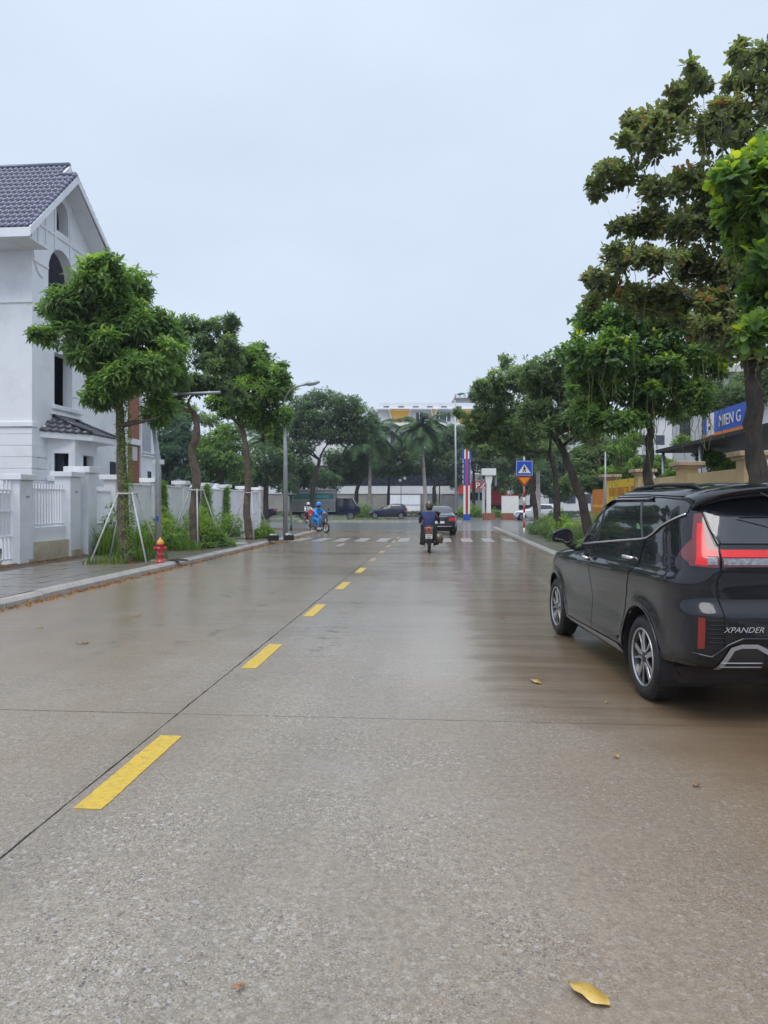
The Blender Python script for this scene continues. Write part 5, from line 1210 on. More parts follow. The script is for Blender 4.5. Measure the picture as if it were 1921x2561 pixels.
# ============================================================ PEOPLE on scooters
def skin_body(name, joints, edges, m, parent, sub=2):
    """joints: (x,y,z,r)"""
    bm = bmesh.new(); lay = bm.verts.layers.skin.verify(); vs = []
    for i, j in enumerate(joints):
        v = bm.verts.new(j[:3]); v[lay].radius = (j[3], j[3]*(j[4] if len(j) > 4 else 1)); v[lay].use_root = (i == 0); vs.append(v)
    for a, b in edges: bm.edges.new((vs[a], vs[b]))
    me = bpy.data.meshes.new(name); bm.to_mesh(me); bm.free(); me.materials.append(m); o = link(name, me, parent)
    s1 = o.modifiers.new('skin', 'SKIN'); s1.use_smooth_shade = True; s2 = o.modifiers.new('sub', 'SUBSURF'); s2.levels = sub; s2.render_levels = sub; return o
def scooter(label, loc, rz, paint, back=True):
    root = thing('scooter', label, 'scooter', loc, rz)
    for y, nm in ((-.62, 'wheel'), (.62, 'wheel')):
        wh = bpy.data.objects.new(nm, None); COL.objects.link(wh); wh.parent = root; wh.location = (0, y, .27)
        Mx = Matrix.Rotation(PI/2, 4, 'Y')
        MB().lathe([(.20, -.03), (.24, -.045), (.265, -.03), (.272, 0), (.265, .03), (.24, .045), (.20, .03)], 28, Mx).build('tyre', M['rubber'], wh, True)
        MB().lathe([(.20, -.02), (.205, .02), (.19, .02), (.19, -.02)], 28, Mx).build('rim', M['alloy'], wh, True)
        sp_ = MB()
        for k in range(6): a = PI*k/6; sp_.tube([(0, -.2*math.cos(a), -.2*math.sin(a)), (0, .2*math.cos(a), .2*math.sin(a))], .008, 5)
        sp_.build('spoke', M['alloy'], wh)
    prism_x([(-.80, .50), (-.85, .78), (-.70, .83), (-.35, .76), (-.15, .72), (-.10, .38), (.20, .33), (.42, .40), (.50, .98), (.40, 1.02), (.28, .52), (-.0, .28), (-.45, .30)], -.13, .13).build('bodywork', paint, root, bevel=.04)
    prism_x([(-.72, .80), (-.05, .74), (-.05, .80), (-.35, .83), (-.70, .88)], -.12, .12).build('seat', M['plastic'], root, bevel=.02)
    prism_x([(.40, .55), (.56, .55), (.52, 1.05), (.40, 1.08)], -.17, .17).build('front_shield', paint, root, bevel=.04)
    MB().tube([(0, .48, .9), (0, .62, .3)], .03, 8).build('fork', M['galv'], root, True)
    MB().tube([(-.33, .28, 1.04), (-.12, .40, 1.03), (.12, .40, 1.03), (.33, .28, 1.04)], .015, 8).build('handlebar', M['plastic'], root, True)
    for sx in (-1, 1):
        m_ = MB().tube([(sx*.22, .36, 1.03), (sx*.30, .38, 1.2)], .006, 5).build('mirror', M['plastic'], root, True)
        MB().lathe([(.001, -.01), (.05, -.008), (.055, .01), (.001, .02)], 14, Matrix.Translation((sx*.31, .38, 1.23)) @ Matrix.Rotation(PI/2, 4, 'X')).build('mirror_glass', M['plastic'], m_, True)
    MB().lathe([(.001, -.02), (.06, -.015), (.075, .02), (.06, .04)], 18, Matrix.Translation((0, -.84, .73)) @ Matrix.Rotation(PI/2, 4, 'X') @ Matrix.Scale(1.3, 4, (0, 1, 0))).build('tail_light', M['tail_orange'] if 'tail_orange' in M else M['lampred'], root, True)
    BX(-.10, .10, -.885, -.878, .46, .60).build('number_plate', M['signwhite'], root, bevel=.002)
    for i in range(5): BX(-.078+.034*i, -.058+.034*i, -.888, -.886, .54 if i < 4 else .54, .58).build('plate_digit', M['black'], root)
    for i in range(4): BX(-.066+.036*i, -.044+.036*i, -.888, -.886, .475, .525).build('plate_digit', M['black'], root)
    MB().tube([(.12, -.1, .30), (.17, -.3, .30), (.18, -.75, .36)], [.02, .03, .045], 10).build('exhaust', M['alloydark'], root, True)
    prism_x([(-.70, .30), (-.88, .28), (-.90, .46), (-.72, .52)], -.07, .07).build('mudguard', M['plastic'], root, bevel=.01)
    return root
def rider(label, loc, rz, top_, legs_, helm, coat=False):
    root = thing('person', label, 'person', loc, rz)
    J = [(0, -.28, .86, .15, .85), (0, -.24, 1.08, .145, .8), (0, -.17, 1.30, .155, .7), (0, -.13, 1.40, .07), (0, -.10, 1.50, .075), (0, -.09, 1.60, .085),
         (-.20, -.15, 1.35, .06), (-.29, .03, 1.16, .048), (-.31, .27, 1.06, .032), (.20, -.15, 1.35, .06), (.29, .03, 1.16, .048), (.31, .27, 1.06, .032),
         (-.11, -.22, .84, .10), (-.19, .16, .80, .078), (-.17, .14, .42, .055), (-.16, .26, .36, .04), (.11, -.22, .84, .10), (.19, .16, .80, .078), (.17, .14, .42, .055), (.16, .26, .36, .04)]
    E = [(0, 1), (1, 2), (2, 3), (3, 4), (4, 5), (2, 6), (6, 7), (7, 8), (2, 9), (9, 10), (10, 11), (0, 12), (12, 13), (13, 14), (14, 15), (0, 16), (16, 17), (17, 18), (18, 19)]
    skin_body('body', [tuple([*j[:3], j[3]*(.74 if i in (0, 1, 2, 3, 6, 7, 9, 10, 12, 13, 14, 16, 17, 18) else 1)]+list(j[4:])) for i, j in enumerate(J)], E, M['skin'], root)
    jk = [tuple([*J[i][:3], J[i][3]*1.34]+list(J[i][4:])) for i in (0, 1, 2, 3, 6, 7, 8, 9, 10, 11)]; jk[3] = (0, -.13, 1.40, .085)
    skin_body('jacket', jk, [(0, 1), (1, 2), (2, 3), (2, 4), (4, 5), (5, 6), (2, 7), (7, 8), (8, 9)], M[top_], root)
    tr_ = [tuple([*J[i][:3], J[i][3]*1.18]) for i in (0, 12, 13, 14, 16, 17, 18)]
    skin_body('trousers', tr_, [(0, 1), (1, 2), (2, 3), (0, 4), (4, 5), (5, 6)], M[legs_], root)
    if coat:
        mb = MB(); n = 24; rows = [(.19, .16, 1.02), (.24, .22, .90), (.28, .30, .72), (.30, .33, .50), (.31, .34, .36)]
        vs = [(rx*math.cos(2*PI*k/n)*(1+.06*math.sin(5*2*PI*k/n)*(1.02-z_)), -.22+ry*math.sin(2*PI*k/n)*(1+.0), z_) for rx, ry, z_ in rows for k in range(n)]
        fs_ = [(i*n+k, i*n+(k+1) % n, (i+1)*n+(k+1) % n, (i+1)*n+k) for i in range(4) for k in range(n) if not (i > 0 and (4 <= k <= 7 or 16 <= k <= 19))]
        o = mb.add(vs, fs_).build('coat_skirt', M[legs_], root, True); sm = o.modifiers.new('s', 'SOLIDIFY'); sm.thickness = .012
    for sx in (-1, 1): 
        MB().tube([(sx*.17, .10, .33), (sx*.165, .2, .325), (sx*.16, .36, .32)], [.04, .045, .028], 8).build('shoe', M['whitecloth'], root, True)
        for k in range(4): MB().tube([(sx*(.285+.018*k), .27, 1.065), (sx*(.29+.018*k), .315, 1.055), (sx*(.285+.018*k), .30, 1.02)], .009, 5).build('finger', M['skin'], root, True)
    MB().lathe([(.118, 1.56), (.130, 1.60), (.132, 1.65), (.118, 1.71), (.085, 1.755), (.04, 1.775), (.0005, 1.78)], 24, Matrix.Translation((0, -.09, -.02))).build('helmet', M[helm], root, True)
    MB().lathe([(.122, 0), (.122, .012), (.001, .02)], 18, Matrix.Translation((0, .01, 1.60)) @ Matrix.Scale(.9, 4, (0, 1, 0))).build('helmet_peak', M[helm], root, True)
    MB().lathe([(.09, 1.46), (.10, 1.52), (.112, 1.58)], 16, Matrix.Translation((0, -.10, 0))).build('hair', M['black'], root, True)
    return root
M['tail_orange'] = mat('orange_tail_light', (.80, .10, .02), .2, coat=1, var=.1, emit=(1, .12, .02, .25))
M['scooterpaint'] = mat('grey_scooter_paint', (.10, .10, .11), .3, coat=1, var=.1)
q = gnd(1077, 1383); sc_ = scooter('grey scooter with orange-red tail light and white plate, ridden away from the camera', (q.x, q.y+.62, 0), -TH, M['scooterpaint'])
rider('rider in navy jacket and long black coat seen from behind, centre of the right lane', (q.x, q.y+.62, -.12), -TH, 'navycloth', 'blackcloth', 'helmet', True)
MB().tube([(.26, -.35, .30), (.28, -.35, .45), (.26, -.34, .62)], [.14, .16, .09], 10).build('bag_', M['camo'] if 'camo' in M else M['helmet'], None, True)
o = bpy.data.objects['bag_']; o.name = 'shoulder_bag'; o.location = (q.x, q.y+.62, 0); tag(o, 'brown patterned bag hanging at the right side of the navy-jacket rider', 'bag')
q = gnd(799, 1332)
scooter('scooter of the blue-raincoat rider turning at the left of the crossing', (q.x, q.y+.1, 0), PI+.7, M['scooterpaint'])
rider('rider in a bright blue raincoat turning in at the left, near the second lamp pole', (q.x, q.y+.1, -.12), PI+.7, 'bluecloth', 'bluecloth', 'bluecloth', False)
q = gnd(772, 1309)
scooter('distant red scooter near the median, left of the blue rider', (q.x, q.y, 0), PI+.4, M['red'])
rider('distant rider in a white shirt near the median, behind the blue rider', (q.x, q.y, -.12), PI+.4, 'whitecloth', 'blackcloth', 'whitecloth', False)

# ============================================================ STREET FURNITURE
def lamp_pole(label, base, h, r, arm, head, group='tall street lamps'):
    root = thing('street_lamp', label, 'street lamp', base, 0, group)
    MB().tube([(0, 0, 0), (0, 0, h*.5), (arm[0][0], arm[0][1], arm[0][2])], [r, r*.8, r*.6], 12).build('pole', M['galv'], root, True)
    MB().box(-.16, .16, -.16, .16, 0, .03).build('base_plate', M['galv'], root)
    MB().tube(arm, r*.5, 8).build('arm', M['galv'], root, True)
    a, b = Vector(arm[-1]), Vector(head); d = (b-a)
    hr = .030 if 'near left' in label else .10
    MB().tube([a-d*.1, a+d*.2, a+d*.6, b], [hr*.9 if hr < .05 else r*.4, hr, hr*1.05, hr*(1.2 if hr < .05 else .4)], 10).build('lamp_head', M['galv'] if 'left' in label else M['greenlamp'], root, True)
    return root
M['greenlamp'] = mat('green_lamp_housing', (.05, .22, .17), .4, var=.1)
b = W(-7.0, 17.1, .12)
rt = lamp_pole('near left grey lamp pole beside the red hydrant, arm crossing the second tree', b, 5.0, .085, [at(380, 1040, b.y)-b, at(380, 1000, b.y)-b, at(400, 988, b.y)-b, at(445, 985, b.y)-b], at(551, 981, b.y)-b)
BX(-.14, .14, -.05, .05, 2.42, 2.54).build('camera_box', M['signwhite'], rt, bevel=.01)
BX(-.03, .03, -.1, -.08, 1.0, 1.12).build('small_tag', M['rawblue'], rt)
b = gnd(714, 1350, .1)
arm = [at(u, v, b.y)-b for u, v in ((710, 1040), (709, 1010), (714, 990), (726, 973), (745, 965), (766, 961))]
lamp_pole('second street lamp on the left kerb, slim grey pole with curved arm and green head', b, 6.7, .10, arm, at(800, 955, b.y)-b)
b = at(1140, 1300, 58); b.z = 0
arm = [at(u, v, b.y)-b for u, v in ((1138, 1000), (1139, 990), (1145, 986))]
lamp_pole('tall thin pale lamp pole behind the dark sedan', b, 10, .10, arm, at(1162, 984, b.y)-b)
b = W(6.1, 24.4, 0); b = Vector((at(1514, 1250, 22.5).x, 22.5, 0))
arm = [at(1514, 1130, 22.5)-b, at(1513, 1060, 22.5)-b, at(1508, 1000, 22.5)-b]
lamp_pole('slim grey pole in front of the banner beside the cream wall', b, 3.5, .04, arm, at(1500, 960, 22.5)-b)
for u, vt, vb, lab, glob in ((1003, 1203, 1290, 'park lamp with pale globes in front of the white gate across the junction', True), (728, 1240, 1333, 'short dark green park lamp post just right of the second lamp pole', False)):
    b = gnd(u, vb) if not glob else Vector((at(u, 1250, 78).x, 78, 0)); h = (at(u, vt, b.y)-b).z
    root = thing('park_lamp', lab, 'lamp post', b)
    MB().tube([(0, 0, 0), (0, 0, .4), (0, 0, .42), (0, 0, h)], [.07, .06, .04, .035], 10).build('pole', M['darkpole'], root, True)
    if glob:
        MB().tube([(-.25, 0, h-.1), (0, 0, h), (.35, 0, h+.25)], .02, 6).build('bracket', M['darkpole'], root, True)
        for x, z in ((-.1, h+.05), (.42, h+.3)): MB().lathe([(.001, -.18), (.13, -.13), (.18, 0), (.13, .13), (.001, .18)], 14, Matrix.Translation((x, 0, z))).build('globe', M['signwhite'], root, True)
    else: MB().lathe([(.04, h-.02), (.30, h+.0), (.33, h+.04), (.12, h+.14), (.001, h+.16)], 16).build('lamp_head', M['darkpole'], root, True)
# hydrant
b = gnd(401, 1407, .13); hy = thing('fire_hydrant', 'red fire hydrant with a yellow cap by the near left lamp pole', 'hydrant', b)
MB().lathe([(.001, 0), (.10, 0), (.10, .03), (.075, .035), (.072, .16), (.085, .17), (.085, .20), (.075, .21), (.078, .42), (.088, .43), (.088, .45), (.07, .455)], 20).build('barrel', M['red'], hy, True)
MB().lathe([(.09, .455), (.09, .48), (.075, .52), (.045, .56), (.02, .575), (.02, .61), (.0005, .612)], 20).build('cap', M['hyd_yellow'], hy, True)
for a in (0, PI, -PI/2): MB().lathe([(.04, .05), (.04, .11), (.052, .112), (.052, .14), (.0005, .15)], 14, Matrix.Translation((0, 0, .34)) @ Matrix.Rotation(a, 4, 'Z') @ Matrix.Rotation(PI/2, 4, 'Y')).build('outlet', M['red'], hy, True)
o = MB().lathe([(.26, 0), (.22, .035), (.12, .05), (.001, .055)], 18, Matrix.Translation((0, 0, 0)) @ Matrix.Scale(.5, 4, (0, 1, 0))).build('black_bag', M['black'], None, True, loc=b+Vector((.30, .5, 0))); tag(o, 'flattened black plastic bag on the pavement behind the hydrant', 'bag')
# crates at lamp 2
b = gnd(684, 1352, .12)
for i, (dx, dy, lab) in enumerate(((0, 0, 'dark crate full of pale things at the foot of the second street lamp, nearer one'), (.55, .35, 'dark crate of pale things behind the nearer crate at the lamp foot'))):
    cr_ = thing('crate', lab, 'crate', b+Vector((dx, dy, 0)), .1*i); cr_.scale = (.62, .8, .75)
    for sx, sy, wx, wy in ((0, -.2, .3, .012), (0, .2, .3, .012), (-.3, 0, .012, .2), (.3, 0, .012, .2)): BX(sx-wx, sx+wx, sy-wy, sy+wy, 0, .26).build('side_wall', M['black'], cr_)
    BX(-.3, .3, -.2, .2, .0, .02).build('bottom', M['black'], cr_)
    for k in range(7): MB().lathe([(.001, -.06), (.05, -.03), (.06, .01), (.03, .06), (.001, .065)], 8, Matrix.Translation((random.uniform(-.22, .22), random.uniform(-.12, .12), .25+random.uniform(0, .05)))).build('item', M['whitecloth'], cr_, True)
b = gnd(583, 1362, .125); o = MB().lathe([(.001, .06), (.50, .06), (.52, .04), (.52, -.02)], 28).build('concrete_cover', M['kerb'], None, loc=b); tag(o, 'round concrete cover between the second and third tree', 'cover')
# crossing sign
b = gnd(1311, 1339, .12); b = b+Vector((0, 0, 0)); Ys = b.y
cg = thing('crossing_sign', 'blue pedestrian crossing sign over a yellow triangle on a red and white post', 'traffic sign', b)
px_ = Ys/F
for i in range(7):
    z0, z1_ = i*.34, (i+1)*.34
    MB().tube([(0, 0, z0), (0, 0, z1_-.002)], .042, 12).build('post_band', M['signwhite'] if i % 2 == 0 else M['red'], cg, True)
zt = (at(1309, 1216, Ys)-b).z
MB().tube([(0, 0, 2.38), (0, 0, zt+1.6)], .035, 10).build('post', M['galv'], cg, True)
tz0, tz1 = (at(0, 1217, Ys)-b).z, (at(0, 1192, Ys)-b).z; 
def tri(h0, h1, w, y, m, nm):
    mb = MB().prism([(0, h0), (w, h1), (-w, h1)], lambda a, b_, d: (a, d, b_), y, y-.006); return mb.build(nm, m, cg)
tri(tz0-.03, tz1, .36, -.045, M['signred'], 'triangle_border'); tri(tz0+.10, tz1-.05, .25, -.053, M['signyel'], 'triangle_face')
q0, q1 = (at(0, 1190, Ys)-b).z, (at(0, 1152, Ys)-b).z; hw = .375
BX(-hw, hw, -.05, -.04, q0, q1).build('blue_board', M['signblue'], cg, bevel=.004)
for bx in ((-hw+.02, hw-.02, q0+.02, q0+.035), (-hw+.02, hw-.02, q1-.035, q1-.02), (-hw+.02, -hw+.035, q0+.036, q1-.036), (hw-.035, hw-.02, q0+.036, q1-.036)): BX(bx[0], bx[1], -.054, -.0505, bx[2], bx[3]).build('border_line', M['signwhite'], cg)
mb = MB().prism([(-.29, q0+.12), (.29, q0+.12), (0, q1-.16)], lambda a, b_, d: (a, d, b_), -.0505, -.056); mb.build('white_triangle', M['signwhite'], cg)
pc = q0+.30
fig = MB(); fig.tube([(0, -.06, pc+.10), (0, -.06, pc+.13)], .032, 8); fig.tube([(0, -.06, pc+.08), (.0, -.06, pc-.02)], [.032, .03], 6); fig.tube([(0, -.06, pc), (-.07, -.06, pc-.13)], .018, 6); fig.tube([(0, -.06, pc), (.07, -.06, pc-.13)], .018, 6); fig.tube([(0, -.06, pc+.06), (-.075, -.06, pc-.0)], .013, 6); fig.tube([(0, -.06, pc+.06), (.075, -.06, pc+.01)], .013, 6)
fo = fig.build('walking_figure', M['black'], cg); 
# pylon
Yp = 64.5; b = Vector((at(1167, 1300, Yp).x, Yp, 0)); py = thing('striped_pylon', 'tall red, white and blue striped pylon with a blue base across the junction', 'pylon', b)
BX(-.30, .30, -.3, .3, 0, .55).build('base', M['rawblue'], py, bevel=.02)
zm = [(at(0, v, Yp)).z for v in (1214, 1148, 1103)]
for x0, x1, m in ((-.28, -.12, 'signwhite'), (-.118, .118, 'red'), (.12, .28, 'signwhite')): BX(x0, x1, -.2, .2, .551, zm[0]).build('lower_shaft', M[m], py)
for x0, x1, m in ((-.30, -.122, 'rawblue'), (-.12, .12, 'purple'), (.122, .30, 'rawblue')): BX(x0, x1, -.22, .22, zm[0]+.002, zm[1]).build('middle_shaft', M[m], py)
for k in range(5):
    z = zm[0]+.15+k*.48
    for x in (-.36, .302): BX(x, x+.058, -.1, .1, z, z+.34).build('white_fin', M['signwhite'], py)
for x0, x1, m in ((-.23, -.10, 'signwhite'), (-.098, .098, 'red'), (.10, .23, 'signwhite')): BX(x0, x1, -.2, .2, zm[1]+.002, zm[2]).build('upper_shaft', M[m], py)
for x in (-.42, .232): BX(x, x+.18, -.15, .15, zm[1]+.1, zm[2]-.25).build('blue_wing', M['rawblue'], py)
# white portal pillar on brick plinth, white board on brick plinth
Yq = 66.; b = Vector((at(1222, 1300, Yq).x, Yq, 0)); k_ = Yq/F
pp_ = thing('white_pillar', 'white T-shaped pillar on a red brick plinth right of the pylon', 'pillar', b)
BX(-.52, .52, -.5, .5, 0, .62).build('brick_plinth', M['brick'], pp_)
zc1, zc0 = at(0, 1172, Yq).z, at(0, 1189, Yq).z
BX(-.2, .2, -.2, .2, .62, zc0-.9).build('shaft', M['signwhite'], pp_, bevel=.02)
MB().prism([(-.2, zc0-.9), (.2, zc0-.9), (.33, zc0-.35), (.33, zc0), (-.33, zc0), (-.33, zc0-.35)], lambda a, b_, d: (a, d, b_), -.2, .2).build('capital', M['signwhite'], pp_)
BX(-.66, .66, -.35, .35, zc0+.002, zc1).build('cap', M['signwhite'], pp_, bevel=.02)
for sx in (-1, 1): BX(sx*.68-.1, sx*.68+.1, -.1, .1, zc0-1.0, zc0-.05).build('side_lamp', M['boxgrey'], pp_)
BX(-.55, -.30, .3, .5, .5, zc0-1.1).build('rear_post', M['pale'], pp_)
b = Vector((at(1271, 1300, Yq).x, Yq, 0)); wb_ = thing('notice_board', 'pale grey blank board on a red brick plinth in front of the truck cab', 'board', b)
BX(-.65, .65, -.4, .4, 0, .55).build('brick_plinth', M['brick'], wb_)
BX(-.62, .98, -.05, .05, .62, 2.25).build('board', M['signwhite'], wb_); BX(-.66, 1.02, -.07, .07, 2.252, 2.32).build('top_rail', M['red'], wb_)
# tree props
def props(l, t, top_, n=3, r=.9, lab='', h=1.9):
    root = rootat('tree_prop', lab, 'tree support', l, t, .12, 'pole tripods propping the street trees')
    for k in range(n):
        a = 2*PI*k/n+.9; MB().tube([(r*math.cos(a), r*math.sin(a), -.02), (.22*math.cos(a), .22*math.sin(a), h)], .022, 8).build('leg', M['bamboo'], root, True)
    MB().tube([(.24*math.cos(a), .24*math.sin(a), h-.04) for a in [2*PI*k/12 for k in range(13)]], .022, 6).build('collar', M['bamboo'], root, True)
props(-7.62, 16.7, None, lab='pale pole tripod around the trunk of the nearest left tree', n=4, r=.95, h=1.72)
props(-7.7, 21.9, None, lab='pale pole tripod around the trunk of the second left tree', n=3, r=1.0)
props(-7.5, 27.7, None, lab='pale pole tripod around the trunk of the third left tree', n=3, r=1.0)

# ============================================================ FAR BUILDINGS
def shophouse(u0, u1, Y, label, front, fasc='pale', ztop=9, name='shophouse'):
    x0, x1 = at(u0, 0, Y).x, at(u1, 0, Y).x; root = thing(name, label, 'building', (x0, Y, 0), 0, 'row of shops across the junction'); w_ = x1-x0
    BX(0, w_-.05, .3, 9, .1, ztop).build('wall', M['pale'], root)
    BX(0, w_-.05, 0, .29, 3.05, 4.3).build('fascia', M[fasc], root)
    BX(0, w_-.05, -.02, .28, 4.302, 4.45).build('ledge', M['dark'], root)
    BX(.0, w_-.05, .05, .29, 4.46, 7.6).build('glazed_band', M['bandglass'], root)
    n = max(1, int(w_/2.2))
    for i in range(n): 
        BX(.1+i*(w_-.25)/n, .1+(i+1)*(w_-.25)/n-.12, .12, .28, 4.7, 7.3).build('window', M['bandglass'], root)
    BX(.35, w_-.4, .15, .29, .12, 3.0).build('shutter', M[front], root)
    for k in range(10): BX(.35, w_-.4, .12, .148, .2+.28*k, .225+.28*k).build('shutter_slat', M[front], root)
    for x in (0, w_-.39): BX(x, x+.34, .0, .29, .11, 3.04).build('pier', M['greyshutter'], root)
    return root
labs = [('beige-shuttered shop at the far left end of the row, behind the parked navy sedan', 'shutter'), ('second shop from the left in the row, beige shutter behind the navy sedan', 'shutter'), ('shop unit behind the left half of the cargo truck', 'greyshutter'), ('shop unit behind the cab of the cargo truck', 'shutter'), ('shop unit with the white gate panel across the junction', 'shutter'), ('shop unit with grey shutter right of the second palm trunk', 'greyshutter'), ('shop unit with grey shutter behind the thin lamp pole', 'greyshutter')]
us = [560, 640, 726, 836, 926, 1062, 1080, 1146]
for i, (lb, fr) in enumerate(labs):
    u0, u1 = (us[i], us[i+1]) if i < 5 else ((1060, 1100) if i == 5 else (1101, 1148)); shophouse(u0, u1-1, 112, lb, fr)
x0, x1 = at(972, 0, 111).x, at(1051, 0, 111).x; wg = thing('white_gate', 'white boarded gate below the white fascia across the junction', 'gate', ((x0+x1)/2, 111, 0))
for k in range(2): BX((x0-x1)/2, (x1-x0)/2, -.05, .05, .15+k*1.15, 1.25+k*1.6).build('panel', M['white'], wg)
BX((x0-x1)/2, (x1-x0)/2, -.07, -.051, 1.2, 1.28).build('rail', M['greyshutter'], wg)
rs = thing('red_shop', 'shop with red signboard and white letters behind the striped pylon', 'shop', (at(1148, 0, 108).x, 108, 0))
BX(0, 7.2, 0, 8, .1, 6).build('wall', M['greyshutter'], rs); BX(-.1, 7.3, -.3, -.002, 2.9, 4.9).build('red_signboard', M['red'], rs)
text_part('PX', 1.3, M['signwhite'], rs, (3.3, -.35, 4.2), (PI/2, 0, 0), extrude=.03)
BX(.2, 7.0, -.06, -.003, 2.2, 2.85).build('teal_band', M['teal'], rs); BX(1.2, 3.0, -.06, -.003, .2, 2.1).build('doorway', M['dark'], rs); BX(3.4, 6.6, -.06, -.003, .5, 2.1).build('window', M['bandglass'], rs)
# yellow-and-white big building
Yb = 150.; X = lambda u: at(u, 0, Yb).x; Z = lambda v: at(0, v, Yb).z
bb = thing('apartment_building', 'large white and yellow building with sloping yellow mansard panels behind the palms', 'building', (0, Yb, 0))
BX(X(930), X(1330), 1.0, 15, 0, Z(1022)).build('wall', M['pale'], bb)
BX(X(948), X(1330), -.2, 15, Z(1021), Z(1008)).build('attic', M['white'], bb)
BX(X(945), X(1335), -.5, 1, Z(1024), Z(1021.3)).build('cornice', M['white'], bb)
for u in (966, 1003, 1040, 1075, 1110, 1146, 1190): BX(X(u-7), X(u+7), -.26, -.202, Z(1019), Z(1016.5)).build('attic_vent', M['dark'], bb)
for u0, u1 in ((973, 1027), (1078, 1092), (1138, 1200), (1240, 1300)):
    vs = [(X(u0), -.45, Z(1025)), (X(u1), -.45, Z(1025)), (X(u1-9), .9, Z(1057)), (X(u0+9), .9, Z(1057)), (X(u0), .98, Z(1025)), (X(u1), .98, Z(1025))]
    pn = MB().add(vs, [(0, 1, 2, 3), (0, 4, 5, 1), (0, 3, 4), (1, 5, 2)]).build('mansard_panel', M['yellowwall'], bb)
    for k in range(7):
        t = (k+.5)/7; a = Vector(vs[0]).lerp(Vector(vs[3]), t); b_ = Vector(vs[1]).lerp(Vector(vs[2]), t); MB().tube([a+Vector((0, -.05, 0)), b_+Vector((0, -.05, 0))], .06, 4).build('mansard_rib', M['orange'] if 0 else M['yellowwall'], pn)
    for e in (0, 1): MB().tube([Vector(vs[e])+Vector((0, -.06, 0)), Vector(vs[3-e])+Vector((0, -.06, 0))], .22, 4).build('mansard_edge', M['pale'], pn)
for i, u in enumerate((1050, 1100, 1118, 1215)): 
    w_ = BX(X(u-9), X(u+9), .8, .998, Z(1052), Z(1030)).build('window', M['bandglass'], bb); BX(X(u)-.08, X(u)+.08, .74, .798, Z(1052), Z(1030)).build('mullion', M['white'], w_)
BX(X(950), X(1330), -1.2, .99, Z(1066), Z(1059)).build('balcony_band', M['white'], bb)
for u in range(955, 1325, 22): BX(X(u), X(u+12), .85, .995, Z(1110), Z(1080)).build('window', M['bandglass'], bb)
BX(X(1137), X(1250), 1, 9, Z(1008), Z(994)).build('roof_room', M['greyshutter'], bb); BX(X(1137), X(1250), .6, 9.4, Z(994), Z(992.5)).build('roof_slab', M['pale'], bb)
for u in (1150, 1162): MB().lathe([(.75, 0), (.75, 1.2), (.001, 1.3)], 16, Matrix.Translation((X(u), 4, Z(992)))).build('water_tank', M['galv'], bb, True)
wh2 = thing('white_house_far', 'pale villa with sloping white roof glimpsed between the big tree and the palms', 'house', (at(828, 0, 125).x, 125, 0))
BX(-4.5, 3.5, 0, 8, 0, 9.5).build('wall', M['pale'], wh2)
MB().prism([(-5.2, 9.5), (4.2, 9.5), (.8, 13.6), (-1.5, 13.6)], lambda a, b_, d: (a, d, b_), -.4, 8.4).build('roof', M['pale'], wh2)
for x in (-3.2, -.8, 1.6): BX(x, x+1.1, -.06, -.003, 6.3, 8.2).build('window', M['bandglass'], wh2)
pt = thing('grey_pavilion', 'small building with a pointed pale roof peeking above the dark shop band', 'building', (at(1022, 0, 130).x, 130, 0))
BX(-4, 4, 0, 6, 0, 9.3).build('wall', M['bandglass'], pt); MB().prism([(-2.4, 9.3), (2.4, 9.3), (0, 10.4)], lambda a, b_, d: (a, d, b_), -.3, 6).build('roof', M['pale'], pt)
for lb, x, Y_, w_, h_ in (('long pale building far behind the right-hand trees', 24, 118, 34, 16), ('pale low building far left behind the trees', -62, 120, 26, 11)):
    r_ = thing('distant_building', lb, 'building', (x, Y_, 0)); BX(0, w_, 0, 9, 0, h_).build('wall', M['pale'], r_); BX(-.3, w_+.3, -.3, 9.3, h_, h_+.5).build('roof', M['pale'], r_)
    for k in range(int(w_/3)):
        for z in np.arange(1.5, h_-2, 3.3): BX(.8+3*k, 2.3+3*k, -.05, -.003, float(z), float(z)+1.6).build('window', M['bandglass'], r_)
# hedge strips
def hedge(label, x0, x1, Y0, Y1, h, n, m='leafF'):
    pos = np.stack([RNG.uniform(x0, x1, n), RNG.uniform(Y0, Y1, n), h*RNG.uniform(0, 1, n)**.5], 1); d = np.array([0, 0, 1.])+RNG.normal(0, .6, (n, 3))
    o = link('hedge', leaves_mesh('hedge', rosettes(pos, d, 6, .14), 'fine', M[m])); return tag(o, label, 'hedge', kind='stuff')
hedge('low clipped hedge strip along the far pavement of the cross street', -32, 26, 77.9, 80.2, .62, 9000)
hedge('green strip planted on the median behind the riders', -30, 1, 57.6, 58.8, .16, 1600, 'leafA')
for i, (u, w_, h_, lb) in enumerate(((905, 1.2, 1.5, 'round light green bush behind the dark blue car'), (1090, 1.3, 1.3, 'light green bush right of the second palm'), (1155, 1.0, 1.1, 'yellow-green bush left of the pylon foot'), (1190, 1.1, 1.5, 'light green bush right of the pylon'), (1240, .8, .9, 'clipped round bush behind the white pillar'), (760, .8, 1.2, 'small bush in front of the navy sedan'))):
    shrub('round_bush', lb, 'bush', Vector((at(u, 0, 77).x, 77, 0)), (w_, w_, h_), 320, M['leafD'] if i in (1, 2) else M['leafA'], .22, 5, group='bushes on the far verge', stems=5)

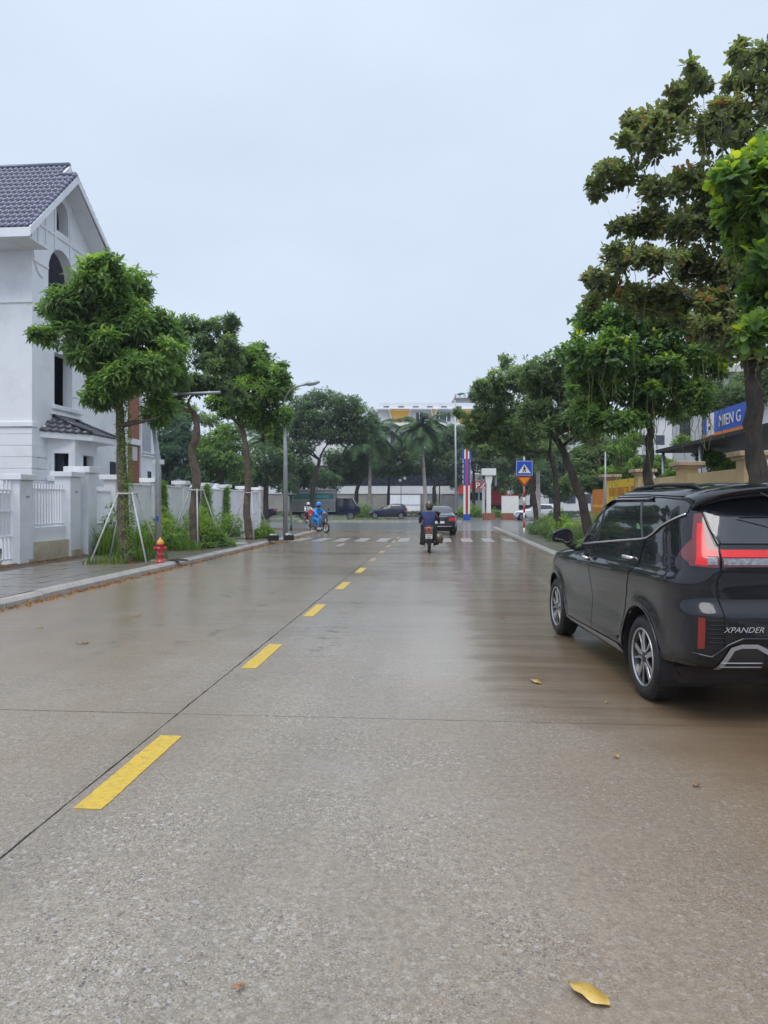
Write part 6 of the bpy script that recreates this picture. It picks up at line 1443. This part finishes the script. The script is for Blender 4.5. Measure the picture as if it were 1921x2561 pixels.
# ============================================================ TREES
def palm(label, u, vb, vc, Y, fl, n=26, r=.17, um=None, shaft=True):
    b = Vector((at(u if um is None else um, 0, Y).x, Y, 0)); top_ = at(u, vc, Y)-b; root = thing('palm_tree', label, 'palm tree', b, 0, 'royal palms across the junction')
    pts = [Vector((top_.x*(k/8)**1.2, 0, top_.z*k/8*.86)) for k in range(9)]
    MB().tube(pts, [r*1.5, r*1.35, r*1.25, r*1.2, r*1.1, r, r*.95, r*.9, r*.85], 12).build('trunk', M['palmbark'], root, True)
    if shaft: MB().tube([pts[-1], top_*.95, top_], [r*.95, r*.85, r*.4], 10).build('crownshaft', M['leafpalm'], root, True)
    P = []; 
    for k in range(n):
        a = k*2.399; el = 1.25-1.55*(k/n); L_ = fl*random.uniform(.85, 1.1); d = Vector((math.cos(a), math.sin(a), 0)); side = Vector((-math.sin(a), math.cos(a), 0)); cur = top_.copy(); ang = el; rach = [cur.copy()]; mb = MB(); segs = 12
        for s_ in range(segs): cur = cur+(d*math.cos(ang)+Vector((0, 0, math.sin(ang))))*(L_/segs); ang -= .115+.09*s_/segs; rach.append(cur.copy())
        mb.tube(rach, [.035*(1-.8*i/segs) for i in range(segs+1)], 4, False)
        for i in range(1, segs+1):
            t = i/segs; ln = L_*.30*math.sin(PI*(.12+.82*t))**.7
            for sub_ in (0, .25, .5, .75):
                p0 = rach[i-1].lerp(rach[i], sub_)
                for sg in (-1, 1):
                    tip = p0+(side*sg*.75+(rach[i]-rach[i-1]).normalized()*.55).normalized()*ln*random.uniform(.8, 1.1)+Vector((0, 0, -ln*random.uniform(.25, .6))); w_ = (rach[i]-rach[i-1]).normalized()*.065
                    b0 = len(mb.v); mb.v += [tuple(p0-w_), tuple(p0+w_), tuple(tip)]; mb.f.append([b0, b0+1, b0+2])
        o = link('frond', mb.mesh('frond', M['leafpalm'], False, False), root)
        P.append(o)
    return root
M['leafpalm'] = mat('palm_green', (.075, .135, .055), .75, spec=.15, var=.4, vs=2)
palm('royal palm right of centre with a full drooping crown before the yellow building', 1056, 1290, 1078, 76, 3.9, 30, .17, 1066)
palm('royal palm left of centre, trunk rising behind the cargo truck', 927, 1290, 1092, 78, 4.8, 24, .17, 924)
palm('bare-stemmed palm left of the second street lamp', 660, 1290, 1105, 70, 3.2, 14, .15, 655)
palm('palm with pale trunk behind the crossing sign', 1346, 1290, 1120, 58, 2.8, 16, .16, 1346)
palm('palm with pale trunk between the leaning tree and the slim pole', 1483, 1290, 1120, 44, 2.6, 14, .15, 1486)
palm('distant palm stem above the boundary wall between the first two trees', 525, 1290, 1120, 60, 2.6, 12, .13, 523)

def aerial(n, r=.004, Lr=(.4, 1.6)):
    def f(root, base, T):
        mb = MB()
        for k in range(n):
            p = Vector(T[RNG.integers(len(T))]); L_ = random.uniform(*Lr); pts = [p+Vector((random.gauss(0, .01)*i, random.gauss(0, .01)*i, -L_*i/5)) for i in range(6)]; mb.tube(pts, r, 4, False)
        o = mb.build('hanging_flower_string', M['leafstring'], root); o['kind'] = 'stuff'
    return f
M['leafstring'] = mat('pale_green_string', (.14, .17, .05), .6, var=.3)
# left row
b1 = W(-7.62, 16.7, .12); Y1 = b1.y
tree('street_tree', 'nearest left street tree with large glossy leaves and an ivy-clad trunk', 'tree', b1, [at(308, 1300, Y1), at(304, 1180, Y1), at(303, 1090, Y1), at(298, 1000, Y1)], .155,
     [(240, 700, 58, 60), (318, 718, 68, 58), (165, 752, 58, 36), (398, 825, 62, 52), (300, 815, 90, 56), (165, 832, 72, 30), (250, 888, 62, 48), (365, 925, 78, 50), (300, 950, 60, 45), (390, 1025, 36, 45), (245, 985, 45, 32), (268, 760, 90, 60), (430, 870, 36, 40), (118, 838, 34, 20)],
     Y1, 25, M['leafA'], 'long', .225, 7, group='street trees along the left kerb', parts=300, dz=1.5, droop=.35, limb=.5, twigs=5, shell=.42, gap=.2)
b2 = W(-7.7, 21.9, .12); Y2 = b2.y
tree('street_tree', 'second left street tree, thin open crown on a knobbly trunk', 'tree', b2, [at(485, 1300, Y2), at(492, 1200, Y2), at(480, 1130, Y2), at(494, 1080, Y2), at(484, 1030, Y2)], .165,
     [(482, 815, 40, 24), (555, 822, 38, 30), (450, 850, 30, 34), (520, 870, 44, 30), (575, 862, 30, 28), (548, 915, 40, 26), (470, 965, 62, 26), (530, 965, 40, 26), (440, 1000, 26, 24), (505, 905, 30, 22), (590, 900, 26, 26), (595, 985, 26, 22)],
     Y2, 38, M['leafB'], 'fine', .16, 7, group='street trees along the left kerb', dz=1.4, limb=.35, twigs=5)
b3 = W(-7.5, 27.7, .12); Y3 = b3.y
tree('street_tree', 'third left street tree with a full bright crown, before the end of the white wall', 'tree', b3, [at(618, 1290, Y3), at(621, 1200, Y3), at(618, 1130, Y3), at(604, 1070, Y3)], .17,
     [(621, 890, 42, 28), (596, 935, 55, 40), (672, 940, 42, 34), (635, 985, 78, 44), (688, 970, 26, 40), (594, 1010, 52, 34), (672, 1050, 42, 40), (695, 1092, 24, 26), (630, 1040, 40, 30), (650, 905, 40, 30), (560, 975, 26, 26)],
     Y3, 50, M['leafA'], 'fine', .19, 7, group='street trees along the left kerb', dz=1.8, limb=.35, twigs=5)
# ivy on the first trunk, vines on the wall
n = 900; zz = RNG.uniform(.1, 4.2, n); ang = RNG.normal(-.6, .8, n); pos = np.stack([.17*np.cos(ang)+(at(304, 0, Y1).x-b1.x)*zz/4, .17*np.sin(ang), zz], 1); dd = np.stack([np.cos(ang), np.sin(ang), RNG.normal(0, .3, n)], 1)
o = link('ivy', leaves_mesh('ivy', rosettes(pos, dd, 2, .07), 'fine', M['leafA']), None, b1); tag(o, 'ivy climbing the trunk of the nearest left tree', 'ivy')
for u, Yv, lb in ((404, None, 'vine climbing the white wall behind the near lamp pole'), (512, None, 'broad vine on the white wall right of the second tree'), (563, None, 'vine on the white wall left of the third tree')):
    t = onL(FL+.1, u)[0]; c = W(FL+.12, t, .1); n = 700 if '512' != str(u) else 1100; n = int(n*1.5); zz = RNG.uniform(0, 2.25, n); sp_ = .75*(1-zz/2.7)*(1.4 if u == 512 else .8)
    x = RNG.normal(0, 1, n)*sp_*.6; pos = np.stack([np.abs(RNG.normal(0, .06, n))+.02, x, zz], 1); o = link('vine', leaves_mesh('vine', rosettes(pos, np.array([[1, 0, .2]])+RNG.normal(0, .4, (n, 3)), 3, .10), 'fine', M['leafA']), None, c); o.rotation_euler = (0, 0, -TH); tag(o, lb, 'vine')
# bushes and tall grass along the wall
for i, (l, t, R_3, n, lb, kind) in enumerate(((-9.3, 19.6, (.55, .6, 1.15), 420, 'tall grassy shrub left of the nearest tree, against the white gate', 'long'), (-9.2, 23.3, (.6, .9, 1.0), 500, 'leafy shrub behind the near lamp pole and hydrant', 'long'), (-8.5, 21.2, (.7, .7, .85), 520, 'bright green bush at the foot of the second tree, left side', 'fine'), (-7.5, 22.6, (.75, .7, .7), 560, 'bright green bush at the foot of the second tree, right side', 'long'),
     (-9.2, 26.5, (.6, 1.0, 1.35), 600, 'tall leafy shrub against the wall between the second and third tree', 'fine'), (-9.0, 29.6, (.6, .9, 1.0), 460, 'leafy shrub against the wall behind the third tree', 'fine'), (-7.1, 28.4, (.45, .6, .5), 300, 'low bright bush right of the third tree foot', 'long'), (-9.3, 21.9, (.4, .5, .9), 300, 'narrow shrub against the wall between lamp pole and second tree', 'fine'))):
    shrub('verge_shrub', lb, 'shrub', W(l, t, .12), R_3, n, M['leafA'] if i % 3 else M['leafD'] if i in (3, 6) else M['leafB'], .15 if kind == 'long' else .11, 6, kind, 'shrubs along the white wall', 6)
for l, t, r, n, h, lb in ((-8.9, 18.9, .6, 260, 1.0, 'tall arching grass clump left of the nearest trunk'), (-7.6, 17.4, .7, 320, .42, 'short grass around the nearest trunk'), (-8.5, 19.8, .6, 260, .75, 'arching grass between the nearest trunk and the wall'), (-7.7, 20.9, .6, 240, .4, 'low grass before the second trunk'), (-8.9, 25.0, .7, 240, .6, 'grass clump beyond the second trunk'), (-9.6, 13.2, .5, 220, .12, 'thin low grass at the gate foot, far left'), (-7.9, 16.1, .5, 160, .25, 'short weeds at the foot of the nearest trunk')):
    clump(lb, W(l, t, .12), r, n, h, group='grass clumps on the left verge', wd_=.010 if h < .5 else .014)
# right row
b = W(4.25, 9.3, .12); Yr = b.y
tree('street_tree', 'big almond-leaved tree at the right edge with a forked mossy trunk and reddish leaves', 'tree', b, [at(1892, 1290, Yr), at(1893, 1190, Yr), at(1885, 1060, Yr), at(1878, 900, Yr), at(1840, 820, Yr)], .15,
     [(1872, 140, 34, 26), (1840, 195, 24, 26), (1728, 175, 20, 26), (1756, 205, 18, 20), (1688, 262, 40, 34), (1600, 300, 30, 24), (1650, 350, 62, 42), (1770, 320, 74, 50), (1868, 290, 62, 66), (1565, 352, 22, 20), (1556, 432, 54, 28), (1500, 474, 28, 16), (1640, 470, 40, 24), (1720, 450, 56, 34), (1815, 440, 76, 52), (1890, 470, 50, 80), (1610, 556, 48, 26), (1690, 560, 58, 36), (1790, 570, 80, 54), (1556, 566, 22, 18), (1560, 640, 44, 26), (1650, 650, 64, 34), (1780, 680, 84, 52), (1498, 690, 24, 18), (1540, 720, 48, 26), (1620, 745, 66, 34), (1720, 760, 70, 44), (1480, 750, 18, 14), (1880, 660, 50, 60),
      (1860, 780, 60, 40), (1800, 770, 56, 34), (1850, 850, 50, 34), (1765, 815, 46, 28), (1895, 880, 34, 34), (1900, 560, 40, 50), (1910, 720, 30, 50), (2000, 350, 110, 130, 1), (2010, 620, 110, 120, 1), (2160, 480, 100, 160, 1), (1950, 180, 60, 60), (2120, 760, 100, 90, 1)],
     Yr, 8, M['leafC'], 'broad', .105, 6, bm='barkdark', group='street trees along the right kerb', parts=300, dz=1.0, limb=.42, twigs=9, droop=.15, gap=.1, shell=.75, scat=.7, tintf=lambda u, v: .07, extra=aerial(60, .0035, (.3, 1.2)))
MB_ = None
b = W(4.4, 5.2, .12); Yr0 = b.y
tree('street_tree', 'closest right-hand tree, mostly outside the frame, with big bright green and yellow leaf rosettes', 'tree', b, [at(2380, 900, 4.8), at(2280, 700, 5.2), at(2120, 560, 5.6)], .14,
     [(1862, 440, 40, 26), (1912, 420, 30, 40), (1850, 520, 36, 26), (1900, 500, 34, 30), (1880, 590, 40, 30), (1915, 650, 30, 40), (1905, 740, 26, 30), (1898, 830, 26, 26), (1960, 480, 50, 60), (1970, 640, 50, 60)],
     6.6, 3.6, M['leafD'], 'broad', .16, 8, bm='barkdark', group='street trees along the right kerb', dz=.7, limb=.3, twigs=4, scat=.45, shell=.6, tintf=lambda u, v: .06, parts=120, extra=aerial(9, .003, (.5, 1.4)))
b = W(4.45, 14.6, .12); Yq2 = b.y
tree('street_tree', 'second right-hand tree, yellow-green leaves and hanging strings, dark trunk behind the black car', 'tree', b, [at(1632, 1290, Yq2), at(1622, 1200, Yq2), at(1624, 1120, Yq2), at(1624, 1050, Yq2)], .125,
     [(1492, 800, 48, 36), (1560, 790, 66, 50), (1640, 785, 74, 50), (1455, 880, 38, 46), (1530, 880, 70, 54), (1630, 870, 80, 54), (1715, 850, 62, 60), (1490, 970, 52, 50), (1585, 975, 66, 46), (1680, 955, 66, 44), (1450, 950, 34, 36), (1475, 1045, 44, 34), (1545, 1050, 56, 38), (1760, 900, 50, 50), (1740, 985, 44, 34), (1650, 1020, 50, 30), (1800, 830, 60, 50, 1)],
     Yq2, 17, M['leafD'], 'broad', .135, 7, bm='barkdark', group='street trees along the right kerb', dz=1.4, limb=.34, twigs=6, tintf=lambda u, v: -.06, extra=aerial(260, .005, (.4, 1.5)))
b = W(4.55, 21.0, .12); Y3r = b.y
tree('street_tree', 'third right-hand tree with a strongly leaning dark trunk', 'tree', b, [at(1455, 1250, Y3r), at(1428, 1180, Y3r), at(1405, 1120, Y3r), at(1372, 1075, Y3r)], .15,
     [(1390, 905, 38, 30), (1340, 925, 44, 40), (1425, 960, 56, 50), (1360, 985, 60, 46), (1440, 1040, 50, 44), (1390, 1065, 60, 36), (1330, 1040, 50, 40), (1470, 985, 36, 44), (1480, 1080, 40, 30)],
     Y3r, 32, M['leafB'], 'fine', .14, 7, bm='barkdark', group='street trees along the right kerb', dz=1.6, limb=.4, twigs=5, extra=aerial(90, .005, (.4, 1.2)))
b = W(4.7, 27.6, .12); Y4r = b.y
tree('street_tree', 'fourth right-hand tree, rounded dark crown with pointed top left of the leaning trunk', 'tree', b, [at(1392, 1260, Y4r), at(1388, 1190, Y4r), at(1374, 1130, Y4r)], .16,
     [(1269, 905, 22, 24), (1290, 945, 50, 36), (1232, 985, 40, 34), (1205, 1010, 30, 40), (1330, 970, 40, 40), (1285, 1030, 60, 46), (1228, 1060, 50, 40), (1178, 1050, 30, 22), (1152, 1035, 18, 12), (1330, 1070, 54, 44), (1270, 1105, 50, 30), (1200, 1090, 40, 26)],
     Y4r, 46, M['leafB'], 'fine', .15, 7, bm='barkdark', group='street trees along the right kerb', dz=2.0, limb=.38, twigs=5)
b = W(4.9, 34.4, .12); Y5r = b.y
tree('street_tree', 'fifth right-hand tree, slim dark trunk just right of the crossing sign', 'tree', b, [at(1334, 1240, Y5r), at(1330, 1180, Y5r), at(1320, 1140, Y5r)], .14,
     [(1300, 1110, 50, 26), (1345, 1120, 44, 28), (1255, 1120, 40, 24), (1220, 1130, 30, 20), (1310, 1080, 40, 30), (1190, 1112, 26, 18)],
     Y5r, 55, M['leafB'], 'fine', .17, 6, bm='barkdark', group='street trees along the right kerb', dz=2.0, limb=.4)
for i, (l, t, R_3, lb) in enumerate(((5.0, 32.8, (.9, 1.2, 1.05), 'dense shrub beside the post of the crossing sign'), (5.2, 29.8, (1.0, 1.3, 1.1), 'dense shrub two steps right of the crossing sign'), (5.0, 26.9, (.9, 1.3, 1.0), 'bright green shrub at the foot of the fourth right-hand tree'), (5.3, 24.2, (.9, 1.3, 1.2), 'dark shrub between the fourth tree and the leaning trunk'), (5.1, 21.6, (.8, 1.2, .95), 'shrub at the foot of the leaning trunk'), (5.4, 18.8, (.7, 1.2, 1.0), 'shrub just behind the door mirror of the black car'), (5.9, 35.8, (1.1, 1.2, 1.3), 'far shrub at the right corner of the junction'))):
    shrub('verge_shrub', lb, 'shrub', W(l, t, .1), (R_3[0], R_3[1], R_3[2]*(.78 if i in (0, 1, 6) else .9)), 800, M['leafA'] if i in (2, 4) else M['leafB'], .12, 6, 'fine', 'shrubs along the right verge', 6)
# trees of the middle and far distance
def far_tree(label, u, Y, fork, lobes, dens_=60, m='leafF', r=.22, size=.30, name='broadleaf_tree', um=None, tw=3, per=6, group='trees beyond the junction'):
    b = Vector((at(u, 0, Y).x, Y, 0)); return tree(name, label, 'tree', b, [at(u, 1230, Y), at(*fork, Y)], r, lobes, Y, dens_, M[m], 'fine', size, per, bm='barkdark', group=group, dz=3.0, limb=.4, twigs=tw)
far_tree('large dark spreading tree left of centre across the junction', 782, 64, (800, 1150), [(800, 995, 55, 28), (745, 1015, 40, 32), (862, 1008, 45, 30), (775, 1045, 62, 38), (845, 1050, 66, 36), (896, 1045, 42, 40), (728, 1080, 26, 40), (772, 1095, 40, 30), (880, 1085, 52, 24), (820, 1085, 40, 20), (930, 1070, 26, 34), (735, 1125, 30, 30)], 70, 'leafE' if 0 else 'leafF', .28, .26)
far_tree('low bushy tree under the large dark tree, behind the logo-free truck box', 760, 72, (762, 1200), [(745, 1165, 40, 34), (775, 1190, 40, 30), (812, 1200, 36, 26), (740, 1210, 36, 20)], 70, 'leafF', .2, .28)
far_tree('bright rounded tree behind the cargo truck, forked low', 892, 80, (905, 1200), [(875, 1140, 48, 30), (850, 1172, 42, 30), (905, 1165, 44, 34), (930, 1130, 34, 28), (880, 1195, 36, 18)], 100, 'leafF', .3, .30)
far_tree('rounded tree between the two palms', 972, 84, (972, 1200), [(960, 1138, 40, 32), (1000, 1130, 38, 36), (985, 1172, 48, 26), (1030, 1150, 34, 32), (945, 1175, 30, 22)], 100, 'leafF', .22, .30)
far_tree('dark tree right of the second palm with a twin trunk', 1086, 86, (1088, 1210), [(1107, 1112, 40, 40), (1090, 1160, 42, 36), (1128, 1160, 34, 42), (1068, 1135, 26, 32), (1125, 1100, 28, 24), (1150, 1190, 28, 26), (1148, 1080, 26, 20)], 100, 'leafF', .3, .30)
far_tree('tree behind the striped pylon, touching the right-hand row', 1185, 88, (1185, 1180), [(1180, 1150, 40, 40), (1215, 1130, 40, 44), (1165, 1105, 30, 28), (1240, 1170, 40, 36), (1190, 1090, 30, 24), (1262, 1190, 30, 26)], 90, 'leafF', .25, .32)
far_tree('dark tree behind the crossing sign and white hatchback', 1330, 78, (1335, 1190), [(1300, 1150, 50, 50), (1350, 1180, 50, 50), (1400, 1160, 46, 50), (1260, 1205, 30, 30), (1440, 1190, 40, 50), (1390, 1220, 50, 30), (1310, 1215, 40, 26)], 90, 'leafF', .25, .32)
far_tree('dark-layered evergreen behind the white wall, right of the house wing', 430, 52, (430, 1150), [(420, 1090, 50, 30), (405, 1130, 40, 26), (450, 1130, 46, 30), (425, 1170, 54, 26), (465, 1185, 36, 26), (400, 1205, 30, 18), (440, 1055, 34, 22), (475, 1090, 30, 30)], 70, 'leafE', .25, .24)
far_tree('yellow-green tree behind the wall between the second and third street tree', 555, 56, (556, 1180), [(540, 1100, 44, 28), (575, 1110, 40, 30), (525, 1140, 42, 28), (570, 1150, 50, 30), (545, 1185, 54, 26), (510, 1180, 34, 26), (600, 1190, 34, 30), (590, 1075, 34, 26)], 70, 'leafA', .25, .24)
far_tree('bushy tree behind the end of the white wall', 665, 62, (670, 1190), [(650, 1150, 34, 36), (690, 1140, 30, 44), (630, 1190, 40, 30), (680, 1195, 40, 30), (710, 1170, 26, 36), (600, 1215, 40, 18), (720, 1215, 26, 20)], 70, 'leafF', .25, .26)
far_tree('pale green loose tree behind the second street tree crown', 470, 74, (470, 1100), [(440, 1020, 36, 24), (480, 1040, 34, 24), (420, 1050, 30, 20), (520, 1050, 34, 20)], 70, 'leafD', .22, .30)
far_tree('leafy garden tree behind the cream wall, left of the second right-hand trunk', 1570, 29, (1572, 1170), [(1560, 1140, 40, 36), (1600, 1175, 34, 26), (1540, 1185, 30, 22), (1665, 1170, 50, 24), (1580, 1100, 30, 20), (1700, 1110, 24, 20)], 75, 'leafA', .12, .15, group='garden trees behind the cream wall')
far_tree('garden tree behind the blue signboard', 1790, 32, (1790, 1080), [(1770, 1000, 60, 34), (1840, 990, 50, 40), (1730, 1010, 34, 24), (1900, 960, 50, 50), (1690, 1040, 30, 26), (1820, 1120, 60, 40)], 60, 'leafB', .2, .18, group='garden trees behind the cream wall')
far_tree('garden tree under the canopy behind the wall', 1770, 24, (1770, 1180), [(1720, 1180, 30, 18), (1785, 1150, 40, 24), (1840, 1170, 40, 20), (1680, 1185, 26, 12)], 60, 'leafA', .08, .13, group='garden trees behind the cream wall')
far_tree('dark garden tree behind the yellow banner', 1500, 40, (1500, 1150), [(1500, 1130, 50, 36), (1540, 1170, 46, 30), (1460, 1170, 40, 40), (1500, 1200, 60, 24), (1560, 1115, 34, 26), (1430, 1215, 40, 24)], 80, 'leafB', .2, .2, group='garden trees behind the cream wall')
# trees behind the camera side and off-frame right give the car and the wet road something to mirror
# ============================================================ LITTER
def flat_leaf(label, p, rz, L_=.2, m='yleaf', curl=.010):
    root = None; tv, tf = leaf_template('long'); mb = MB(); k = 9; vs = []
    for i in range(k+1):
        t = i/k; w = .17*math.sin(PI*(t**.85))**.8*(1+.06*math.sin(9*t)); zc = curl*math.sin(PI*t)*.6+.004+.012*t
        vs += [(-w*L_*2.0*.5*1.5, t*L_, zc+curl*.5+.004*math.sin(14*t)), (0, t*L_, zc), (w*L_*1.5, t*L_, zc+curl*.35+.004*math.sin(11*t+1))]
    fs_ = [(3*i+j, 3*i+j+1, 3*i+j+4, 3*i+j+3) for i in range(k) for j in range(2)]
    mb.add(vs, fs_); o = mb.build('fallen_leaf', M[m], None, True); o.location = p; o.rotation_euler = (0, 0, rz); sm = o.modifiers.new('s', 'SOLIDIFY'); sm.thickness = .0012
    return tag(o, label, 'leaf', 'single fallen leaves on the road')
p = gnd(1527, 2522); q = gnd(1421, 2470); flat_leaf('large yellow fallen leaf in the near right foreground', p, math.atan2((q-p).y, (q-p).x)-PI/2, (q-p).length)
M['brownleaf'] = mat('brown_fallen_leaf', (.35, .15, .05), .5, coat=.5, var=.2, vs=30)
for i, (u, v, L_, m, lb) in enumerate(((1352, 1712, .13, 'yleaf', 'pale leaf on the wet road left of the black car rear wheel'), (1536, 1893, .05, 'yleaf', 'small yellowish leaf on the road behind the car'), (1520, 1760, .035, 'yleaf', 'tiny yellow leaf near the rear wheel'), (222, 1609, .13, 'brownleaf', 'orange-brown leaf on the left lane'), (335, 1542, .11, 'brownleaf', 'orange leaf on the left lane, farther on'), (108, 1570, .08, 'yleaf', 'pale leaf near the left edge of the road'), (1262, 1545, .10, 'brownleaf', 'brown leaf in the wet lane left of the front wheel'), (1272, 1500, .10, 'brownleaf', 'reddish leaf in the wet lane farther on'), (1750, 1966, .06, 'brownleaf', 'reddish leaf behind the black car, right edge'), (612, 2470, .045, 'brownleaf', 'dark small leaf in the near left foreground'))):
    flat_leaf(lb, gnd(u, v), random.uniform(0, 6), L_, m)
n = 1500; tt = RNG.uniform(8, 36, n); ll = LK+.02+np.abs(RNG.normal(0, .07, n)); pos = np.stack([ll, tt, np.full(n, .008)], 1)
n2 = 420; t2 = np.concatenate([RNG.normal(17.0, .8, 260), RNG.normal(22, .9, 100), RNG.normal(27.5, .9, 60)]); l2 = RNG.normal(-7.4, .55, n2); l2 = np.minimum(l2, LK-.3); pos = np.concatenate([pos, np.stack([l2, t2, np.full(n2, .137)], 1)])
n3 = 300; pos = np.concatenate([pos, np.stack([RNG.normal(-9.75, .15, n3), RNG.uniform(12, 18.5, n3), np.full(n3, .135)], 1)])
n4 = 160; pos = np.concatenate([pos, np.stack([RK-.02-np.abs(RNG.normal(0, .06, n4)), RNG.uniform(9, 40, n4), np.full(n4, .008)], 1)])
N_ = len(pos); a = RNG.uniform(0, 6.28, N_); y = np.stack([np.cos(a), np.sin(a), RNG.normal(0, .12, N_)], 1); x = np.stack([-np.sin(a), np.cos(a), RNG.normal(0, .2, N_)], 1); z = np.cross(x, y)
o = link('leaf_litter', leaves_mesh('leaf_litter', (pos, x, y, z, RNG.uniform(.04, .12, N_), RNG.uniform(0, 1, N_)), 'fine', M['deadleaf'])); o.rotation_euler = (0, 0, -TH); tag(o, 'fallen brown leaves gathered along the kerbs and tree feet', 'leaf litter', kind='stuff')

# ============================================================ HAZE: thin wet air over the street
hz = BX(-130, 130, -25, 175, -1.3, 32).build('haze', None); tag(hz, kind='stuff')
hm = bpy.data.materials.new('thin_haze'); hm.use_nodes = True; n = hm.node_tree; n.nodes.clear(); pv_ = n.nodes.new('ShaderNodeVolumePrincipled'); ou = n.nodes.new('ShaderNodeOutputMaterial')
pv_.inputs['Color'].default_value = (.80, .88, 1, 1); pv_.inputs['Density'].default_value = .0006; pv_.inputs['Anisotropy'].default_value = .2
n.links.new(pv_.outputs[0], ou.inputs['Volume']); hz.data.materials.append(hm)
S.cycles.volume_bounces = 0
